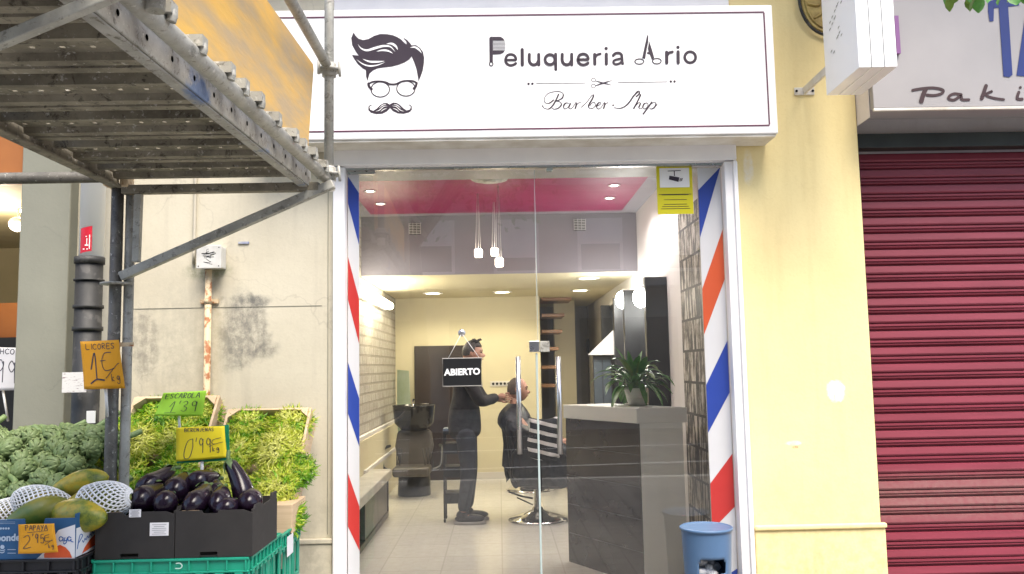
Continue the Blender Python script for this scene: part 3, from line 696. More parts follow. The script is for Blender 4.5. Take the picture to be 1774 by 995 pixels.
def boxpx(mb, x0, y0, x1, y1, Y, Yb, mi=0):
    a = at(x0, (y0+y1)/2, Y); b = at(x1, (y0+y1)/2, Y); c = at((x0+x1)/2, y0, Y); d = at((x0+x1)/2, y1, Y)
    return mb.box(a.x, b.x, Y, Yb, d.z, c.z, mi)
for d, px, yy0, yy1 in ((gl, (600, 650), 290, 302), (gr, (1198, 1251), 275, 289)):
    m_ = boxpx(MB(), px[0], yy0, px[1], yy1, 4.2135, 4.2465).build('hinge_plate', M['chrome'], d, bevel=.002)
    mb = MB()
    for q_ in (.3, .7):
        c = at(px[0]+(px[1]-px[0])*q_, (yy0+yy1)/2, 4.2135); mb.tube([c, c-Vector((0, .0015, 0))], .006, 10)
    mb.build('screw', M['dark'], m_)
boxpx(MB(), 914, 281, 940, 287, 4.2135, 4.2465).build('top_catch', M['chrome'], gl, bevel=.001)
boxpx(MB(), 947, 281, 957, 296, 4.2135, 4.2465).build('door_stop', M['glassedge'], gr, bevel=.001)
# centre edge, lock, handles
hb = lambda x, y: at(x, y, YG)
MB().box(hd-.0135, hd-.003, YG-.006, YG+.006, FZ+.012, at(935, 612, YG).z).build('edge_seal', M['glassedge'], gl, bevel=.002)
MB().box(hd-.0016, hd+.0016, YG-.004, YG+.004, at(935, 590, YG).z, ZD-.016).build('edge_seal', M['glassedge'], gr)
boxpx(MB(), 917, 591, 934.5, 610, YG-.016, YG+.016).build('lock', M['chrome'], gl, bevel=.002)
boxpx(MB(), 935.5, 591, 952, 610, YG-.016, YG+.016).build('lock_keeper', M['galv'], gr, bevel=.002)
def handle(px, d):
    c0 = at(px-2, 618, YG-.055); c1 = at(px+2, 787, YG-.055)
    xm = (c0.x+c1.x)/2
    MB().tube([(xm, YG-.055, c0.z), (xm, YG-.055, c1.z)], .0125, 16).build('handle', M['chrome'], d)
    mb = MB()
    for zz in (c0.z-.06, c1.z+.06): mb.tube([(xm, YG-.052, zz), (xm, YG+.012, zz)], .008, 10)
    mb.build('handle_bracket', M['chrome'], d)
handle(899, gl); handle(969, gr)
# ABIERTO board on a suction hook
ab = thing('hanging_sign', at(800, 668, 4.215), 'black ABIERTO sign hanging from a suction cup on the left glass door', 'open sign')
M['signblack'] = mat('sign_black_card', (.012, .012, .013), (.01, .01, .011), 3, .35); M['lettering'] = mat('white_lettering', (.85, .85, .87), (.82, .82, .84), 3, .5)
M['clear'] = mat('clear_acrylic_rim', (.22, .21, .20), (.16, .155, .15), 5, .3)
a0 = at(767, 645, 4.212).x; a1 = at(835, 645, 4.212).x; za = at(800, 621, 4.212).z; zb_ = at(800, 669, 4.212).z
MB().box(a0+.003, a1-.003, 4.205, 4.212, zb_+.003, za-.003).build('board', M['signblack'], ab)
mb = MB(); mb.tube([(a0, 4.2085, zb_), (a1, 4.2085, zb_), (a1, 4.2085, za), (a0, 4.2085, za)], .0035, 8, closed=True, smooth=False); mb.build('rim', M['clear'], ab)
mb = MB(); font_on(mb, 'ABIERTO', ((a0+a1)/2, 4.2045, (za+zb_)/2), (1, 0, .012), (0, 0, 1), .044, bold=.0018, spacing=1.02); mb.build('lettering', M['lettering'], ab)
cup = at(800, 577, 4.215)
mb = MB(); mb.lathe([(.001, .008), (.010, .007), (.018, .002), (.019, 0), (.001, 0)], cup, 18, M=Matrix.Rotation(R(90), 3, 'X')); mb.build('suction_cup', M['chrome'], ab)
MB().tube([(a0+.028, 4.2085, za), cup+Vector((-.004, -.006, -.008))], .0014, 6).tube([(a1-.012, 4.2085, za), cup+Vector((.004, -.006, -.008))], .0014, 6).build('string', M['white'], ab)
# yellow CCTV sticker
ys = thing('surveillance_sticker', at(1169, 371, YG-.002), 'yellow video surveillance notice stuck at the top of the right glass door', 'sticker')
M['yel'] = mat('yellow_sticker', (.62, .56, .015), (.58, .52, .012), 5, .4)
s0 = at(1138, 325, YG-.003).x; s1 = at(1200, 325, YG-.003).x; t0 = at(1169, 280, YG-.003).z; t1 = at(1169, 371, YG-.003).z
MB().box(s0, s1, YG-.003, YG-.001, t1, t0).build('sheet', M['yel'], ys)
MB().box(s0+.016, s1-.016, YG-.0042, YG-.0031, t0-.137, t0-.035).build('picture_field', M['white'], ys)
mb = MB(); fn = on(YG-.0048)
font_on(mb, 'ZONA VIDEOVIGILADA', ((s0+s1)/2, YG-.0048, t0-.018), (1, 0, .012), (0, 0, 1), .0185)
cx_, cz_ = (s0+s1)/2, t0-.085
def lp(u, v): return Vector((cx_+u*.001, YG-.005, cz_-v*.001))
poly(mb, [(-34,-36),(34,-38),(34,-34),(-34,-32)], lp); poly(mb, [(-2.5,-34),(2.5,-34),(2.5,-8),(-2.5,-8)], lp); poly(mb, [(-26,-10),(26,0),(20,24),(-30,10)], lp); poly(mb, [(28,4),(33,5),(30,22),(25,21)], lp); poly(mb, [(36,4),(43,4),(38,20),(34,20)], lp)
for q_, wq in ((.165, 84), (.168, 70), (.192, 60), (.215, 60), (.226, 70), (.237, 76)):
    zz = t0-q_*1.05; mb.box(cx_-wq*.001, cx_+wq*.001, YG-.0046, YG-.0036, zz-.0011, zz+.0011)
mb.build('printing', M['ink'], ys)

# ================================================================= interior fittings
# recessed spots in the magenta panel
for i, (x, y) in enumerate([(623,308),(641,331),(659,353),(1075,296),(1064,321),(1056,343)]):
    p = atZ(x, y, 3.094)
    t = thing('ceiling_spot', p, ['nearest', 'middle', 'farthest'][i % 3]+' small round spot at the '+('left' if i < 3 else 'right')+' edge of the magenta ceiling', 'ceiling spot', 'spots in the magenta ceiling')
    MB().lathe([(.050, 0), (.052, -.005), (.034, -.006), (.032, -.001)], p, 20).build('ring', M['white'], t)
    MB().lathe([(.001, -.004), (.031, -.004)], p, 20).build('lamp', M['spot'], t)
for i, (x, y) in enumerate([(750,508),(870,506),(1005,503),(1019,482)]):
    p = atZ(x, y, ZC2-.001)
    t = thing('downlight', p, ['round downlight over the dark door panel', 'round downlight in the middle of the cream ceiling', 'rear downlight over the stair recess', 'nearest downlight at the right of the cream ceiling'][i], 'downlight', 'downlights in the lowered ceiling')
    MB().lathe([(.125, 0), (.128, -.008), (.098, -.010), (.096, -.001)], p, 24).build('ring', M['white'], t)
    MB().lathe([(.001, -.004), (.095, -.004)], p, 24).build('lamp', M['warm'], t)
p = atZ(848, 309, 3.094)
t = thing('air_diffuser', p, 'round grey air diffuser in the magenta ceiling', 'vent')
MB().lathe([(.001, -.03), (.05, -.032), (.055, -.02), (.10, -.026), (.105, -.016), (.15, -.012), (.155, 0)], p, 28).build('cone', M['galv'], t)
for i, (x, y, s_) in enumerate([(719, 397, 10), (1004, 390, 10)]):
    c = at(x, y, 8.486); s_ = s_*8.5/1440
    t = thing('wall_vent', (c.x, 8.486, c.z-s_), 'square dark vent grille on the '+('left' if i == 0 else 'right')+' of the grey ceiling step', 'vent', 'vent grilles')
    MB().box(c.x-s_, c.x+s_, 8.470, 8.487, c.z-s_, c.z+s_).build('backing', M['dark'], t)
    mb = MB()
    for k_ in range(7): z_ = c.z-s_+2*s_*(k_+.5)/7; mb.box(c.x-s_, c.x+s_, 8.462, 8.4695, z_-.004, z_+.003)
    for k_ in range(4): x_ = c.x-s_+2*s_*k_/3; mb.box(x_-.003, x_+.003, 8.460, 8.4619, c.z-s_, c.z+s_)
    mb.build('grille', M['boxgrey'], t)
for i, (x, y, Yp) in enumerate([(829, 439, 7.3), (857, 437, 7.7), (865, 455, 7.0)]):
    c = at(x, y, Yp)
    t = thing('pendant_lamp', (c.x, c.y, ZC1), ['left glowing glass pendant on thin wires', 'middle glowing glass pendant behind the other two', 'right and lowest glowing glass pendant on thin wires'][i], 'pendant lamp', 'glass pendants')
    mb = MB().box(c.x-.035, c.x+.035, c.y-.035, c.y+.035, c.z-.035, c.z+.035); g_ = mb.build('glass_shade', mat('lit_frosted_glass', (.9, .8, .7), None, 5, .3, emit=(1, .8, .62), es=5) if i == 0 else bpy.data.materials['lit_frosted_glass'], t, bevel=.012)
    mb = MB()
    for dx in (-.04, 0, .03): mb.tube([(c.x+dx*.6, c.y, c.z+.036), (c.x+dx*.15, c.y, 3.119)], .0022, 6)
    mb.build('wire', M['white'], t); MB().lathe([(.04, 0), (.04, -.018), (.001, -.02)], (c.x, c.y, 3.119), 16).build('canopy', M['chrome'], t)
    pl = bpy.data.lights.new('pendant_light', 'POINT'); pl.energy = 1.5; pl.color = (1, .82, .66); pl.shadow_soft_size = .05
    lo = bpy.data.objects.new('pendant_light', pl); COL.objects.link(lo); lo.location = (c.x, c.y-.0, c.z-.07)
# wall lamp high on the left
a = atX(632, 505, XL+.10); b = atX(677, 512, XL+.10)
t = thing('wall_lamp', (XL, (a.y+b.y)/2, 2.2), 'long bright tube lamp high on the left wall', 'wall lamp')
MB().box(XL+.001, XL+.05, a.y, b.y, a.z-.05, a.z+.07).build('housing', M['white'], t, bevel=.01)
MB().tube([(XL+.09, a.y+.02, a.z), (XL+.09, b.y-.02, a.z)], .045, 16).build('tube', lamp_mat('tube_glow', (1, .9, .7), 12), t)
def lamp(kind, name, loc, e, col, size=.04, ang=150, blend=.5):
    l = bpy.data.lights.new(name, kind); l.energy = e; l.color = col; l.shadow_soft_size = size
    if kind == 'SPOT': l.spot_size = R(ang); l.spot_blend = blend
    o = bpy.data.objects.new(name, l); COL.objects.link(o); o.location = loc; return o
for (x, y) in [(623,308),(641,331),(659,353),(1075,296),(1064,321),(1056,343)]:
    p = atZ(x, y, 3.094); lamp('SPOT', 'ceiling_spot_light', (p.x, p.y, p.z-.02), 13, (1, .93, .90))
for (x, y) in [(750,508),(870,506),(1005,503),(1019,482)]:
    p = atZ(x, y, ZC2-.001); lamp('SPOT', 'downlight_light', (p.x, p.y, p.z-.03), 12, (1, .86, .60))
lamp('POINT', 'wall_lamp_light', (XL+.22, 9.0, 2.22), 8, (1, .86, .58), .08)

# -------------------------------------------------- back wall and stair recess
c0 = at(718, 600, YB-.01); c1 = at(817, 824, YB-.01)
t = thing('door', ((c0.x+c1.x)/2, YB, FZ), 'dark brown door panel in the cream back wall behind the barber', 'door')
MB().box(c0.x, c1.x, YB-.04, YB-.016, FZ+.001, c0.z).build('leaf', M['darkwood'], t, bevel=.005)
MB().tube([(c0.x+.08, YB-.075, 1.08), (c0.x+.19, YB-.075, 1.08)], .010, 10).build('handle', M['chrome'], t)
c = at(866, 665, YB-.005)
t = thing('power_strip', (c.x, YB, c.z), 'row of white wall sockets behind the seated customer', 'socket')
MB().box(c.x-.13, c.x+.16, YB-.014, YB-.0005, c.z-.035, c.z+.035).build('plate', M['white_in'], t, bevel=.004)
mb = MB()
for k_ in range(5): mb.lathe([(.001, 0), (.018, 0), (.018, .002)], (c.x-.09+k_*.052, YB-.0165, c.z), 12, M=Matrix.Rotation(R(90), 3, 'X'))
mb.build('socket', M['dark'], t)
c0 = at(684, 646, 10.9); c1 = at(708, 700, 10.9)
thing_mesh(MB().prism([(c0.x, 11.1, c1.z-.5), (c1.x+.05, 10.85, c1.z-.5), (c1.x, 10.95, c0.z+.02), (c0.x, 11.15, c0.z+.04)], (0, .02, 0)), 'leaning_board', mat('pale_green_board', (.50, .60, .52), (.42, .52, .34), 4, .4), 'pale green board leaning in the rear left corner', 'board')
stt = thing('staircase', (at(955, 600, 11.6).x, 11.9, FZ), 'open wooden stair treads in the recess right of the cream wall', 'stairs')
M['tread'] = mat('stair_wood', (.36, .19, .09), (.25, .12, .055), 6, .4, stretch=(.3, 2, 1), world=True)
for i, y in enumerate([518, 546, 574, 604, 636, 668]):
    Yt = 11.55+i*.0; a = at(938, y, Yt); b = at([990, 978, 974, 968, 964, 962][i], y, Yt)
    MB().box(a.x, b.x, Yt, Yt+.55, a.z-.028, a.z+.018).build('tread', M['tread'], stt, bevel=.006)
a = at(962, 640, 12.2); b = at(998, 640, 12.2)
thing_mesh(MB().box(a.x, b.x, 12.2, 12.4, FZ, ZC2-.001), 'recess_column', M['cream_in'], 'pale column between the stair treads and the grey corridor', 'column')
c0 = at(1018, 535, 13.38); c1 = at(1043, 569, 13.38)
t = thing('restroom_sign', ((c0.x+c1.x)/2, 13.39, c1.z), 'small dark red sign with two figures on the grey corridor wall', 'sign')
MB().box(c0.x, c1.x, 13.385, 13.399, c1.z, c0.z).build('plate', mat('sign_wine_red', (.20, .015, .03), None, 5, .4), t)
mb = MB()
for k_ in (.3, .7):
    xx = c0.x+(c1.x-c0.x)*k_; mb.box(xx-.025, xx+.025, 13.38, 13.3845, c1.z+.13, c1.z+.23); mb.ell((xx, 13.382, c1.z+.27), (.022, .003, .022), 10, 6)
mb.box(c0.x+.03, c1.x-.03, 13.38, 13.3845, c1.z+.03, c1.z+.06); mb.build('figures', M['white'], t)

# -------------------------------------------------- bench at the left wall
fx = atZ(632, 950, FZ).x; yb1 = atZ(688, 893, FZ).y
zt = at(688, 812, yb1).z
t = thing('waiting_bench', ((XL+fx)/2, 7, FZ), 'low dark box bench with a pale top along the left wall, magazines inside', 'bench')
MB().box(XL+.055, fx+.03, 5.9, yb1, zt-.09, zt).build('seat_cushion', mat('beige_bench_top', (.46, .43, .38), None, 6, .5), t, bevel=.012)
mb = MB(); mb.box(XL+.055, XL+.075, 5.92, yb1-.02, FZ, zt-.091); mb.box(XL+.0755, fx, 5.92, yb1-.02, FZ+.001, FZ+.05)
for yy in (5.92, 6.65, 7.15, yb1-.05): mb.box(XL+.0755, fx, yy, yy+.03, FZ+.0505, zt-.091)
mb.box(XL+.0755, fx-.01, 7.18, yb1-.05, FZ+.051, zt-.092); mb.build('carcass', M['darkwood'], t, bevel=.003)
for k_ in range(6):
    z_ = FZ+.051+k_*.012
    o = thing_mesh(MB().box(XL+.12, fx-.04+random.uniform(-.03, .01), 6.72+random.uniform(0, .03), 7.05+random.uniform(-.02, .04), z_+.20 if False else z_, z_+.0115), 'magazine', mat('magazine_cover', (.5, .12, .1), (.6, .55, .5), 8, .4) if k_ == 0 else bpy.data.materials['magazine_cover'], 'magazine in the pile inside the bench compartment', 'magazine', 'magazines in the bench')

# -------------------------------------------------- hair-wash chair
p = atZ(718, 858, FZ)
t = thing('shampoo_chair', (p.x, p.y, FZ), 'black hair-wash unit with basin and grey padded seat at the rear left', 'salon basin')
Yw = p.y; cx_ = p.x
zb0 = at(718, 812, Yw).z
MB().lathe([(.19, 0), (.195, .01), (.185, zb0-FZ-.06), (.17, zb0-FZ-.055)], (cx_, Yw, FZ), 28, sy=.8).build('base', M['blackplastic'], t)
def px2(x, y, Y): q_ = at(x, y, Y); return q_
zs0 = at(715, 812, Yw).z; zsb = at(715, 745, Yw).z
M['taupe'] = mat('taupe_leather', (.085, .075, .065), (.06, .053, .046), 6, .4)
hb2 = zsb+.02-zs0
mb = MB(); mb.prism([(cx_-.17, Yw-.02, zs0+.02), (cx_+.17, Yw-.02, zs0+.02), (cx_+.23, Yw+.01, zs0+hb2*.55), (cx_+.20, Yw+.03, zs0+hb2*.92), (cx_+.10, Yw+.04, zs0+hb2), (cx_-.10, Yw+.04, zs0+hb2), (cx_-.20, Yw+.03, zs0+hb2*.92), (cx_-.23, Yw+.01, zs0+hb2*.55)], (0, .09, 0)); mb.build('backrest', M['taupe'], t, bevel=.03, seg=4)
mb = MB(); mb.box(cx_-.21, cx_+.21, Yw-.42, Yw-.03, zs0-.05, zs0+.06); seat = mb.build('seat', M['taupe'], t, bevel=.035, seg=4)
mb = MB()
for sgn in (-1, 1):
    mb.tube(spline([(cx_+sgn*.24, Yw-.3, zs0+.02), (cx_+sgn*.33, Yw-.28, zs0+.06), (cx_+sgn*.34, Yw-.15, zs0+.24), (cx_+sgn*.30, Yw+.1, zs0+.26)]), .018, 8)
    for k_ in range(4): mb.tube([(cx_+sgn*(.16+.02*k_), Yw-.2+.1*k_, zs0-.03), (cx_+sgn*(.12+.03*k_), Yw-.2+.08*k_, zs0+.25)], .006, 6)
mb.build('armrest', M['blackplastic'], t)
zw = at(718, 702, Yw).z; zwb = at(718, 748, Yw).z; hw = zw-zwb
mb = MB().lathe([(.06, 0), (.16, .02), (.235, .10), (.255, hw-.02), (.262, hw), (.245, hw), (.225, .12), (.12, .05), (.001, .045)], (cx_, Yw+.05, zwb), 30, sy=.85); mb.build('basin', mat('black_ceramic', (.012, .011, .01), None, 5, .12), t)
MB().tube(spline([(cx_-.03, Yw+.2, zw-.03), (cx_-.03, Yw+.2, zw+.05), (cx_-.01, Yw+.1, zw+.06)]), .012, 8).build('tap', M['chromed'], t)

# -------------------------------------------------- trolley beside the barber
Yt = 8.3; a = at(768, 744, Yt); b = at(811, 744, Yt)
t = thing('tool_trolley', ((a.x+b.x)/2, Yt, FZ), 'slim black tool trolley with a pale blue tray on top beside the barber', 'trolley')
mb = MB(); mb.box(a.x, b.x, Yt-.12, Yt+.12, a.z-.045, a.z-.01)
for xx in (a.x+.012, b.x-.012):
    for yy in (Yt-.105, Yt+.105): mb.box(xx-.01, xx+.01, yy-.01, yy+.01, FZ+.04, a.z-.0451)
for zz in (.25, .5, .72): mb.box(a.x+.001, b.x-.001, Yt-.118, Yt+.118, zz, zz+.10)
mb.build('frame', M['blackplastic'], t, bevel=.003)
MB().box(a.x+.003, b.x-.003, Yt-.117, Yt+.117, a.z-.0098, a.z+.012).build('tray', mat('blue_grey_tray', (.20, .26, .36), None, 5, .3), t, bevel=.004)
mb = MB()
for xx in (a.x+.012, b.x-.012):
    for yy in (Yt-.105, Yt+.105): mb.ell((xx, yy, FZ+.02), (.012, .02, .02), 10, 8)
mb.build('castor', M['dark'], t)

# -------------------------------------------------- barber chairs
pb = atZ(932, 902, FZ); YCH = pb.y; XCH = pb.x
def make_chair(cx, cy, label):
    t = thing('barber_chair', (cx, cy, FZ), label, 'barber chair', 'hydraulic barber chairs')
    MB().lathe([(.285, 0), (.29, .012), (.27, .03), (.16, .065), (.06, .10), (.045, .13), (.001, .13)], (cx, cy, FZ), 36).build('base', M['chromed'], t)
    MB().lathe([(.035, .10), (.035, .30), (.045, .30), (.045, .34)], (cx, cy, FZ), 18).build('column', M['chromed'], t)
    mb = MB(); mb.tube(spline([(cx-.05, cy-.05, FZ+.22), (cx-.16, cy-.1, FZ+.25), (cx-.28, cy-.14, FZ+.30)]), .009, 8); mb.tube([(cx-.05, cy-.06, FZ+.16), (cx-.2, cy-.12, FZ+.24)], .007, 8); mb.build('pump_lever', M['blackplastic'], t)
    # tub: rounded underside, cushion, sides, back
    mb = MB(); y0, y1 = cy-.27, cy+.27
    pr = [(-.21, .50), (-.245, .42), (-.21, .36), (-.10, .325), (.22, .325), (.33, .36), (.34, .44), (.32, .50)]
    mb.prism([(cx+u, y0+.03, FZ+v) for u, v in pr], (0, y1-y0-.06, 0)); mb.build('seat', M['blackleather'], t, bevel=.03, seg=3)
    mb = MB(); pr = [(-.25, .40), (-.185, .40), (-.175, .52), (-.22, .98), (-.285, .99), (-.30, .9)]
    mb.prism([(cx+u, y0+.02, FZ+v) for u, v in pr], (0, y1-y0-.04, 0)); mb.build('backrest', M['blackleather'], t, bevel=.025, seg=3)
    for yy in (y0-.02, y1-.05):
        mb = MB(); pr = [(-.24, .46), (-.17, .36), (.22, .35), (.30, .42), (.27, .64), (.22, .69), (-.20, .72), (-.25, .66)]
        mb.prism([(cx+u, yy, FZ+v) for u, v in pr], (0, .07, 0)); mb.build('armrest', M['blackleather'], t, bevel=.02, seg=3)
    mb = MB(); mb.box(cx+.30, cx+.36, cy-.16, cy+.16, FZ+.16, FZ+.18)
    for yy in (cy-.15, cy+.14): mb.beam((cx+.28, yy, FZ+.36), (cx+.33, yy, FZ+.17), .015, .015)
    mb.build('footrest', M['chromed'], t)
    return t
make_chair(XCH, YCH, 'black hydraulic barber chair the customer sits in')
q_ = atZ(905, 850, FZ)
make_chair(q_.x+.1, q_.y, 'empty black barber chair farther back behind the customer')

# -------------------------------------------------- people
def skin_mesh(J, E, sub=2):
    """J: name -> (x, y, z, radius or (rx, ry)); the first joint is the root"""
    names = list(J); me = bpy.data.meshes.new('tmp'); me.from_pydata([J[n_][:3] for n_ in names], [(names.index(a_), names.index(b_)) for a_, b_ in E], [])
    o = bpy.data.objects.new('tmp', me); COL.objects.link(o)
    md = o.modifiers.new('s', 'SKIN'); md.use_smooth_shade = True
    for i, n_ in enumerate(names):
        r_ = J[n_][3]; r_ = r_ if isinstance(r_, tuple) else (r_, r_); me.skin_vertices[0].data[i].radius = r_; me.skin_vertices[0].data[i].use_root = (i == 0)
    ss = o.modifiers.new('u', 'SUBSURF'); ss.levels = sub; ss.render_levels = sub
    m2 = bpy.data.meshes.new_from_object(o.evaluated_get(bpy.context.evaluated_depsgraph_get()))
    vs = [v.co.copy() for v in m2.vertices]; fs = [tuple(p_.vertices) for p_ in m2.polygons]
    bpy.data.objects.remove(o); bpy.data.meshes.remove(me); bpy.data.meshes.remove(m2); return vs, fs
def skin_mb(J, E, sub=2, mb=None):
    mb = mb or MB(); vs, fs = skin_mesh(J, E, sub); mb.add(vs, fs, 0, True); return mb
def head_mb(mb, c, s=1.0, beard=False, rot=0):
    """head facing +x; c is its centre, half height .12"""
    c = Vector(c); N_, K = 40, 28; vs = []
    Rm = Matrix.Rotation(rot, 3, 'Z')
    for i in range(K+1):
        ph = PI*i/K; z = -math.cos(ph); rr = max(1e-4, math.sin(ph))
        for k_ in range(N_):
            th = 2*PI*k_/N_; cx, cy = math.cos(th), math.sin(th)
            x = rr*cx*.098; y = rr*cy*.076; zz = z*.120
            if z < 0: x += .012*(-z)*rr*(1 if cx > 0 else .3); y *= 1-.22*(-z)**1.5     # jaw
            if cx > 0:
                f = cx**3*rr
                prof_ = .010*math.exp(-((z+.85)/.16)**2) + .006*math.exp(-((z+.50)/.07)**2) + .005*math.exp(-((z+.62)/.06)**2) - .010*math.exp(-((z-.02)/.08)**2)*(1-.5*abs(cy)) + .007*math.exp(-((z-.20)/.10)**2)
                nose = .030*math.exp(-(cy/.17)**2)*max(0, min(1, (.06-z)/.30))*(1 if z > -.30 else math.exp(-((z+.30)/.045)**2))
                x += f*prof_+nose
                x -= .006*math.exp(-((abs(cy)-.36)/.13)**2)*math.exp(-((z-.02)/.09)**2)
            else: x *= 1.04
            vs.append(c+Rm@(Vector((x, y, zz))*s))
    fs = [(i*N_+k_, i*N_+(k_+1) % N_, (i+1)*N_+(k_+1) % N_, (i+1)*N_+k_) for i in range(K) for k_ in range(N_)]
    mb.add(vs, fs, 0, True)
    for sgn in (1, -1):
        e = c+Rm@(Vector((-.008, sgn*.077, -.006))*s)
        mb.ell(e, (.018*s, .008*s, .030*s), 12, 8, M=Rm@Matrix.Rotation(R(-12), 3, 'Y')); 
    return mb
def face_bits(root_body, c, s=1.0, rot=0):
    Rm = Matrix.Rotation(rot, 3, 'Z'); c = Vector(c)
    mb = MB()
    for sgn in (1, -1): mb.ell(c+Rm@(Vector((.083, sgn*.031, .004))*s), (.009*s, .012*s, .007*s), 10, 8)
    mb.build('eye', M['eye'], root_body)
    mb = MB()
    for sgn in (1, -1): mb.tube(spline([c+Rm@(Vector(q__)*s) for q__ in ((.080, sgn*.050, .022), (.094, sgn*.033, .028), (.098, sgn*.015, .023))]), .0035*s, 6)
    mb.build('eyebrow', M['hair'], root_body)
    mb = MB(); mb.tube(spline([c+Rm@(Vector(q__)*s) for q__ in ((.090, -.022, -.064), (.104, 0, -.063), (.090, .022, -.064))]), .004*s, 6); mb.build('mouth', M['lips'], root_body)
M['skinA'] = mat('skin_tone', (.42, .22, .15), (.36, .18, .12), 14, .5); M['hair'] = mat('dark_hair', (.012, .009, .008), (.03, .022, .018), 60, .55, stretch=(1, 1, 3))
M['cropped'] = mat('cropped_hair', (.10, .07, .055), (.05, .035, .03), 70, .7); M['eye'] = mat('eye_dark', (.05, .04, .04), None, 5, .2); M['lips'] = mat('lip_tone', (.32, .12, .10), None, 5, .5)
M['jacket'] = mat('black_jacket_cloth', (.018, .016, .018), (.011, .010, .012), 9, .8, bump=.5, bsc=18, bd=.02); M['jeans'] = mat('dark_denim', (.030, .034, .048), (.018, .020, .030), 12, .8, bump=.4, bsc=25, bd=.01)
M['shoe'] = mat('dark_shoe', (.025, .025, .03), None, 6, .5); M['sole'] = mat('grey_sole', (.35, .33, .31), None, 6, .6)
M['cape'] = mat('black_cape_nylon', (.016, .017, .022), (.010, .011, .015), 7, .45, bump=.7, bsc=9, bd=.03)
def hand(mb, w, dirv, palm_n, s=1.0, curl=.5):
    """five fingers: w = wrist, dirv = pointing direction, palm_n = palm normal"""
    d = Vector(dirv).normalized(); n_ = Vector(palm_n).normalized(); a_ = d.cross(n_).normalized(); w = Vector(w)
    J = {'w': (*(w-d*.01), .024*s), 'm': (*(w+d*.045*s), (.036*s)), 'k': (*(w+d*.085*s), .034*s)}
    skin_mb(J, [('w', 'm'), ('m', 'k')], 1, mb)
    for i, L_ in enumerate((.070, .078, .072, .056)):
        o_ = w+d*.082*s+a_*((i-1.5)*.021*s); p1 = o_+(d+n_*curl*.3).normalized()*L_*.45*s; p2 = p1+(d+n_*curl).normalized()*L_*.32*s; p3 = p2+(d*.6+n_*curl*1.3).normalized()*L_*.25*s
        mb.tube([o_, p1, p2, p3], [.0095*s, .0088*s, .008*s, .0065*s], 8)
    o_ = w+d*.03*s-a_*.026*s; mb.tube([o_, o_+(d*.6-a_*.7+n_*.2).normalized()*.035*s, o_+(d*.9-a_*.6+n_*.5).normalized()*.062*s], [.012*s, .010*s, .0075*s], 8)
# ---- barber, standing, facing right, arms raised to the customer's neck
YBR = atZ(815, 905, FZ).y; xb = at(808, 740, YBR).x
hb_ = at(818, 612, YBR); HC = Vector((hb_.x+.005, YBR, FZ+1.745-.12))
cust_h = at(896, 676, YCH)
root = thing('person', (xb, YBR, FZ), 'standing man in a black jacket and dark jeans reaching towards the seated customer', 'person')
YA = YBR-.0
hip = FZ+.92; sh = FZ+1.43
lh = Vector((cust_h.x-.085, YCH-.05, cust_h.z-.055)); rh = Vector((cust_h.x-.10, YCH+.10, cust_h.z-.09))
wl = lh+Vector((-.11, -.02, -.005)); wr = rh+Vector((-.11, .02, 0))
elL = Vector((xb+.15, YBR-.24, sh-.28)); elR = Vector((xb+.17, YBR+.24, sh-.28))
J = {'pel': (xb-.01, YBR, hip, (.13, .11)), 'wai': (xb-.005, YBR, hip+.18, (.13, .10)), 'che': (xb, YBR, sh-.12, (.15, .115)), 'shc': (xb+.01, YBR, sh, (.10, .08)), 'nec': (xb+.025, YBR, sh+.07, .055), 'hea': (HC.x-.015, YBR, HC.z-.06, .055),
     'sL': (xb+.01, YBR-.18, sh-.02, .058), 'eL': (*elL, .043), 'wL': (*wl, .028), 'sR': (xb+.01, YBR+.18, sh-.02, .058), 'eR': (*elR, .043), 'wR': (*wr, .028),
     'hL': (xb-.01, YBR-.09, hip-.06, .085), 'kL': (xb+.02, YBR-.10, FZ+.49, .058), 'aL': (xb-.04, YBR-.10, FZ+.09, .040), 'tL': (xb+.07, YBR-.11, FZ+.035, .030),
     'hR': (xb-.01, YBR+.09, hip-.06, .085), 'kR': (xb+.03, YBR+.11, FZ+.49, .058), 'aR': (xb-.01, YBR+.12, FZ+.09, .040), 'tR': (xb+.11, YBR+.14, FZ+.035, .030)}
E = [('pel','wai'),('wai','che'),('che','shc'),('shc','nec'),('nec','hea'),('shc','sL'),('sL','eL'),('eL','wL'),('shc','sR'),('sR','eR'),('eR','wR'),('pel','hL'),('hL','kL'),('kL','aL'),('aL','tL'),('pel','hR'),('hR','kR'),('kR','aR'),('aR','tR')]
mb = skin_mb(J, E); head_mb(mb, HC, 1.0); hand(mb, wl, (1, .1, .02), (.1, 1, -.2), 1, .6); hand(mb, wr, (1, -.1, .05), (.1, -1, -.2), 1, .6)
body = mb.build('body', M['skinA'], root); face_bits(root, HC)
def off(J, keys, d): return {k_: (*J[k_][:3], tuple(v+d for v in J[k_][3]) if isinstance(J[k_][3], tuple) else J[k_][3]+d) for k_ in keys}
JJ = off(J, ['che', 'shc', 'wai', 'pel', 'sL', 'eL', 'wL', 'sR', 'eR', 'wR'], .016); JJ['shc'] = (*J['shc'][:3], (.125, .10)); JJ['hem'] = (xb-.01, YBR, hip-.15, (.19, .17))
JJ['wai'] = (xb-.015, YBR, hip+.18, .165); JJ['pel'] = (xb-.02, YBR, hip, .18); JJ['eL'] = (*J['eL'][:3], .066); JJ['eR'] = (*J['eR'][:3], .066); JJ['wL'] = (*wl, .046); JJ['wR'] = (*wr, .046); JJ['col'] = (xb+.02, YBR, sh+.05, .07)
skin_mb(JJ, [('che','shc'),('che','wai'),('wai','pel'),('pel','hem'),('shc','sL'),('sL','eL'),('eL','wL'),('shc','sR'),('sR','eR'),('eR','wR'),('shc','col')]).build('jacket', M['jacket'], root)
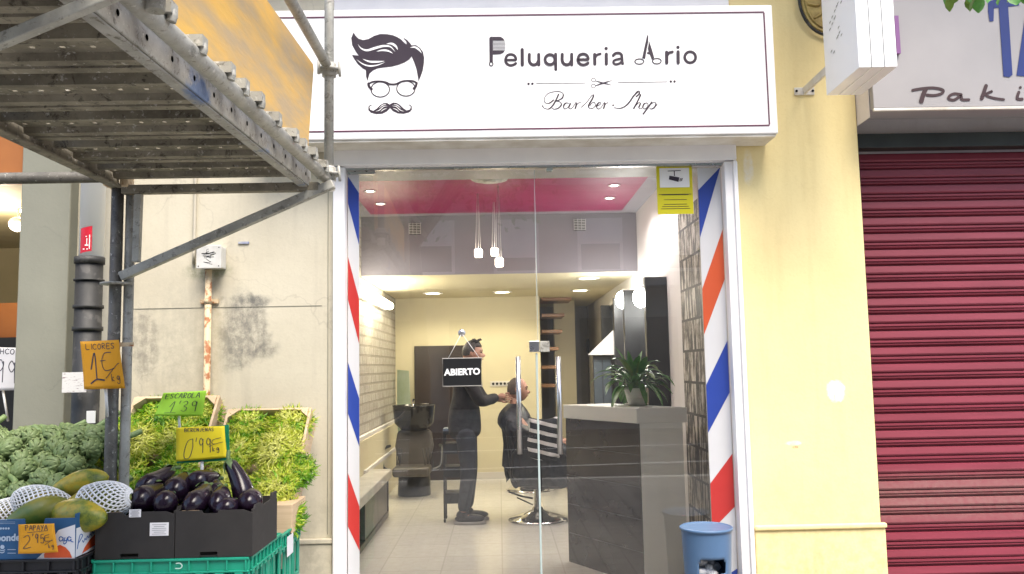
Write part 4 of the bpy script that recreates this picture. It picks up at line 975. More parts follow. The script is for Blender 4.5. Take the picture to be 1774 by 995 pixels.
for s_, q in (('L', -1), ('R', 1)):
    JL = off(J, ['h'+s_, 'k'+s_, 'a'+s_], .014); JL['h'+s_] = (J['h'+s_][0], J['h'+s_][1], hip+.02, .118); JL['c'+s_] = (J['a'+s_][0], J['a'+s_][1], FZ+.10, .062); JL['k'+s_] = (*J['k'+s_][:3], .078); del JL['a'+s_]
    skin_mb(JL, [('h'+s_, 'k'+s_), ('k'+s_, 'c'+s_)]).build('trouser_leg', M['jeans'], root)
    a_ = J['a'+s_]; mb = MB(); mb.ell((a_[0]+.065, a_[1], FZ+.052), (.145, .050, .042), 20, 10); mb.ell((a_[0]+.0, a_[1], FZ+.085), (.065, .048, .05), 16, 10)
    sh_ = mb.build('shoe', M['shoe'], root)
    mb = MB(); mb.lathe([(1, 0), (1.02, .012), (1, .028)], (a_[0]+.065, a_[1], FZ), 24, M=Matrix.Diagonal((.15, .054, 1))); mb.build('sole', M['sole'], sh_)
# hair: short sides, swept-up front
mb = MB(); N_, K = 40, 16; vs = []
for i in range(K+1):
    ph = PI*.56*i/K; z = math.cos(ph); rr = max(1e-4, math.sin(ph))
    for k_ in range(N_):
        th = 2*PI*k_/N_; cx = math.cos(th); cy = math.sin(th)
        if cx > .25 and z < .45: z2 = .45+.02*cx
        else: z2 = z
        if -.2 < cx <= .25 and z < .05: z2 = .05
        r2 = math.sqrt(max(0, 1-z2*z2)) if z2 != z else rr
        lift = .010+.012*max(0, z2)*max(0, .4+cx)
        vs.append(HC+Vector((r2*cx*(.100+.006), r2*cy*(.078+.006), z2*(.120+lift*.8))))
mb.add(vs, [(i*N_+k_, (i+1)*N_+k_, (i+1)*N_+(k_+1) % N_, i*N_+(k_+1) % N_) for i in range(K) for k_ in range(N_)], 0, True)
for k_ in range(26):
    a_ = -.050+.100*(k_ % 13)/12; b_ = .075-.055*(k_//13); q_ = HC+Vector((b_-.045, a_*.9, .098)); mb.tube([q_, q_+Vector((.030, 0, .026)), q_+Vector((.052, a_*.05, .034)), q_+Vector((.060, 0, .026))], [.013, .014, .011, .004], 6)
mb.build('hair', M['hair'], root)

# ---- customer, seated, facing right, black cape
ch = cust_h; HC2 = Vector((ch.x+.004, YCH, ch.z+.005)); hz = FZ+.60; cx = XCH
root = thing('person', (cx, YCH, FZ+.45), 'seated balding man in a black barber cape with white striped cloth, facing right', 'person')
xs_ = HC2.x-.05
J = {'pel': (cx-.10, YCH, hz, (.15, .12)), 'wai': (cx-.13, YCH, hz+.2, (.13, .10)), 'che': (xs_+.0, YCH, HC2.z-.36, (.15, .115)), 'shc': (xs_+.01, YCH, HC2.z-.23, (.10, .08)), 'nec': (HC2.x-.03, YCH, HC2.z-.15, .056), 'hea': (HC2.x-.015, YCH, HC2.z-.05, .058),
     'sL': (xs_+.02, YCH-.18, HC2.z-.26, .058), 'eL': (cx+.0, YCH-.25, hz+.15, .042), 'wL': (cx+.2, YCH-.16, hz+.16, .028), 'sR': (xs_+.02, YCH+.18, HC2.z-.26, .058), 'eR': (cx+.0, YCH+.25, hz+.15, .042), 'wR': (cx+.2, YCH+.16, hz+.16, .028),
     'hL': (cx-.06, YCH-.10, hz, .085), 'kL': (cx+.34, YCH-.11, hz+.02, .062), 'aL': (cx+.34, YCH-.11, FZ+.25, .042), 'tL': (cx+.44, YCH-.11, FZ+.215, .03),
     'hR': (cx-.06, YCH+.10, hz, .085), 'kR': (cx+.34, YCH+.11, hz+.02, .062), 'aR': (cx+.34, YCH+.11, FZ+.25, .042), 'tR': (cx+.44, YCH+.11, FZ+.215, .03)}
mb = skin_mb(J, E); head_mb(mb, HC2, 1.0); hand(mb, J['wL'][:3], (1, .2, -.05), (0, 0, -1), 1, .5); hand(mb, J['wR'][:3], (1, -.2, -.05), (0, 0, -1), 1, .5)
mb.build('body', M['skinA'], root); face_bits(root, HC2)
mb = MB(); vs = []; K = 12
for i in range(K+1):   # cropped hair: back and sides only, receding front
    ph = PI*(.12+.50*i/K); z = math.cos(ph); rr = math.sin(ph)
    for k_ in range(25):
        th = R(78)+R(204)*k_/24; vs.append(HC2+Vector((rr*math.cos(th)*.1035, rr*math.sin(th)*.0785, z*.1225)))
mb.add(vs, [(i*25+k_, (i+1)*25+k_, (i+1)*25+k_+1, i*25+k_+1) for i in range(K) for k_ in range(24)], 0, True); mb.build('hair', M['cropped'], root)
# cape: draped shell from the neck over shoulders, lap and arms
mb = MB(); rings = []
spec = [(HC2.x-.03, HC2.z-.135, .070, .070), (HC2.x-.035, HC2.z-.17, .10, .12), (xs_+.01, HC2.z-.22, .15, .22), (xs_+.01, HC2.z-.34, .18, .27), (cx-.13, hz+.30, .20, .31), (cx-.06, hz+.20, .27, .33), (cx+.03, hz+.10, .34, .34), (cx+.05, hz-.02, .37, .34), (cx+.05, hz-.16, .375, .345)]
N_ = 64; vs = []
for i, (x_, z_, rx_, ry_) in enumerate(spec):
    for k_ in range(N_):
        th = 2*PI*k_/N_; f = 1+.05*(i/8)*math.sin(9*th+i*.4)+.03*(i/8)*math.sin(17*th+1)
        sq = 1
        hang = -.10*(i/8)**2*math.sin(5*th+.7)
        vs.append((x_+rx_*math.cos(th)*f, YCH+ry_*math.sin(th)*f, z_+(hang if i > 5 else 0)))
mb.add(vs, [(i*N_+k_, (i+1)*N_+k_, (i+1)*N_+(k_+1) % N_, i*N_+(k_+1) % N_) for i in range(len(spec)-1) for k_ in range(N_)], 0, True)
cp = mb.build('cape', M['cape'], root, sub=1)
bst = MatB('striped_cloth'); wv = bst.N('ShaderNodeTexWave'); wv.bands_direction = 'DIAGONAL'; wv.inputs['Scale'].default_value = 7; wv.inputs['Distortion'].default_value = .3
bst.L(bst.coords(True, (.25, 0, 1)), wv.inputs['Vector']); bst.L(bst.ramp(wv.outputs['Fac'], [(.62, (.012, .012, .016)), (.68, (.6, .58, .58))], 'CONSTANT'), bst.b.inputs['Base Color']); bst.b.inputs['Roughness'].default_value = .8
a = at(915, 722, YCH-.38); b = at(968, 792, YCH-.38)
mb = MB(); vs = []
for i in range(9):
    for j in range(9):
        u = i/8; v = j/8; vs.append((a.x+(b.x-a.x)*(u+.06*math.sin(v*7)), YCH-.36-.02*math.sin(u*12)-.02*v, a.z+(b.z-a.z)*v-.03*math.sin(u*3)))
mb.add(vs, [(i*9+j, i*9+j+1, (i+1)*9+j+1, (i+1)*9+j) for i in range(8) for j in range(8)], 0, True); o = mb.build('striped_cloth', bst.m, root); md = o.modifiers.new('t', 'SOLIDIFY'); md.thickness = .012

# -------------------------------------------------- reception desk
d0 = atZ(986, 973, FZ); d1 = atZ(1056, 996, FZ)
dv = (d1-d0).normalized(); dz = at(988, 701, d0.y).z
xe = None
for i in range(200):
    q_ = d0+dv*(i*.01)
    if at(1110, 850, q_.y).x <= q_.x: xe = q_; break
pe = xe; re_ = at(1187, 850, pe.y).x
t = thing('reception_desk', ((d0.x+re_)/2, 6, FZ), 'tall reception desk with white top, dark glossy front and pale end panel', 'desk')
M['darkgloss'] = mat('dark_gloss_panel', (.035, .026, .024), (.026, .02, .019), 3, .15, rvar=.03); M['deskwhite'] = mat('desk_white_laminate', (.78, .78, .73), (.74, .74, .70), 3, .35)
nrm = Vector((dv.y, -dv.x, 0));  nrm = nrm if nrm.x > 0 else -nrm
fr_z = at(1000, 724, d0.y).z
mb = MB(); mb.prism([d0, pe, pe+nrm*.03, d0+nrm*.03], (0, 0, fr_z-.002-FZ)); mb.build('front_panel', M['darkgloss'], t)
mb = MB()
for k_ in range(1, 5): zz = FZ+(fr_z-FZ)*k_/5; mb.prism([d0-nrm*.0015+Vector((0, 0, zz-FZ)), pe-nrm*.0015+Vector((0, 0, zz-FZ)), pe+nrm*.001+Vector((0, 0, zz-FZ)), d0+nrm*.001+Vector((0, 0, zz-FZ))], (0, 0, .004))
mb.build('panel_joint', M['blackplastic'], t)
mb = MB(); o_ = -nrm*.02; zt_ = Vector((0, 0, fr_z-FZ)); mb.prism([d0+o_+zt_, pe+o_+zt_, pe+Vector((.33, 0, 0))+zt_, d0+Vector((.35, .05, 0))+zt_], (0, 0, dz-fr_z)); mb.build('counter_top', M['deskwhite'], t, bevel=.004)
MB().box(pe.x+.001, re_, pe.y-.0, pe.y+.05, FZ, dz+.004).build('end_panel', M['deskwhite'], t, bevel=.004)
MB().box(pe.x+.04, re_, pe.y+.051, d0.y+.2, fr_z-.3, fr_z-.02).build('work_shelf', M['deskwhite'], t)
# plant on the desk
pp = at(1102, 697, 6.15); zpt = dz+.001
t = thing('potted_plant', (pp.x, 6.15, zpt), 'leafy green plant in a white pot on the reception desk', 'plant')
h_ = (at(1102, 672, 6.15).z-zpt); s_ = 1440/6.15
MB().lathe([(.055, .012), (.062, .02), (.085, h_-.01), (.088, h_), (.078, h_), (.070, .05), (.001, .05)], (pp.x, 6.15, zpt), 24).build('pot', M['white'], t)
MB().lathe([(.06, 0), (.085, .010), (.088, .012), (.001, .012)], (pp.x, 6.15, zpt), 24).build('saucer', M['white'], t)
M['leaf'] = mat('dark_green_leaf', (.10, .28, .05), (.05, .17, .03), 20, .35); M['leaf2'] = mat('light_green_leaf', (.16, .25, .035), (.08, .16, .02), 20, .4)
def leaf(mb, base, d, L_, w_, droop, mi=0, k=8):
    d = Vector(d).normalized(); side = d.cross(Vector((0, 0, 1)));  side = side.normalized() if side.length > .05 else Vector((1, 0, 0))
    p = Vector(base); vs = []; v = d.copy()
    for i in range(k+1):
        u = i/k; ww = w_*(.12 if u < .35 else math.sin(PI*min(1, (u-.35)/.65*.93+.05))**.8)
        nrm_ = side.cross(v).normalized()
        vs += [p-side*ww/2+nrm_*ww*.18, p.copy(), p+side*ww/2+nrm_*ww*.18]
        v = (v+Vector((0, 0, -droop/k))).normalized(); p = p+v*L_/k
    mb.add(vs, [(i*3+j, i*3+j+1, (i+1)*3+j+1, (i+1)*3+j) for i in range(k) for j in (0, 1)], mi, True)
mb = MB(); rnd = random.Random(3)
for i in range(80):
    a_ = rnd.uniform(0, 2*PI); e_ = rnd.uniform(.75, 1.5); d_ = (math.cos(a_)*math.cos(e_), math.sin(a_)*math.cos(e_), math.sin(e_))
    leaf(mb, (pp.x+rnd.uniform(-.04, .04), 6.15+rnd.uniform(-.04, .04), zpt+h_-.02), d_, rnd.uniform(.18, .40), rnd.uniform(.032, .062), rnd.uniform(.8, 3.2), 1 if rnd.random() < .12 else 0)
mb.build('foliage', [M['leaf'], M['leaf2']], t)

# -------------------------------------------------- styling stations on the right wall
def station(Y0, Y1, label, lamp_px):
    zt2 = at(1127, 481, 7.1).z if Y0 < 8 else 2.28
    t = thing('mirror_station', (XR, (Y0+Y1)/2, FZ+.9), label, 'mirror')
    mb = MB(); mb.box(XR-.19, XR-.001, Y0, Y0+.08, FZ+1.0, zt2); mb.box(XR-.19, XR-.001, Y1-.08, Y1, FZ+1.0, zt2); mb.box(XR-.08, XR-.002, Y0+.081, Y1-.081, zt2-.06, zt2-.001); mb.build('frame', M['blackplastic'], t, bevel=.004)
    MB().box(XR-.02, XR-.003, Y0+.082, Y1-.082, FZ+1.0, zt2-.061).build('mirror', mat('mirror_silver', (.85, .86, .86), None, 3, .02, 1.0, rvar=0) if 'mirror_silver' not in bpy.data.materials else bpy.data.materials['mirror_silver'], t)
    MB().box(XR-.34, XR-.195, Y0, Y1, FZ+.80, FZ+.86).box(XR-.32, XR-.02, Y0+.02, Y1-.02, FZ, FZ+.799).build('shelf', M['blackplastic'], t, bevel=.004)
    p = atX(lamp_px[0], lamp_px[1], XR-.17)
    l = thing('mirror_lamp', (XR, p.y, p.z), 'bright round lamp above the '+('nearer' if Y0 < 8 else 'farther')+' mirror on the right wall', 'wall lamp', 'mirror lamps')
    MB().ell(p, (.07, .07, .09), 20, 12).build('globe', lamp_mat('globe_glow', (1, .97, .92), 30) if 'globe_glow' not in bpy.data.materials else bpy.data.materials['globe_glow'], l)
    MB().tube([(XR-.001, p.y, p.z+.1), (p.x, p.y, p.z+.1), (p.x, p.y, p.z+.085)], .012, 8).build('arm', M['chrome'], l)
    lamp('POINT', 'mirror_lamp_light', (p.x-.12, p.y, p.z), 4.5, (1, .93, .85), .07)
station(7.05, 8.35, 'nearer black-framed mirror station on the right wall', (1110, 516))
station(9.0, 10.2, 'farther black-framed mirror station on the right wall', (1078, 520))
c0 = at(1027, 616, 9.2); c1 = at(1062, 697, 9.2)
t = thing('styling_cabinet', ((c0.x+c1.x)/2, 9.3, FZ), 'dark slim cabinet behind the reception desk at the stair side', 'cabinet')
MB().box(c0.x, c1.x, 9.2, 9.55, FZ, c0.z).build('carcass', M['blackplastic'], t, bevel=.005)
mb = MB()
for u in (.25, .72): xx = c0.x+(c1.x-c0.x)*u; mb.box(xx-.045, xx+.045, 9.19, 9.1995, FZ+.1, c0.z-.05)
mb.build('door_glass', mat('smoky_glass', (.10, .12, .14), None, 5, .15), t)
a_ = [at(x_, y_, 9.1) for x_, y_ in ((1019, 615), (1065, 615), (1065, 570))]
thing_mesh(MB().prism(a_, (0, .02, 0)), 'folded_card', M['paper'], 'white triangular card standing on the dark cabinet', 'card')
c0 = at(1016, 587, 13.3); c1 = at(1034, 612, 13.3)
thing_mesh(MB().box(c0.x, c1.x, 13.25, 13.39, c1.z, c0.z), 'hand_dryer', M['blackplastic'], 'small black box on the grey corridor wall below the red sign', 'dispenser', bevel=.02)

# blue bin inside the right door edge
pbx = atZ(1222, 1010, FZ); Yb_ = 4.02; cxb = at(1225, 960, Yb_).x; zt_ = at(1225, 913, Yb_).z
t = thing('waste_bin', (cxb, Yb_, 0), 'tall blue plastic waste bin with an oval hand hole before the right glass door', 'bin')
M['binblue'] = mat('blue_bin_plastic', (.075, .145, .27), (.065, .13, .24), 5, .4)
rb = .118; zb0_ = 0.003
mb = MB(); N_ = 72; K = 60; vs = []; fs = []
for i in range(K+1):
    z_ = zb0_+(zt_-zb0_)*i/K; r_ = rb*(.70+.30*i/K)
    for k_ in range(N_): th = 2*PI*k_/N_; vs.append((cxb+r_*math.cos(th), Yb_+r_*math.sin(th), z_))
hole = lambda th, z_: abs(((th+PI/2+PI) % (2*PI))-PI)*rb/.066
for i in range(K):
    zc_ = zb0_+(zt_-zb0_)*(i+.5)/K
    for k_ in range(N_):
        th = 2*PI*(k_+.5)/N_; dth = ((th+PI/2+PI) % (2*PI))-PI
        if (dth*rb/.07)**4+((zc_-(zt_-.165))/.036)**4 < 1: continue
        fs.append((i*N_+k_, i*N_+(k_+1) % N_, (i+1)*N_+(k_+1) % N_, (i+1)*N_+k_))
mb.add(vs, fs, 0, True); mb.lathe([(.001, .002), (rb*.70, .002)], (cxb, Yb_, zb0_), N_)
o = mb.build('bucket', M['binblue'], t); md = o.modifiers.new('t', 'SOLIDIFY'); md.thickness = .004
MB().lathe([(rb*.985, -.012), (rb*1.05, -.010), (rb*1.06, 0), (rb*1.0, .004), (rb*.97, 0)], (cxb, Yb_, zt_), N_).build('rim', M['binblue'], t)
mb = MB(); rnd = random.Random(5)
for i in range(14):
    p_ = Vector((cxb+rnd.uniform(-.045, .045), Yb_+rnd.uniform(-.055, .04), zt_-.175+rnd.uniform(-.03, .02))); mb.ell(p_, (rnd.uniform(.02, .03), .024, rnd.uniform(.015, .028)), 7, 5, M=Matrix.Rotation(rnd.uniform(0, 3), 3, 'X'))
tag(mb.build('crumpled_paper', M['paper']), 'crumpled white paper inside the blue bin', 'waste paper')

# ================================================================= wall fittings
pp_ = at(158, 400, 4.02)
t = thing('drainpipe', (pp_.x, 4.03, 0), 'drainpipe, white above and black below, with a red sticker', 'drainpipe')
zj = at(155, 448, 4.03).z; rw = 20*4.03/1440; rb_ = 23.5*4.03/1440
MB().tube([(pp_.x, 4.03, zj-.02), (pp_.x, 4.03, ZT-.1)], rw, 28).build('white_pipe', M['whitepvc'], t)
mb = MB(); mb.tube([(pp_.x-.008, 4.03, 0.0), (pp_.x-.008, 4.03, zj)], rb_*.93, 28)
for yy, hh in ((452, .016), (486, .004), (532, .008), (570, .010)):
    z_ = at(155, yy, 4.03).z; mb.tube([(pp_.x-.008, 4.03, z_-hh), (pp_.x-.008, 4.03, z_+hh)], rb_*1.04, 28)
mb.build('black_pipe', M['blackpaint'], t)
a = at(160, 394, 3.98); b = at(160, 437, 3.98)
mb = MB(); vs = []
for i in range(9):
    th = R(-122)+R(58)*i/8
    for z_ in (b.z, a.z): vs.append((pp_.x+(rw+.0015)*math.cos(th), 4.03+(rw+.0015)*math.sin(th), z_+.012*(i/8-.5)))
mb.add(vs, [(2*i, 2*i+2, 2*i+3, 2*i+1) for i in range(8)], 0, True); mb.build('sticker', M['red'], t)
mb = MB()
for i, (u0, u1, v0, v1) in enumerate([(-95, -78, .25, .30), (-88, -84, .3, .55), (-76, -72, .12, .7), (-104, -80, .10, .14), (-92, -86, .6, .64)]):
    q = []
    for th, v in ((u0, v0), (u1, v0), (u1, v1), (u0, v1)): q.append((pp_.x+(rw+.0025)*math.cos(R(th)), 4.03+(rw+.0025)*math.sin(R(th)), b.z+(a.z-b.z)*v))
    mb.quad(*q)
mb.build('sticker_print', M['white'], t)
c = at(163, 722, 3.95)
thing_mesh(MB().box(c.x-.02, c.x+.02, 3.918, 3.924, c.z-.028, c.z+.028), 'label_sticker', M['white'], 'small white torn label on the black lower drainpipe', 'label')
c = at(133, 632, 3.93)
thing_mesh(MB().box(c.x-.05, c.x+.06, 3.900, 3.906, at(133, 680, 3.9).z, at(133, 645, 3.9).z), 'printed_note', mat('printed_note_paper', (.68, .66, .64), (.20, .10, .12), 120, .7, lo=.33, hi=.42, stretch=(.4, 1, 2)), 'printed white note behind the orange price card on the drainpipe', 'note')
# junction box, conduit, rusty pipe
a = at(343, 427, 4.12); b = at(383, 464, 4.12)
t = thing('junction_box', ((a.x+b.x)/2, 4.19, b.z), 'square grey plastic junction box with scribbles on the cream wall', 'junction box')
MB().box(a.x, b.x, 4.115, 4.199, b.z, a.z).build('housing', M['boxgrey'], t, bevel=.006)
MB().box(a.x-.004, b.x+.004, 4.108, 4.1149, b.z-.004, a.z+.004).build('lid', M['boxgrey'], t, bevel=.003)
mb = MB()
for xx in (a.x+.008, b.x-.008):
    for zz in (a.z-.008, b.z+.008): mb.ell((xx, 4.1075, zz), (.003, .002, .003), 8, 6)
f = on(4.1072); rnd = random.Random(9)
stroke(mb, [(350+rnd.uniform(0, 26), 436+i*1.6+rnd.uniform(-3, 3)) for i in range(14)], .7, f)
stroke(mb, [(352+rnd.uniform(0, 22), 434+i*1.2+rnd.uniform(-3, 3)) for i in range(12)], .6, f)
mb.build('scribble', M['signblack'], t)
px_ = at(360, 560, 4.17)
t = thing('rusty_pipe', (px_.x, 4.17, 0), 'thin cream pipe with flaking rust running down from the junction box', 'pipe')
MB().tube([(px_.x, 4.170, 0), (px_.x, 4.170, b.z-.001)], .0165, 14).build('pipe', M['rust'], t)
mb = MB()
for yy in (522,):
    z_ = at(360, yy, 4.17).z; mb.tube([(px_.x, 4.17, z_-.012), (px_.x, 4.17, z_+.012)], .020, 14); mb.box(px_.x-.045, px_.x+.045, 4.186, 4.1995, z_-.010, z_+.010)
mb.build('clamp', M['rust'], t)
cx_ = at(338, 380, 4.19)
t = thing('conduit', (cx_.x, 4.19, 1.9), 'thin painted cable conduit running up the cream wall above the junction box', 'conduit')
c1_ = at(340, 432, 4.19); MB().tube(spline([(cx_.x+.03, 4.185, c1_.z-.02), (cx_.x, 4.19, c1_.z+.05), (cx_.x-.002, 4.19, c1_.z+.15), (cx_.x, 4.19, ZT-.2)]), .008, 10).build('tube', M['conduit'], t)
c = at(417, 421, 4.195)
o = thing_mesh(MB().box(c.x-.012, c.x+.042, 4.192, 4.1985, c.z-.005, c.z+.006), 'marker_tag', mat('blue_tag', (.10, .14, .34), (.5, .5, .5), 30, .5), 'tiny blue and white tag stuck on the cream wall', 'tag')

# ================================================================= scaffold
YR_ = 3.40
sR = at(562, 318, YR_); zdk = at(400, 316, YR_).z            # underside of the decks, rear edge
pL = at(200, 320, YR_).x; pR = at(571, 300, 3.45).x
sc = thing('scaffold', ((pL+pR)/2, 2.6, 0), 'steel scaffold platform on a cantilever bracket over the grocer display', 'scaffold')
YF = 0.35
# decks: corrugated steel planks lying parallel to the facade
rnd = random.Random(11)
dw = .300; ndk = int((YR_-YF)/(dw+.018))
x0 = pL+.02
SK = .038
xe_ = lambda Y: pR-.075-(YR_-Y)*SK
for k in range(ndk):
    ya = YR_-.03-k*(dw+.018); yb = ya-dw; z0 = zdk+.012; x1 = xe_((ya+yb)/2)-.004
    # profile across the plank (y, z): side box ribs deeper than the pan
    pr = [(ya, z0+.085), (ya, z0), (ya-.036, z0), (ya-.040, z0+.020), (ya-.060, z0+.020)]
    pr2 = [(ya-.135, z0+.020), (ya-.150, z0+.020), (ya-.154, z0+.002), (ya-.172, z0+.002), (ya-.176, z0+.085), (yb+.040, z0+.085), (yb+.036, z0), (yb, z0), (yb, z0+.085)]
    mb = MB()
    for q in (pr, pr2): n_ = len(q); mb.add([(x0, y, z) for y, z in q]+[(x1, y, z) for y, z in q], [(i, i+1, n_+i+1, n_+i) for i in range(n_-1)])
    hs = .006      # perforated walking strip: real round-cornered openings in two staggered rows
    rows_ = [ya-.060, ya-.076-hs, ya-.076+hs, ya-.118-hs, ya-.118+hs, ya-.135]
    ys_ = [ya-.060, ya-.076+hs, ya-.076-hs, ya-.118+hs, ya-.118-hs, ya-.135]
    for r_ in range(5):
        y0_, y1_ = ys_[r_], ys_[r_+1]
        if r_ in (1, 3):
            xx = x0; st_ = .075; off_ = .02 if r_ == 1 else .055
            while xx < x1:
                xe = min(x1, xx+off_); mb.add([(xx, y0_, z0+.020), (xe, y0_, z0+.020), (xe, y1_, z0+.020), (xx, y1_, z0+.020)], [(0, 1, 2, 3)]); xx = xe+2*hs; off_ = st_-2*hs
        else: mb.add([(x0, y0_, z0+.020), (x1, y0_, z0+.020), (x1, y1_, z0+.020), (x0, y1_, z0+.020)], [(0, 1, 2, 3)])
    o = mb.build('deck_plank', M['galvdirty'], sc)
    for yy in ((ya-.05, yb+.05) if k % 2 == 0 else (ya-.05, yb+.12)):    # end hooks over the right-hand tube
        mb = MB(); mb.tube(spline([(x1+.02, yy, z0+.046), (x1+.055, yy, z0+.048), (x1+.082, yy, z0+.044), (x1+.098, yy, z0+.024), (x1+.096, yy, z0+.006)]), .012, 8)
        mb.box(x1+.070, x1+.104, yy-.020, yy+.020, z0+.022, z0+.052)
        mb.build('hook', M['galv'], o)
# end beams: blue-and-grey channel with holes under the deck ends, and round tube
M['galvblue'] = worn_metal('steel_with_blue_paint', (.46, .45, .42), (.28, .27, .25), (.12, .10, .08), .8, .2, .6, 10, patch=(.07, .16, .38))
mb = MB()
def skewed(mb, xa, xb, za, zb):
    f0 = [(xe_(YF)+a, YF, z) for a, z in ((xa, za), (xb, za), (xb, zb), (xa, zb))]; mb.prism(f0, (xe_(YR_)-xe_(YF), YR_-YF, 0))
skewed(mb, .001, .008, zdk-.025, zdk+.055); skewed(mb, -.034, .0005, zdk-.030, zdk-.024)
mb.build('end_channel', M['galvblue'], sc, bevel=.002)
for k in range(22):
    yy = YR_-.08-k*.14; mb = MB(); mb.lathe([(.001, 0), (.008, 0)], (xe_(yy)+.0088, yy, zdk+.012), 8, M=Matrix.Rotation(R(90), 3, 'Y')); mb.build('channel_hole', M['dark'], sc)
xt = pR-.012
MB().tube([(xt-(YR_-YF)*SK, YF, zdk+.020), (xt+.0015, YR_+.04, zdk+.020)], .0242, 18).build('end_tube', M['galv'], sc)
mb = MB(); mb.box(x0-.03, x0-.004, YF, YR_, zdk-.02, zdk+.06); mb.box(x0-.0035, x0+.02, YF, YR_, zdk-.022, zdk-.012); mb.build('left_beam', M['galvdirty'], sc, bevel=.003)
# rear standard and its disc, ledger tube to the left
sx = at(198, 560, YR_).x
MB().tube([(sx, YR_, 0.02), (sx, YR_, zdk-.002)], .0242, 20).build('standard', M['oldpost'], sc)
MB().tube([(sx+.046, YR_+.02, 0.02), (sx+.046, YR_+.02, zdk-.002)], .020, 14).build('standard', M['galv'], sc)
zdsc = at(198, 492, YR_).z
mb = MB(); mb.lathe([(.026, -.004), (.062, -.004), (.062, .004), (.026, .004)], (sx+.004, YR_, zdsc), 20); mb.build('rosette', M['galv'], sc)
zl = at(100, 308, YR_).z
MB().tube([(-4.5, YR_+.0, zl-.0), (sx-.026, YR_, zl)], .0242, 16).build('ledger', M['oldpost'], sc)
mb = MB(); mb.box(sx-.045, sx-.012, YR_-.04, YR_+.04, zl-.045, zl+.03); mb.box(sx+.02, sx+.055, YR_-.035, YR_+.03, zl-.05, zl+.01); mb.build('coupler', M['rust'], sc, bevel=.005)
# cantilever bracket of square tube: top, strut, diagonal
def bracket(Y, th=.036):
    mb = MB(); mb.beam((sx+.025, Y, zdk-.028), (pR-.03, Y, zdk-.028), .038, .036); mb.build('bracket_rail', M['galvdirty'], sc, bevel=.003)
    a_ = at(212, 480, YR_); b_ = at(566, 318, YR_); dz_ = .0
    mb = MB(); mb.beam((a_.x, Y, a_.z), (b_.x+.03, Y, b_.z-.005), th, th); mb.build('diagonal', M['galv'], sc, bevel=.003)
    s_ = at(238, 460, YR_); mb = MB(); mb.beam((s_.x, Y, s_.z+.012), (s_.x+.004, Y, zdk-.047), .028, .028); mb.build('strut', M['galv'], sc, bevel=.003)
bracket(YR_-.01); bracket(1.57, .024)
# right-hand upright with rail, wedge coupler, lower spigot
zb_u = at(571, 330, 3.45).z; zt_u = 3.9; zc_u = at(572, 122, 3.45).z
xu = at(570, 200, 3.45).x
MB().tube([(xu, 3.45, zb_u), (xu, 3.45, zt_u)], .0200, 18).build('upright', M['galv'], sc)
MB().tube([(xu, 3.45, zb_u-.001), (xu, 3.45, zb_u+.10)], .0245, 18).build('spigot', M['frame'], sc)
def coupler(z_):
    mb = MB(); mb.lathe([(.022, -.006), (.046, -.006), (.048, 0), (.046, .006), (.022, .006)], (xu, 3.45, z_), 18)
    mb.lathe([(.0205, -.03), (.030, -.028), (.030, .028), (.0205, .03)], (xu, 3.45, z_), 16)
    mb.tube([(xu+.045, 3.43, z_+.03), (xu+.050, 3.43, z_-.035)], .006, 6); mb.tube([(xu-.035, 3.41, z_+.03), (xu-.035, 3.41, z_-.03)], .007, 6); mb.build('coupler', M['galv'], sc)
coupler(zc_u); coupler(at(572, 302, 3.45).z)
zr = at(566, 112, 3.42).z
MB().tube([(xu-.005, YF, zr+.02), (xu-.005, 3.43, zr)], .0205, 18).build('guard_rail', M['galv'], sc)
for y_ in (1.75,): MB().tube([(xu-.03, y_, zdk), (xu-.03, y_, zt_u)], .0200, 16).build('upright', M['galv'], sc)
# plywood toe board at the right-hand edge
tb0 = at(540, 240, 3.36); tbz0 = zdk+.075; tbz1 = at(549, 113, 3.36).z
xb0 = at(531, 240, 3.38).x
mb = MB(); pl = [(xu-.046-.11, YF, tbz0), (xu-.048, 3.27, tbz0), (xu-.046, 3.36, tbz1-.02), (xu-.046, 3.35, tbz1), (xu-.046-.11, YF, tbz1)]
mb.prism(pl, (-.018, 0, 0)); mb.build('toe_board', M['plywood'], sc)

# ================================================================= greengrocer's opening at far left
t = thing('grocer_shop', (at(-200, 600, 5).x, 5.2, 0), 'greengrocer interior with orange fascia and yellowish wall at the far left', 'shop')
M['gy'] = mat('grocer_wall_paint', (.52, .44, .25), (.42, .35, .20), 2, .7, world=True); M['go'] = mat('orange_brown_board', (.42, .15, .035), (.34, .12, .03), 3, .6, world=True)
xg = XP0-.001
za_, zb2 = at(20, 318, 4.2).z, at(20, 238, 4.2).z
MB().box(-6, xg, 4.15, 4.25, za_, zb2).build('fascia', M['go'], t, bevel=.004)
MB().box(-6, xg, 4.15, 4.249, zb2+.001, ZT).build('upper_panel', M['gy'], t)
MB().box(-6, xg, 4.251, 6.5, za_+.02, za_+.1).build('ceiling', M['gy'], t)
MB().box(-6, xg, 6.5, 6.6, 0, za_+.1).build('back_wall', M['gy'], t)
MB().box(xg-.0, XP0+.1, 4.701, 6.5, 0, za_+.1).build('side_wall', M['gy'], t)
z0_, z1_ = at(20, 585, 5.6).z, at(20, 525, 5.6).z
MB().box(-6, xg-.001, 5.6, 5.65, z0_, z1_).build('orange_panel', M['go'], t)
MB().box(-6, xg-.001, 5.55, 5.7, .1, z0_-.001).build('dark_shelving', M['blackplastic'], t)
rnd = random.Random(4); mb = MB()
for k in range(12): 
    xx = xg-.06-k*.05; z_ = at(20, rnd.uniform(590, 625), 5.5).z; mb.box(xx-.012, xx+.012, 5.49, 5.549, z_-.05, z_+.03, M=None)
mb.build('goods', M['paper'], t)
p = atZ(42, 356, za_+.019)
p = at(40, 356, 5.0)
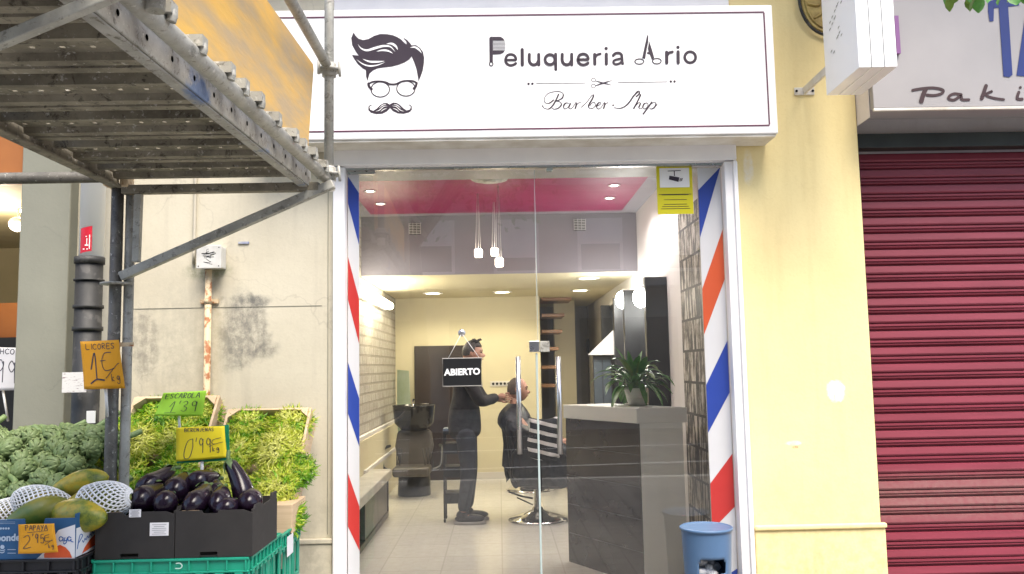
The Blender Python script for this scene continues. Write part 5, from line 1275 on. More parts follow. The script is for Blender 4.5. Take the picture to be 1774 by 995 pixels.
l = thing('ceiling_spot', (p.x, p.y, p.z), 'small round recessed lamp in the grocer ceiling at the far left', 'ceiling spot')
MB().lathe([(.030, 0), (.033, -.006), (.001, -.007)], (p.x, p.y, za_+.019), 18).build('lamp', M['spot'], l)
p = at(31, 392, 4.9)
l = thing('spotlight', (p.x, p.y, p.z), 'round white spotlight lamp hanging in the grocer opening at the far left', 'spotlight')
MB().ell((p.x-.03, p.y+.05, p.z+.02), (.045, .06, .045), 16, 10).build('body', M['white'], l)
MB().ell((p.x, p.y, p.z), (.022, .012, .022), 14, 8).build('bulb', M['warm'], l)
MB().tube([(p.x-.03, p.y+.05, p.z+.06), (p.x-.03, p.y+.05, za_+.02)], .008, 8).build('stem', M['white'], l)
lamp('POINT', 'spotlight_light', (p.x-.1, p.y-.06, p.z-.1), 8, (1, .88, .7), .04)
# white price card 99
M['inkpen'] = mat('marker_ink', (.04, .035, .06), (.03, .03, .05), 5, .6); M['inkred'] = mat('red_brown_ink', (.10, .02, .02), None, 5, .6)
def card(name, corners, Y, m, label, writing=None, thick=.0015, wav=.006, backing=None, group=None, stick=None):
    """hand-written card: four photo corners (tl, tr, br, bl) on one depth, slightly curled"""
    tl, tr, br, bl = [Vector(q) for q in corners]
    def fn(u, v, lift=0):
        p_ = (tl*(1-u)+tr*u)*(1-v)+(bl*(1-u)+br*u)*v
        w = at(p_.x, p_.y, Y); w.y += wav*math.sin(u*5+v*2.3)+wav*2.2*max(0, u+(1-v)-1.55)-lift; return w
    c_ = at((tl.x+br.x)/2, br.y, Y)
    t = thing(name, c_, label, 'price card', group)
    mb = MB(); n_ = 12; vs = [fn(i/n_, j/n_) for j in range(n_+1) for i in range(n_+1)]
    mb.add(vs, [(j*(n_+1)+i, j*(n_+1)+i+1, (j+1)*(n_+1)+i+1, (j+1)*(n_+1)+i) for j in range(n_) for i in range(n_)], 0, True)
    o = mb.build('card', m, t); md = o.modifiers.new('t', 'SOLIDIFY'); md.thickness = thick; md.offset = -1
    if writing:
        mb = MB(); k_ = [0]
        asp = (tr-tl).length/max(1, (bl-tl).length)
        for args in writing:
            kind = args[0]
            k_[0] += 1
            g_ = lambda u, v, k__=k_[0]: fn(u/100*1.0, v/100*1.0, .0022+.0002*k__)
            if kind == 'txt': _, tx, x, y, w, h, sw = args; scribe(mb, tx, x, y, w, h, g_, sw)
            else: _, pts, sw = args; stroke(mb, pts, sw, g_)
        mb.build('writing', M['inkpen'], t)
    if stick: mb = MB(); mb.tube([at(*stick[0], Y+.008), at(*stick[1], Y+.03)], .006, 8); mb.build('stick', M['white'], t)
    if backing:
        mb = MB(); vs = [at(*q, Y+.012) for q in backing]; mb.prism(vs, (0, .004, 0)); mb.build('holder', mat('green_card_holder', (.01, .28, .14), None, 5, .4) if 'green_card_holder' not in bpy.data.materials else bpy.data.materials['green_card_holder'], t)
    return t
M['orange'] = mat('orange_card', (.80, .36, .012), (.74, .33, .012), 6, .7); M['lime'] = mat('lime_green_card', (.42, .78, .05), (.38, .70, .05), 6, .7); M['yellowc'] = mat('yellow_card', (.85, .68, .015), (.80, .62, .015), 6, .7)
card('price_card', [(-40, 601), (37, 603), (37, 676), (-42, 678)], 4.6, M['paper'], 'white price card reading 99 in the grocer opening at the far left', [('txt', 'HCOS', 52, 3, 11, 12, 1.8), ('txt', '99', 45, 30, 24, 52, 2.0)], stick=((5, 676), (14, 730)))
card('price_card', [(139, 592), (206, 589), (216, 673), (145, 675)], 3.33, M['orange'], 'orange price card reading 1€/kg tied to the scaffold post', [
    ('txt', 'LICORES', 12, 6, 11, 11, 1.5), ('path', [(22, 58), (33, 25), (36, 80)], 3.2), ('path', [(20, 88), (36, 80), (55, 82)], 3.2), ('path', [(78, 25), (60, 27), (52, 45), (60, 62), (82, 58)], 1.6), ('path', [(48, 42), (62, 41)], 1.4), ('path', [(60, 78), (88, 52), (95, 48)], 1.4), ('txt', 'kg', 72, 70, 11, 14, 1.4)], stick=((183, 672), (186, 722)))
c = at(215, 597, 3.34)
thing_mesh(MB().beam((c.x-.06, 3.345, c.z), (c.x+.035, 3.345, c.z), .008, .016), 'hook_bar', M['rust'], 'rusty flat bar holding the orange price card on the scaffold post', 'bracket')

# ================================================================= right of the shop
t = thing('projecting_sign', (at(1490, 100, 3.9).x, 3.8, at(1490, 168, 3.9).z), 'white projecting light-box sign on a wall bracket above the yellow pillar', 'projecting sign')
Yn, Yf = 3.52, 3.90
A = at(1488, 115, Yn); B = at(1432, 168, Yf)
wS = at(1555, 115, Yn).x-A.x; zb3 = (A.z+B.z)/2
th_ = math.atan2(A.x-B.x, -(Yn-Yf)) 
ux_ = Vector((A.x-B.x, Yn-Yf, 0)).normalized(); vx_ = Vector((-ux_.y, ux_.x, 0)); vx_ = vx_ if vx_.x > 0 else -vx_
P0 = Vector((B.x, Yf, zb3)); Ls = (Vector((A.x, Yn, 0))-Vector((B.x, Yf, 0))).length
for i in range(3):
    mb = MB(); w0 = wS*i/3+(.0015 if i else 0); w1 = wS*(i+1)/3-.0015
    q = [P0+vx_*w0, P0+ux_*Ls+vx_*w0, P0+ux_*Ls+vx_*w1, P0+vx_*w1]
    mb.prism(q, (0, 0, .9)); mb.build('casing', M['sign_white'], t, bevel=.003)
mb = MB(); mb.prism([P0+vx_*.004+ux_*.004+Vector((0, 0, .004)), P0+ux_*(Ls-.004)+vx_*.004+Vector((0, 0, .004)), P0+ux_*(Ls-.004)+vx_*(wS-.004)+Vector((0, 0, .004)), P0+vx_*(wS-.004)+ux_*.004+Vector((0, 0, .004))], (0, 0, .88)); mb.build('seam', M['dark'], t)
ba = at(1393, 158, 4.19); bb = P0+Vector((.0, .0, .13))
mb = MB(); mb.box(ba.x-.05, ba.x+.055, 4.190, 4.1995, ba.z-.02, ba.z+.02); mb.beam((ba.x, 4.188, ba.z), (bb.x+.01, Yf-.03, bb.z), .012, .04); mb.build('bracket', M['sign_edge'], t, bevel=.002)
mb = MB()
for dx in (-.04, .045): mb.lathe([(.001, 0), (.007, 0), (.007, .003)], (ba.x+dx, 4.189, ba.z), 8, M=Matrix.Rotation(R(90), 3, 'X'))
mb.build('bolt', M['dark'], t)
mb = MB(); rnd = random.Random(8)
def sf(u, v): return P0+ux_*(Ls*u)+Vector((0, 0, v))-vx_*.0012
for k in range(26):
    u = rnd.uniform(.2, .62); v = rnd.choice([.16, .19, .22, .30, .33, .45, .47])+u*.18-.05; mb.add([sf(u, v), sf(u+.05, v+.006), sf(u+.055, v+.012), sf(u+.005, v+.010)], [(0, 1, 2, 3)])
mb.build('worn_print', M['galv'], t)
# round relief on the pillar
c = at(1432, -2, 4.19); rr_ = 56*4.19/1440
t = thing('wall_medallion', (c.x, 4.19, c.z-rr_), 'round golden relief with a dark rim high on the yellow pillar', 'ornament')
mb = MB(); mb.tube([(c.x+rr_*math.cos(a_)*.92, 4.180, c.z+rr_*1.25*math.sin(a_)) for a_ in [2*PI*i/40 for i in range(40)]], .008, 8, closed=True); mb.build('rim', M['blackpaint'], t)
M['gold'] = mat('old_gold_relief', (.55, .42, .14), (.28, .19, .06), 16, .5, .2, bump=.5, bsc=40, world=True)
mb = MB(); mb.lathe([(.001, 0), (rr_*.9, 0), (rr_*.9, .01)], (c.x, 4.196, c.z), 40, M=Matrix.Rotation(R(90), 3, 'X')@Matrix.Diagonal((.92, 1.25, 1))); mb.tube([(c.x+rr_*math.cos(a_)*.72, 4.184, c.z+rr_*1.0*math.sin(a_)) for a_ in [2*PI*i/36 for i in range(36)]], .005, 6, closed=True)
for k in range(10):
    a_ = 2*PI*k/10; mb.tube(spline([(c.x+rr_*.1*math.cos(a_), 4.184, c.z+rr_*.12*math.sin(a_)), (c.x+rr_*.35*math.cos(a_+.5), 4.180, c.z+rr_*.5*math.sin(a_+.5)), (c.x+rr_*.65*math.cos(a_+.2), 4.184, c.z+rr_*.9*math.sin(a_+.2))]), .006, 6)
mb.build('relief', M['gold'], t)
# neighbour sign
YN = 4.02
n0 = at(1514, 190, YN); n1z = at(1640, 186, YN).z
t = thing('shop_sign', (n0.x+1.2, 4.1, n1z), 'pale grey neighbour sign board with blue capitals and dark script at the right', 'shop sign')
M['ngrey'] = mat('neighbour_sign_face', (.37, .35, .355), (.33, .315, .32), 2, .5, world=True)
MB().box(n0.x, n0.x+2.3, YN, 4.2185, n1z, n1z+.85).build('sign_box', M['ngrey'], t, bevel=.004)
mb = MB(); mb.box(n0.x-.002, n0.x+2.3, YN-.003, YN+.012, n1z-.014, n1z-.0005); mb.build('lower_trim', M['sign_edge'], t, bevel=.002)
mb = MB(); e0 = at(1484, 228, 4.22)
mb.prism([(n0.x-.001, YN, n1z-.001), (n0.x-.001, 4.215, n1z-.05), (XY1+.003, 4.2185, n1z-.07), (XY1+.003, 4.2185, n1z+.85), (n0.x-.001, YN, n1z+.85)], (.003, 0, 0)) if False else None
mb.box(XY1+.002, n0.x-.003, 4.06, 4.2185, n1z-.035, n1z+.85); mb.build('side_return', M['whitewall'], t)
mb = MB(); fn = on(YN-.0025, 1260, 0, 2.926)
poly(mb, [(1322,8),(1350,0),(1352,42),(1350,108),(1330,110),(1322,60)], fn); poly(mb, [(1350.5,-14),(1480,-18),(1480,28),(1400,38),(1350.5,42)], fn); poly(mb, [(1376,38.5),(1424,35.0),(1446,380),(1430,392),(1400,388)], on(YN-.0028, 1260, 0, 2.926))
poly(mb, [(1524,-20),(1574,-20),(1508,388),(1466,384)], fn); poly(mb, [(1571,-20),(1600,-20),(1690,384),(1660,388)], fn); poly(mb, [(1540,210),(1625,210),(1632,245),(1534,245)], on(YN-.0035, 1260, 0, 2.926))
mb.build('blue_capitals', mat('blue_letter_paint', (.010, .028, .17), None, 5, .5), t)
M['bscript'] = mat('brown_script_paint', (.05, .022, .025), None, 5, .5)
mb = MB()
stroke(mb, [(940,458),(985,450),(1045,446),(1092,456),(1088,474),(1050,484),(1012,482)], 14, fn); stroke(mb, [(1006,452),(992,485),(984,514)], 23, on(YN-.003, 1260, 0, 2.926))
mb.build('letter', M['bscript'], t); mb = MB(); stroke(mb, [(1186,480),(1150,476),(1126,488),(1124,502),(1150,507),(1184,488),(1190,505),(1225,506)], 14, fn)
mb.build('letter', M['bscript'], t); mb = MB(); stroke(mb, [(1312,436),(1302,465),(1290,500)], 19, fn); stroke(mb, [(1290,486),(1345,462),(1310,480),(1345,496),(1402,505)], 12, on(YN-.003, 1260, 0, 2.926))
mb.build('letter', M['bscript'], t); mb = MB(); stroke(mb, [(1478,468),(1470,500),(1495,503)], 15, fn); disc(mb, (1486,444), 7, fn)
mb.build('letter', M['bscript'], t); mb = MB(); stroke(mb, [(1560,475),(1535,482),(1555,492),(1530,504)], 8, fn)
mb.build('letter', M['bscript'], t)
mb = MB(); fl = at(1556, 60, YN-.02); mb.box(fl.x-.012, fl.x+.008, YN-.02, YN-.001, at(1560, 95, YN).z, at(1560, 30, YN).z)
thing_mesh(mb, 'purple_strip', mat('purple_sticker', (.25, .10, .28), None, 5, .5), 'narrow purple strip behind the projecting sign', 'strip')
# leaves hanging into the top right corner
t = thing('hanging_plant', at(1690, -60, 3.5), 'green leaves hanging from above into the top right corner', 'plant')
mb = MB(); rnd = random.Random(21)
for i in range(46):
    u = rnd.random(); px__ = 1640+u*75 if rnd.random() < .72 else 1752+rnd.random()*40
    b_ = at(px__, -26+rnd.uniform(-26, 12), 3.5+rnd.uniform(-.12, .12)); leaf(mb, b_, (rnd.uniform(-.9, .9), rnd.uniform(-.8, .8), -rnd.uniform(.3, .9)), rnd.uniform(.06, .12), rnd.uniform(.04, .07), .8, rnd.choice([0, 0, 1]), 6)
M['lg'] = mat('bright_leaf', (.10, .30, .045), (.06, .20, .03), 30, .4)
mb.build('foliage', [M['lg'], M['leaf2']], t)
a = at(1620, -70, 3.5); b = at(1810, -75, 3.5)
mb = MB(); mb.tube(spline([a+Vector((0, .1, .1)), a*.6+b*.4+Vector((0, 0, .03)), b+Vector((0, .1, .12)), b+Vector((.5, .2, .4))]), .006, 6); mb.build('stem', M['leaf'], t)

# ================================================================= produce display
M['gcr'] = mat('green_crate_plastic', (.012, .30, .19), (.010, .25, .16), 8, .4); M['bcr'] = mat('black_crate_plastic', (.016, .015, .018), (.012, .012, .014), 8, .45)
M['bcard'] = mat('black_cardboard', (.024, .021, .020), (.018, .016, .0155), 12, .8); M['kraft'] = mat('kraft_edge', (.34, .24, .15), None, 12, .8)
M['poplar'] = mat('poplar_wood', (.62, .46, .30), (.50, .36, .22), 6, .7, stretch=(.4, 1, 6))
def crate(x0, x1, y0, y1, z0, z1, m, label, group, mark=False):
    t = thing('plastic_crate', ((x0+x1)/2, (y0+y1)/2, z0), label, 'crate', group)
    MB().box(x0+.015, x1-.015, y0+.015, y1-.015, z0, z0+.012).build('floor_panel', m, t)
    for side in range(4):
        mb = MB()
        if side < 2:
            yy = (y0, y0+.006) if side == 0 else (y1-.006, y1); out = (yy[0]-.008, yy[0]-.0005) if side == 0 else (yy[1]+.0005, yy[1]+.008)
            a0_, a1_ = x0, x1; B = lambda u0, u1, v0, v1, o=False: mb.box(u0, u1, *(out if o else yy), v0, v1)
        else:
            xx = (x0, x0+.006) if side == 2 else (x1-.006, x1); out = (xx[0]-.008, xx[0]-.0005) if side == 2 else (xx[1]+.0005, xx[1]+.008)
            a0_, a1_ = y0+.0065, y1-.0065; B = lambda u0, u1, v0, v1, o=False: mb.box(*(out if o else xx), u0, u1, v0, v1)
        h = z1-z0; L_ = a1_-a0_
        B(a0_, a1_, z1-h*.22, z1-.001); B(a0_, a1_, z0+.001, z0+h*.16)
        nb = 5; 
        for k in range(nb+1): c_ = a0_+L_*k/nb; B(max(a0_, c_-.016), min(a1_, c_+.016), z0+h*.16+.0005, z1-h*.22-.0005)
        for k in range(int(L_/.028)): c_ = a0_+.014+k*.028; B(c_-.004, c_+.004, z0+h*.18, z1-h*.24) if (k % 4) else None
        B(a0_, a1_, z1-.008, z1, True); B(a0_, a1_, z1-h*.24, z1-h*.24+.006, True)
        for k in range(9): c_ = a0_+.01+(L_-.02)*k/8; B(c_-.003, c_+.003, z1-h*.24+.0065, z1-.0085, True)
        for k in range(8): c_ = a0_+(L_)*(k+.5)/8; B(c_-.014, c_+.014, z1-h*.24-.012, z1-h*.24-.0005, True)
        mb.build('side_panel', m, t, bevel=.0015)
    if mark:
        mb = MB(); c_ = Vector(((x0+x1)/2+.03, y0-.010, z1-h*.11)); stroke(mb, [(-6, 5), (3, 5), (7, 0), (3, -5), (-5, -5)], 2.4, lambda u, v: c_+Vector((u*.0016, 0, -v*.0016))); mb.build('maker_mark', mat('crate_mark_grey', (.45, .65, .58), None, 5, .5), t)
    return t
def atx(x, Y, y=930): return at(x, y, Y).x
YF1 = 2.85
zt1 = at(300, 969, YF1-.01).z
gx0, gx1 = atx(161, YF1), atx(432, YF1)
crate(gx0, gx1, YF1, YF1+.40, zt1-.20, zt1, M['gcr'], 'green plastic crate directly under the black aubergine boxes', 'green crates', True)
crate(gx0, gx1, YF1, YF1+.40, zt1-.405, zt1-.205, M['gcr'], 'lower green crate of the stack under the aubergine boxes', 'green crates')
crate(gx0, gx1, YF1, YF1+.40, zt1-.61, zt1-.41, M['gcr'], 'bottom green crate of the stack under the aubergine boxes', 'green crates')
YG2 = YF1+.46; gx2 = atx(519, YG2+.42); zt2 = at(500, 912, YG2+.3).z
crate(gx2-.60, gx2, YG2, YG2+.42, zt2-.24, zt2, M['gcr'], 'green plastic crate behind, under the right box of curly endive', 'green crates')
crate(gx2-.60, gx2, YG2, YG2+.42, zt2-.485, zt2-.245, M['gcr'], 'lower green crate below the endive boxes', 'green crates')
crate(gx2-.60, gx2, YG2, YG2+.42, zt2-.73, zt2-.49, M['gcr'], 'bottom green crate below the endive boxes', 'green crates')
c = Vector((gx2+.009, YG2+.2, zt2-.12)); thing_mesh(MB().box(gx2+.0086, gx2+.0095, YG2+.17, YG2+.27, zt2-.10, zt2-.02), 'paper_label', M['paper'], 'torn white label on the side of the rear green crate', 'label')
bx1 = atx(163, YF1); ztb = at(60, 970, 2.76).z
crate(-2.03, bx1-.012, 2.77, 3.14, ztb-.18, ztb, M['bcr'], 'black plastic crate directly under the blue papaya box', 'black crates')
crate(-2.03, bx1-.012, 2.77, 3.14, ztb-.365, ztb-.185, M['bcr'], 'lower black crate of the stack under the papaya box', 'black crates')
crate(-2.03, bx1-.012, 2.77, 3.14, ztb-.55, ztb-.37, M['bcr'], 'bottom black crate of the stack under the papaya box', 'black crates')

# black cardboard boxes
zt3 = at(300, 886, YF1).z; zb3_ = zt1+.001
bw = [(atx(165, YF1), atx(302, YF1)), (atx(303.5, YF1), atx(437, YF1))]
def carton(x0, x1, y0, y1, z0, z1, m, label, group, notch=True):
    t = thing('cardboard_box', ((x0+x1)/2, (y0+y1)/2, z0), label, 'box', group); w = .006
    MB().box(x0+w, x1-w, y0+w, y1-w, z0, z0+.006).build('base', m, t)
    # front with a shallow lowered middle and a hand slot at the foot
    def wall(face, sw):
        mb = MB(); cx = (x0+x1)/2 if face in 'fb' else (y0+y1)/2; hw = ((x1-x0) if face in 'fb' else (y1-y0))/2; h = z1-z0
        pts = [(-hw, 0), (-hw*.36, 0), (-hw*.36, .018), (hw*.10, .018), (hw*.10, 0), (hw, 0), (hw, h*.93), (hw*.75, h), (hw*.12, h), (hw*.08, h-.010), (-hw*.28, h-.010), (-hw*.33, h), (-hw, h)]
        if face == 'f': P_ = [(cx+u, y0, z0+v) for u, v in pts]; e = (0, w, 0)
        elif face == 'b': P_ = [(cx+u, y1-w, z0+v+ (.0)) for u, v in pts]; e = (0, w, 0)
        else:
            hw -= w+.0003; pts = [(-hw, 0), (hw, 0), (hw, h+.018), (hw*.55, h+.018), (hw*.5, h-.002), (-hw*.2, h-.006), (-hw*.25, h+.010), (-hw*.8, h+.010), (-hw*.85, h), (-hw, h)]
            xx = x0 if face == 'l' else x1-w; P_ = [(xx, cx+u, z0+v) for u, v in pts]; e = (w, 0, 0)
        mb.prism(P_, e); return mb.build('side_wall', m, t)
    for f_ in 'fblr': wall(f_, 0)
    mb = MB(); h = z1-z0   # raw paper edge along the rim
    mb.box(x0+.02, (x0+x1)/2-.05, y0+.002, y0+.0045, z1+.0002, z1+.0012); mb.box(x1-.003, x1-.0012, y0+.05, y1-.06, z1+.0, z1+.0) if False else None
    mb.box(x1-.005, x1-.001, y0+.03, y0+.032, z0+.02, z1+.0005); mb.build('raw_edge', M['kraft'], t)
    return t
cb1 = carton(*bw[0], YF1, YF1+.31, zb3_, zt3, M['bcard'], 'left black cardboard box with two white labels, full of aubergines', 'black aubergine boxes')
cb2 = carton(*bw[1], YF1, YF1+.31, zb3_, zt3, M['bcard'], 'right black cardboard box without labels, full of aubergines', 'black aubergine boxes')
M['lprint'] = mat('label_print', (.25, .25, .27), None, 5, .7)
for (a_, b_, c_, d_) in ((224, 883, 244, 896), (260, 906, 292, 928)):
    p0 = at(a_, b_, YF1-.001); p1 = at(c_, d_, YF1-.001)
    l = MB().box(p0.x, p1.x, YF1-.0022, YF1-.0004, p1.z, p0.z).build('label', M['paper'], cb1)
    mb = MB(); n_ = 6
    for k in range(n_):
        z_ = p0.z+(p1.z-p0.z)*(k+1)/(n_+1); iw = (p1.x-p0.x)*(.12+.1*(k % 3 == 1)); mb.box(p0.x+iw, p1.x-iw, YF1-.0028, YF1-.0023, z_-.0009, z_+.0005)
    mb.build('label_print', M['lprint'], l)

# papaya box: blue, with white panel and orange fruit picture
YP = 2.77; qx1 = atx(130, YP, 930); qz0 = ztb+.001; qz1 = at(60, 899, YP).z; qx0 = qx1-.56; qy1 = YP+.30
M['bluec'] = mat('blue_carton', (.022, .10, .24), (.018, .085, .20), 9, .55)
t = thing('fruit_box', ((qx0+qx1)/2, YP+.15, qz0), 'blue papaya carton with orange fruit pictures on its white panels', 'box'); w = .005
mb = MB(); nt0, nt1 = atx(42, YP, 900), atx(78, YP, 900); h = qz1-qz0
mb.prism([(qx0, YP, qz0), (qx1, YP, qz0), (qx1, YP, qz1), (nt1, YP, qz1), (nt1-.01, YP, qz1-.05), (nt0+.01, YP, qz1-.05), (nt0, YP, qz1), (qx0, YP, qz1)], (0, w, 0)); mb.build('front_wall', M['bluec'], t)
mb = MB(); mb.box(qx0, qx1, qy1-w, qy1, qz0, qz1+.02); mb.build('back_wall', M['bluec'], t)
MB().box(qx1-w, qx1, YP+w+.0003, qy1-w-.0003, qz0, qz1+.012).build('side_wall', M['bluec'], t); MB().box(qx0, qx0+w, YP+w+.0003, qy1-w-.0003, qz0, qz1).build('side_wall', M['bluec'], t)
MB().box(qx0+w, qx1-w, YP+w, qy1-w, qz0+.0003, qz0+.006).build('base', M['kraft'], t)
M['fruitpic'] = mat('orange_print', (.75, .12, .03), (.62, .08, .02), 14, .5); M['bluep'] = mat('blue_print', (.03, .12, .38), None, 5, .5); M['lblue'] = mat('pale_blue_print', (.45, .55, .68), None, 5, .5)
ff = lambda lay: (lambda u, v: at(u/5.376, 820+v/5.376, YP-.0008-.0004*lay))   # traced on the front face
mb = MB(); poly(mb, [(340,800),(400,742),(470,640),(545,530),(700,478),(697,795)], ff(0))
mb.build('white_panel', M['paper'], t)
mb = MB(); poly(mb, [(412,790),(410,752),(470,700),(560,668),(610,690),(650,735),(672,788)], ff(1)); mb.build('fruit_picture', M['fruitpic'], t)
mb = MB()
def W5(pts, w_=9, L_=2): stroke(mb, pts, w_, ff(L_))
W5([(585,600),(562,592),(550,612),(560,632),(582,622),(588,600),(588,630),(600,632)]); W5([(605,600),(600,622),(615,628),(628,600)]); W5([(628,600),(620,640),(600,660),(592,648)]); W5([(660,600),(640,592),(632,612),(642,632),(662,618),(660,634),(680,640)])
mb.build('blue_script', M['bluep'], t)
mb = MB(); font_on(mb, 'bonde', at(66/5.376+2, 820+603/5.376, YP-.0012), (1, 0, .01), (0, 0, 1), .030, bold=.0012); 
for i in range(4): disc(mb, (8+i*24, 515), 10, ff(1))
disc(mb, (22, 688), 20, ff(1)); stroke(mb, [(0, 715), (20, 722), (45, 714)], 8, ff(1)); stroke(mb, [(0, 735), (20, 742), (40, 732)], 8, ff(1))
for y_ in (434, 712, 745): stroke(mb, [(0 if y_ < 500 else 72, y_), (62 if y_ < 500 else 145, y_)], 6, ff(1), smooth=False)
for y_ in (455, 470): stroke(mb, [(0, y_), (140, y_)], 2.5, ff(1), smooth=False)
mb.build('pale_print', M['lblue'], t)
sy = lambda u, v, lay=0: Vector((qx1+.0006+.0004*lay, YP+.006+(qy1-YP-.014)*u, qz0+h*v))
mb = MB(); poly(mb, [(0, 0), (.55, 0), (.55, .30), (.46, .52), (.33, .66), (.18, .72), (0, .73)], lambda u, v: sy(u, v)); mb.build('white_panel', M['paper'], t)
mb = MB(); poly(mb, [(.14, .02), (.52, .12), (.54, .32), (.44, .38), (.32, .30), (.20, .16)], lambda u, v: sy(u, v, 1)); mb.build('fruit_picture', M['fruitpic'], t)
mb = MB(); stroke(mb, [(.03, .2), (.08, .52), (.14, .48), (.06, .34)], .02, lambda u, v: sy(u, v, 2))
for k in range(5): stroke(mb, [(.14+k*.06, .36+k*.03), (.17+k*.06, .30+k*.03), (.19+k*.06, .38+k*.03)], .016, lambda u, v: sy(u, v, 2))
mb.build('blue_script', M['bluep'], t)
card('price_card', [(32, 909), (94, 907), (100, 957), (31, 960)], YP-.02, M['orange'], 'orange price card reading PAPAYA 2\'95€/kg on the blue fruit box', [
    ('txt', 'PAPAYA', 18, 4, 10, 17, 1.8), ('path', [(24, 29), (82, 23)], 1.5), ('path', [(14, 45), (26, 38), (30, 55), (14, 82), (34, 78)], 1.8), ('txt', "'95", 38, 34, 14, 30, 1.8), ('path', [(86, 36), (74, 42), (74, 58), (92, 58)], 1.6), ('path', [(68, 48), (84, 46)], 1.4), ('path', [(72, 72), (92, 55)], 1.3), ('txt', 'kg', 80, 70, 7, 13, 1.3)], wav=.004)

# ---------------------------------------------------------------- papayas in nets
def pap_mat():
    b = MatB('papaya_skin'); v = b.coords(False); n_ = b.noise(v, 11, 8, .65); b.L(b.ramp(n_, [(.36, (.05, .09, .015)), (.46, (.20, .22, .02)), (.55, (.42, .30, .02)), (.66, (.34, .36, .05))]), b.b.inputs['Base Color']); b.b.inputs['Roughness'].default_value = .42; return b.m
M['papaya'] = pap_mat(); M['net'] = mat('white_foam_net', (.80, .80, .80), None, 10, .7); M['dkpapaya'] = mat('green_papaya_skin', (.06, .12, .02), (.26, .22, .02), 8, .4)
def papaya(L_, r_, net, label, m):
    t = thing('papaya', (0, 0, 0), label, 'papaya', 'papayas in the blue box')
    prof_ = [(max(1e-4, r_*math.sin(PI*u)**.62*(.72+.45*u)), -L_/2+L_*u) for u in [i/22 for i in range(23)]]
    MB().lathe(prof_, (0, 0, 0), 28).build('fruit', m, t)
    if net:
        mb = MB(); n_ = 20
        def pt_(th, u): 
            i = min(21.999, u*22); k = int(i); f_ = i-k; rr = prof_[k][0]*(1-f_)+prof_[k+1][0]*f_+.006; return Vector((rr*math.cos(th), rr*math.sin(th), -L_/2+L_*u))
        u0, u1 = net
        for k in range(n_):
            for s_ in (1, -1): mb.tube([pt_(2*PI*k/n_+s_*(u-u0)*4.2, u) for u in [u0+(u1-u0)*i/24 for i in range(25)]], .0030, 5)
        for u in (u0, u1): mb.tube([pt_(2*PI*i/30, u) for i in range(30)], .004, 6, closed=True)
        mb.build('foam_net', M['net'], t)
    return t
def place(o, px, Y, rot, s=1):
    p_ = at(px[0], px[1], Y); o.location = p_; o.rotation_euler = rot; o.scale = (s, s, s); return o
# long axis first along local z; rotate to lie
place(papaya(.27, .062, (.25, .98), 'papaya at the left of the box, half covered by white foam net', M['papaya']), (88, 882), 2.93, (R(0), R(-68), R(4)))
place(papaya(.29, .068, (.42, .98), 'papaya at the right of the box with its netted end towards the aubergines', M['papaya']), (165, 874), 2.92, (0, R(80), R(-12)), 1)
place(papaya(.24, .058, None, 'yellow-green papaya in front with bare glossy skin', M['papaya']), (132, 892), 2.86, (R(8), R(95), R(-8)))
place(papaya(.22, .055, None, 'dark green papaya showing through the notch of the blue box', M['dkpapaya']), (62, 893), 2.87, (0, R(72), R(20)))
place(papaya(.20, .048, None, 'orange-yellow papaya lying topmost behind the nets', M['papaya']), (138, 838), 3.03, (0, R(78), R(10)))
place(papaya(.26, .058, (.1, .9), 'papaya in foam net at the back of the blue box', M['papaya']), (20, 893), 3.02, (0, R(90), R(-5)))
place(papaya(.24, .06, None, 'papaya lying beneath the netted ones in the blue box', M['dkpapaya']), (110, 915), 2.95, (0, R(90), R(2)))

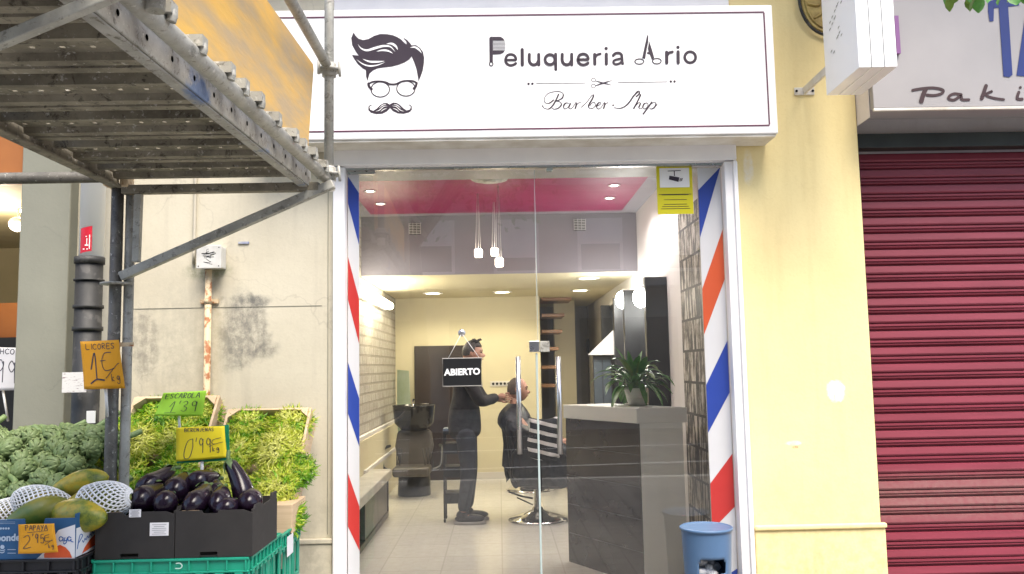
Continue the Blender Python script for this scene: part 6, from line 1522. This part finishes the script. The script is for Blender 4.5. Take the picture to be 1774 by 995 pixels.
# ---------------------------------------------------------------- artichokes
def art_mat():
    b = MatB('artichoke_bract'); at_ = b.N('ShaderNodeAttribute'); at_.attribute_name = 'tint'; v = b.coords(False)
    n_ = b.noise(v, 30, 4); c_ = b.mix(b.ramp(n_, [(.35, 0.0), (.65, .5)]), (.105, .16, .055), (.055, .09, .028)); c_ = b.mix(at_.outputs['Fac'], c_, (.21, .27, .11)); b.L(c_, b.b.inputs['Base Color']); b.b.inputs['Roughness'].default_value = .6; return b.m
M['arti'] = art_mat(); M['artstem'] = mat('artichoke_stem', (.17, .24, .09), (.10, .16, .06), 18, .6, stretch=(3, 3, .5))
def artichoke(seed):
    rnd = random.Random(seed); t = thing('artichoke', (0, 0, 0), 'green artichoke in the heap at the left of the display', 'artichoke', 'artichokes heaped at the left')
    mb = MB(); R_ = .043
    mb.ell((0, 0, 0), (R_*.84, R_*.84, R_*.98), 14, 10)
    rows = 8
    for r in range(rows):
        ph = PI*(.88-.80*r/(rows-1)); z = -math.cos(PI-ph) if False else math.cos(ph); n_ = [6, 8, 9, 9, 8, 7, 5, 3][r]
        for k in range(n_):
            th = 2*PI*(k+.5*(r % 2))/n_+rnd.uniform(-.1, .1); w_ = R_*(.60 if r < 6 else .42); L_ = R_*rnd.uniform(.75, .95)
            rad = Vector((math.cos(th), math.sin(th), 0)); tan = Vector((-math.sin(th), math.cos(th), 0))
            vs = []; cs_ = []
            for i in range(5):
                u = i/4; a_ = ph-u*L_/R_*.8; rr = R_*(1.0+.05*math.sin(PI*u)+(.10*u*u if r < 6 else 0)); c_ = rad*(math.sin(max(.02, a_))*rr)+Vector((0, 0, math.cos(a_)*rr*1.08))
                ww = w_*(1-(u**2.2))*.95+.0012; o_ = rad*.0035*math.cos(0)
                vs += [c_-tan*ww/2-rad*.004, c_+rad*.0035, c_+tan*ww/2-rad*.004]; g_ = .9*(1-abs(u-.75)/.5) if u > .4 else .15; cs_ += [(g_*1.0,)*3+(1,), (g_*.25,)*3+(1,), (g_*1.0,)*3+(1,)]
            mb.add(vs, [(i*3+j, i*3+j+1, (i+1)*3+j+1, (i+1)*3+j) for i in range(4) for j in (0, 1)], 0, True, cs_)
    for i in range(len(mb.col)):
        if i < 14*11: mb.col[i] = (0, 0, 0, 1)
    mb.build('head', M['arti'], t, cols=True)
    sl_ = rnd.uniform(.06, .12); MB().tube(spline([(0, 0, -R_*.8), (rnd.uniform(-.006, .006), .004, -R_-sl_*.5), (rnd.uniform(-.02, .02), .012, -R_-sl_)]), [.013]*4+[.0125]*20 if False else .012, 9).build('stem', M['artstem'], t)
    note_kids(t); return t
protos = [artichoke(s_) for s_ in (1, 2, 3)]
def heap(x, y):  # height of the heap, measured from the photograph's outline
    u = (x-(-1.66)); 
    zt_ = 1.285-.55*max(0, x+1.72)-.25*max(0, x+1.60)
    return zt_-.62*max(0, 3.62-y)
rnd = random.Random(12); pts = []; tries = 0
while tries < 9000:
    tries += 1; x = rnd.uniform(-2.35, -1.70); y = rnd.uniform(3.12, 3.78); z = heap(x, y)
    if z < .90: continue
    p_ = Vector((x, y, z+rnd.uniform(-.01, .012)))
    if all((p_-q_).length > .072 for q_ in pts): pts.append(p_)
base_pts = list(pts)
ctr = 0
for i, p_ in enumerate(pts):
    src = protos[i % 3]
    rot = (rnd.uniform(.5, 2.0)+R(20), rnd.uniform(-.9, .9), rnd.uniform(-1.2, 1.2))
    if i < 3: src.location = p_; src.rotation_euler = rot; o = src
    else: o = dup(src, p_, rot, scale=rnd.uniform(.90, 1.14))
for p_ in list(pts):      # second layer just below, seen in the gaps
    if rnd.random() < .45: o = dup(protos[int(rnd.random()*3)], p_+Vector((rnd.uniform(-.03, .03), .03, -.075)), (rnd.uniform(.3, 2), rnd.uniform(-1, 1), rnd.uniform(-3, 3)))
crate(-2.40, -1.60, 3.16, 3.80, .70, .93, M['bcr'], 'black crate holding the heaped artichokes at the far left', 'black crates')
crate(-2.40, -1.60, 3.16, 3.80, .46, .695, M['bcr'], 'lower black crate under the artichoke crate', 'black crates')
crate(-2.40, -1.60, 3.16, 3.80, .22, .455, M['bcr'], 'bottom black crate under the artichokes', 'black crates')

# ---------------------------------------------------------------- aubergines
M['aub'] = mat('aubergine_skin', (.012, .006, .014), (.008, .004, .010), 9, .22, rvar=.08, spec=.35, bump=.06, bsc=30); M['calyx'] = mat('aubergine_calyx', (.10, .17, .05), (.05, .09, .03), 25, .6)
def aubergine(bend, L_, r_):
    t = thing('aubergine', (0, 0, 0), 'glossy dark purple aubergine in the black boxes', 'aubergine', 'aubergines in the black boxes')
    n_ = 18; P_ = []; rad = []
    for i in range(n_+1):
        u = i/n_; P_.append((bend*math.sin(PI*u)*.5, 0, -L_/2+L_*u)); rad.append(max(.002, r_*(math.sqrt(max(0, 1-((.34-u)/.34)**2)) if u < .34 else (1-.50*((u-.34)/.66)**1.3)) * (1 if u < .94 else math.sqrt(max(0.02, 1-((u-.94)/.062)**2)))))
    MB().tube(P_, rad, 26).build('fruit', M['aub'], t)
    mb = MB(); top = Vector(P_[-1])
    for k in range(5):
        th = 2*PI*k/5; d_ = Vector((math.cos(th), math.sin(th), 0)); tn = Vector((-math.sin(th), math.cos(th), 0)); vs = []
        for i in range(5):
            u = i/4; rr = r_*.50*min(1, u*1.8+.25)+.003+.004*u; zz = top.z+.006-.045*u**1.2*(L_/.19); w_ = r_*.62*(1-u**2)+.001
            vs += [top*0+Vector((top.x, 0, zz))+d_*rr-tn*w_/2, Vector((top.x, 0, zz))+d_*(rr+.003), Vector((top.x, 0, zz))+d_*rr+tn*w_/2]
        mb.add(vs, [(i*3+j, i*3+j+1, (i+1)*3+j+1, (i+1)*3+j) for i in range(4) for j in (0, 1)], 0, True)
    mb.tube(spline([top+Vector((0, 0, -.004)), top+Vector((.003, 0, .018)), top+Vector((.012, .004, .040))]), [.010]*6+[.008]*7 if False else .0085, 8); mb.build('calyx', M['calyx'], t)
    note_kids(t); return t
AP = [aubergine(.02, .19, .047), aubergine(-.012, .17, .050), aubergine(.03, .21, .043)]
AUB = [((268, 834), 3.06, (R(-60), R(50), 0), 0, 1.0, 'uppermost aubergine at the left of the heap'), ((256, 860), 2.95, (R(-75), R(62), R(10)), 0, 1.15, 'large aubergine lying at the left with its green cap to the right'), ((290, 872), 2.90, (R(-80), R(30), R(20)), 1, .95, 'aubergine end facing front beside the left box corner'),
       ((311, 848), 3.02, (R(-70), R(20), R(10)), 1, 1.05, 'aubergine in the middle of the upper row'), ((352, 838), 3.08, (R(-65), R(75), 0), 1, 1.0, 'aubergine right below the yellow price card'), ((340, 866), 2.92, (R(-75), R(8), R(2)), 2, 1.08, 'aubergine pointing at the viewer in the centre of the front row'),
       ((378, 868), 2.93, (R(-72), R(-30), R(0)), 2, 1.0, 'aubergine with a visible green cap right of the centre'), ((412, 847), 3.04, (R(-18), R(-24), R(5)), 2, 1.1, 'upright aubergine at the right leaning to the left'), ((434, 873), 2.97, (R(-72), R(-74), R(-10)), 0, 1.05, 'aubergine lying at the right corner of the right box'),
       ((222, 878), 2.98, (R(-80), R(80), R(10)), 2, .85, 'small aubergine at the far left corner of the left box'), ((396, 884), 2.90, (R(-85), R(60), 0), 1, .9, 'half-hidden aubergine low in the right box'), ((372, 850), 3.08, (R(-50), R(-50), 0), 1, .95, 'half-hidden aubergine behind the one with the green cap'),
       ((235, 892), 3.0, (R(-85), R(85), 0), 1, 1, 'aubergine deep in the left box'), ((330, 892), 3.03, (R(-85), R(85), R(5)), 0, 1, 'aubergine deep between the two boxes'), ((300, 895), 2.95, (R(-90), R(70), R(5)), 2, 1, 'aubergine deep in the left box near its right wall'), ((420, 893), 3.05, (R(-90), R(80), R(-5)), 2, 1, 'aubergine deep in the right box')]
used = set()
for (px_, Y_, rot, k, s_, lab) in AUB:
    if k not in used: o = AP[k]; used.add(k)
    else: o = dup(AP[k])
    o.location = at(px_[0], px_[1]-(3 if px_[1] < 890 else 8), Y_+.02); o.rotation_euler = rot; o.scale = (s_*rnd.uniform(.80, .92), s_*rnd.uniform(.82, .95), s_*rnd.uniform(.78, .9)); o['label'] = 'glossy '+lab if 'aubergine' in lab and not lab.startswith('uppermost') else lab.replace('uppermost', 'glossy uppermost')

# ---------------------------------------------------------------- curly endive in tilted wooden boxes
def end_mat():
    b = MatB('endive_leaf'); a_ = b.N('ShaderNodeVertexColor'); a_.layer_name = 'tint'; b.L(a_.outputs['Color'], b.b.inputs['Base Color']); b.b.inputs['Roughness'].default_value = .45
    b.b.inputs['Subsurface Weight'].default_value = 0.0
    tr = b.N('ShaderNodeBsdfTranslucent'); b.L(a_.outputs['Color'], tr.inputs[0]); mx = b.N('ShaderNodeMixShader'); mx.inputs[0].default_value = .3; out = b.t.nodes['Material Output']
    b.L(b.b.outputs[0], mx.inputs[1]); b.L(tr.outputs[0], mx.inputs[2]); b.L(mx.outputs[0], out.inputs[0]); return b.m
M['endive'] = end_mat()
def lerp3(a_, b_, t_): return tuple(a_[i]*(1-t_)+b_[i]*t_ for i in range(3))
def endive(seed, R_=.115, n_=1500, yellow=.5):
    rnd = random.Random(seed); t = thing('curly_endive', (0, 0, 0), 'curly endive head', 'endive', 'curly endive heads in the wooden boxes')
    mb = MB(); White, Yel, Gr, Dk = (.66, .66, .17), (.50, .56, .012), (.17, .40, .008), (.02, .12, .005)
    for i in range(n_):
        pol = math.acos(1-rnd.random()*1.05); az_ = rnd.uniform(0, 2*PI); rr = R_*(.74+.22*rnd.random()+.20*noise.noise(Vector((math.sin(pol)*math.cos(az_), math.sin(pol)*math.sin(az_), math.cos(pol)))*4.5+Vector((0, seed*2.7, 0))))
        d_ = Vector((math.sin(pol)*math.cos(az_), math.sin(pol)*math.sin(az_), math.cos(pol)*.75)); tn = Vector((-math.sin(az_), math.cos(az_), 0)); mer = Vector((math.cos(pol)*math.cos(az_), math.cos(pol)*math.sin(az_), -math.sin(pol)))
        v = (mer*rnd.uniform(.2, 1.0)+tn*rnd.uniform(-.9, .9)+d_*rnd.uniform(.0, .7)).normalized(); p_ = d_*rr-v*.012
        L_ = rnd.uniform(.022, .048); w_ = rnd.uniform(.003, .0085); k = 5; side = v.cross(d_).normalized(); curl = rnd.uniform(-3.0, 3.0); cu2 = rnd.uniform(-2.0, 2.4)
        g_ = .25+.35*pol/1.55+.75*noise.noise(d_*2.6+Vector((seed*3.1, 0, 0)))+rnd.uniform(-.18, .18)+(.70-yellow)
        c_ = lerp3(White, Yel, min(1, max(0, g_/.35))) if g_ < .35 else (lerp3(Yel, Gr, min(1, (g_-.35)/.35)) if g_ < .7 else lerp3(Gr, Dk, min(1, (g_-.7)/.5)))
        br = rnd.uniform(.8, 1.12); c_ = tuple(min(.9, x*br) for x in c_); vs = []; cs_ = []
        for j in range(k+1):
            u = j/k; jag = 1+.9*(j % 2)*rnd.random(); ww = w_*(1-.75*u)*jag; vs += [p_-side*ww/2, p_+side*ww/2]; cc = lerp3(c_, White if g_ < .6 else Gr, .35*(1-u)); cs_ += [(*cc, 1)]*2
            v = (v+side*curl*.28+d_*cu2*.22).normalized(); side = v.cross(d_); side = side.normalized() if side.length > .01 else tn; p_ = p_+v*L_/k
        mb.add(vs, [(2*j, 2*j+1, 2*j+3, 2*j+2) for j in range(k)], 0, False, cs_)
    mb.build('leaves', M['endive'], t, cols=True)
    M2 = MB(); M2.ell((0, 0, -.01), (R_*.72, R_*.72, R_*.58), 16, 10); M2.build('heart', mat('endive_heart', (.06, .12, .012), (.02, .05, .006), 30, .7) if 'endive_heart' not in bpy.data.materials else bpy.data.materials['endive_heart'], t)  # dark core: shade in the gaps between leaves is put into its colour
    note_kids(t); return t
EN = [endive(1, yellow=.78), endive(2, yellow=.62), endive(3, yellow=.95), endive(4, yellow=.45)]
usedE = set()
def wooden_box(tl, tr, bl, Yt, Yb, depth, label, heads, names):
    """open slatted box leaning back; tl/tr/bl are photo corners of its mouth, Yt/Yb depths of top and foot"""
    TL, TR, BL = at(*tl, Yt), at(*tr, Yt), at(*bl, Yb); TR.z = TL.z; BL.x = TL.x
    U = (TR-TL); V = (TL-BL); nrm_ = V.cross(U).normalized(); nrm_ = nrm_ if nrm_.y < 0 else -nrm_
    t = thing('wooden_box', BL-nrm_*depth, label, 'box', 'tilted wooden endive boxes')
    def P3(u, v, n__): return BL+U*u+V*v+nrm_*n__
    def slab(u0, u1, v0, v1, n0, n1, name='slat', m='poplar'):
        mb = MB(); vs = [P3(u, v, n__) for n__ in (n0, n1) for v in (v0, v1) for u in (u0, u1)]; mb.add(vs, [(0, 2, 3, 1), (4, 5, 7, 6), (0, 1, 5, 4), (2, 6, 7, 3), (0, 4, 6, 2), (1, 3, 7, 5)]); return mb.build(name, M[m], t, bevel=.0012)
    e = .012/U.length; f_ = .012/V.length
    slab(0, 1, 0, 1, -depth, -depth+.006, 'base')
    slab(0, e, 0, 1, -depth+.0065, 0, 'side_board'); slab(1-e, 1, 0, 1, -depth+.0065, 0, 'side_board'); slab(e*1.02, 1-e*1.02, 1-f_, 1, -depth+.0065, 0.002, 'end_board'); slab(e*1.02, 1-e*1.02, 0, f_, -depth+.0065, -.01, 'end_board')
    for (u, v) in ((e*1.05, 1-f_*1.1), (1-e*1.05, 1-f_*1.1)):
        q = .045; su = 1 if u < .5 else -1
        mb = MB(); mb.prism([P3(u, v, .006), P3(u+su*q/U.length, v, .006), P3(u, v-q/V.length, .006)], -nrm_*.06); mb.build('corner_post', M['poplar'], t)
    Mx = Matrix((U.normalized(), V.normalized(), nrm_)).transposed()
    for i, ((u, v, n__, k, s_), nm) in enumerate(zip(heads, names)):
        if k not in usedE: o = EN[k]; usedE.add(k)
        else: o = dup(EN[k])
        o.location = P3(u, v, n__-.015); o.rotation_euler = (Mx@Matrix.Rotation(random.uniform(0, 6.28), 3, 'Z')).to_euler(); o.scale = (s_*1.02, s_*1.02, s_*.72); o['label'] = nm
    return t
wooden_box((233, 688), (381, 688), (222, 862), 4.08, 3.72, .13, 'left tilted wooden box of curly endive with the lime green price card', [
    (.28, .86, -.05, 3, .95), (.78, .88, -.05, 1, .92), (.18, .52, -.01, 2, 1.05), (.66, .55, -.01, 0, 1.0), (.22, .16, .00, 1, 1.0), (.74, .20, .00, 3, 1.0), (.0, .72, -.03, 3, .75), (-.04, .34, -.03, 1, .8)],
    ['greenish curly endive at the top left of the left box', 'curly endive behind the lime price card at the top right of the left box', 'curly endive with a white pale heart at the left of the left box', 'yellow curly endive in the middle of the left box', 'curly endive at the bottom left of the left box', 'dark green curly endive beside the yellow price card', 'small green endive spilling over the left edge near the top of the left box', 'small endive spilling over the left edge near the foot of the left box'])
wooden_box((395, 709), (540, 707), (392, 905), 4.06, 3.62, .13, 'right tilted wooden box of bright curly endive, its top rim showing', [
    (.25, .87, -.03, 1, .98), (.76, .87, -.03, 0, 1.0), (.20, .56, .0, 0, 1.02), (.72, .58, .01, 2, 1.05), (.24, .24, .01, 2, 1.0), (.76, .26, .01, 0, 1.05), (.95, .44, -.02, 3, .85), (.92, .04, -.02, 3, .9), (.45, -.03, -.01, 1, .95)],
    ['yellow-green curly endive at the top left of the right box', 'bright curly endive at the top right of the right box', 'yellow curly endive at the left of the right box, right of the yellow price card', 'pale bright curly endive in the middle right of the right box', 'pale curly endive low on the left of the right box', 'bright curly endive low on the right of the right box', 'green endive spilling over the right edge of the right box', 'dark green endive hanging over the bottom right corner of the right box', 'endive at the foot of the right box behind the aubergines'])
# wooden crate corner sticking out under the endive
a = at(498, 900, 3.60)
thing_mesh(MB().box(a.x-.45, a.x+.03, 3.56, 3.80, at(498, 922, 3.6).z, at(498, 872, 3.6).z), 'wooden_crate', M['poplar'], 'corner of a plain wooden crate supporting the right endive box', 'crate', bevel=.003)
card('price_card', [(283, 681), (358, 677), (350, 721), (267, 720)], 3.80, M['lime'], 'lime green price card reading ESCAROLA 1\'39 on the left endive box', [
    ('txt', 'ESCAROLA', 8, 6, 9.2, 20, 1.7), ('path', [(26, 62), (34, 40), (33, 84)], 1.6), ('path', [(20, 88), (44, 87)], 1.6), ('txt', "'39", 44, 38, 18, 42, 1.5)], wav=.008, stick=((310, 719), (312, 760)))
card('price_card', [(305, 741), (389, 738), (393, 793), (304, 800)], 3.25, M['yellowc'], 'yellow price card in a green holder reading BERENJENAS 0\'99€/kg above the aubergines', [
    ('txt', 'BERENJENAS', 17, 4, 5.6, 10, 1.3), ('path', [(34, 36), (24, 42), (17, 70), (18, 92), (28, 90), (34, 62), (34, 36)], 1.5), ('txt', "'99", 39, 34, 14, 44, 1.4), ('path', [(92, 36), (76, 42), (76, 54), (95, 50)], 1.3), ('path', [(68, 62), (80, 54)], 1.2), ('txt', 'kg', 74, 62, 7, 14, 1.3)],
    wav=.006, backing=[(306, 744), (396, 736), (398, 798), (306, 803)], stick=((350, 800), (350, 832)))
M['white'].node_tree

# ================================================================= the other side of the street (seen as the mirror image in the glass)
M['oppwall'] = mat('opposite_render', (.40, .38, .35), (.34, .32, .29), 1.5, .8, world=True); M['oppglass'] = mat('opposite_window_glass', (.06, .07, .08), None, 2, .15); M['shutw'] = mat('white_roller_blind', (.90, .89, .88), None, 3, .6)
t = thing('apartment_building', (0, -18, 0), 'pale apartment building across the street with white-shuttered windows', 'building')
MB().box(-20, 20, -24, -17, 0, 15).build('wall', M['oppwall'], t)
for fl in range(4):
    for k in range(-5, 6):
        x = k*2.6+.6; z = 4.4+fl*3.1
        w_ = MB().box(x-.7, x+.7, -16.995, -16.96, z, z+1.7).build('window', M['shutw'], t)
        MB().box(x-.6, x+.6, -16.955, -16.95, z+.1, z+(.9 if (k+fl) % 2 else .5)).build('pane', M['oppglass'], w_)
    MB().box(-20, 20, -16.99, -16.2, 3.9+fl*3.1, 4.08+fl*3.1).build('balcony', M['oppwall'], t)
for k in range(-4, 5): MB().box(k*4-1.5, k*4+1.5, -16.99, -16.95, .3, 3.0).build('shop_window', M['oppglass'], t)
def tree(x, y, lab, seed):
    t = thing('street_tree', (x, y, 0), lab, 'tree', 'street trees'); rnd = random.Random(seed)
    MB().tube([(x, y, 0), (x+.05, y, 1.5), (x-.05, y+.05, 3.4)], [.16, .12, .09], 12).build('trunk', M['darkwood'], t)
    mb = MB()
    for k in range(6): a_ = rnd.uniform(0, 6.28); mb.tube([(x-.05, y+.05, 3.2), (x+math.cos(a_)*.8, y+math.sin(a_)*.8, 4.3), (x+math.cos(a_)*1.3, y+math.sin(a_)*1.3, 5.2)], [.06, .04, .02], 7)
    mb.build('branch', M['darkwood'], t); mb = MB()
    cl = [Vector((x+rnd.gauss(0, .8), y+rnd.gauss(0, .8), rnd.uniform(3.6, 6.2))) for _ in range(22)]
    for i in range(5200):
        p_ = rnd.choice(cl)+Vector((rnd.gauss(0, .32), rnd.gauss(0, .32), rnd.gauss(0, .26))); a_ = Vector((rnd.gauss(0, 1), rnd.gauss(0, 1), rnd.gauss(0, 1))).normalized(); b_ = a_.orthogonal().normalized(); mb.add([p_-a_*.06, p_+b_*.03, p_+a_*.06, p_-b_*.03], [(0, 1, 2, 3)])
    mb.build('crown', M['leaf'], t)
tree(-1.1, -2.9, 'street tree behind the viewer left of the shop axis', 2); tree(3.9, -2.9, 'street tree behind the viewer right of the shop axis', 3)
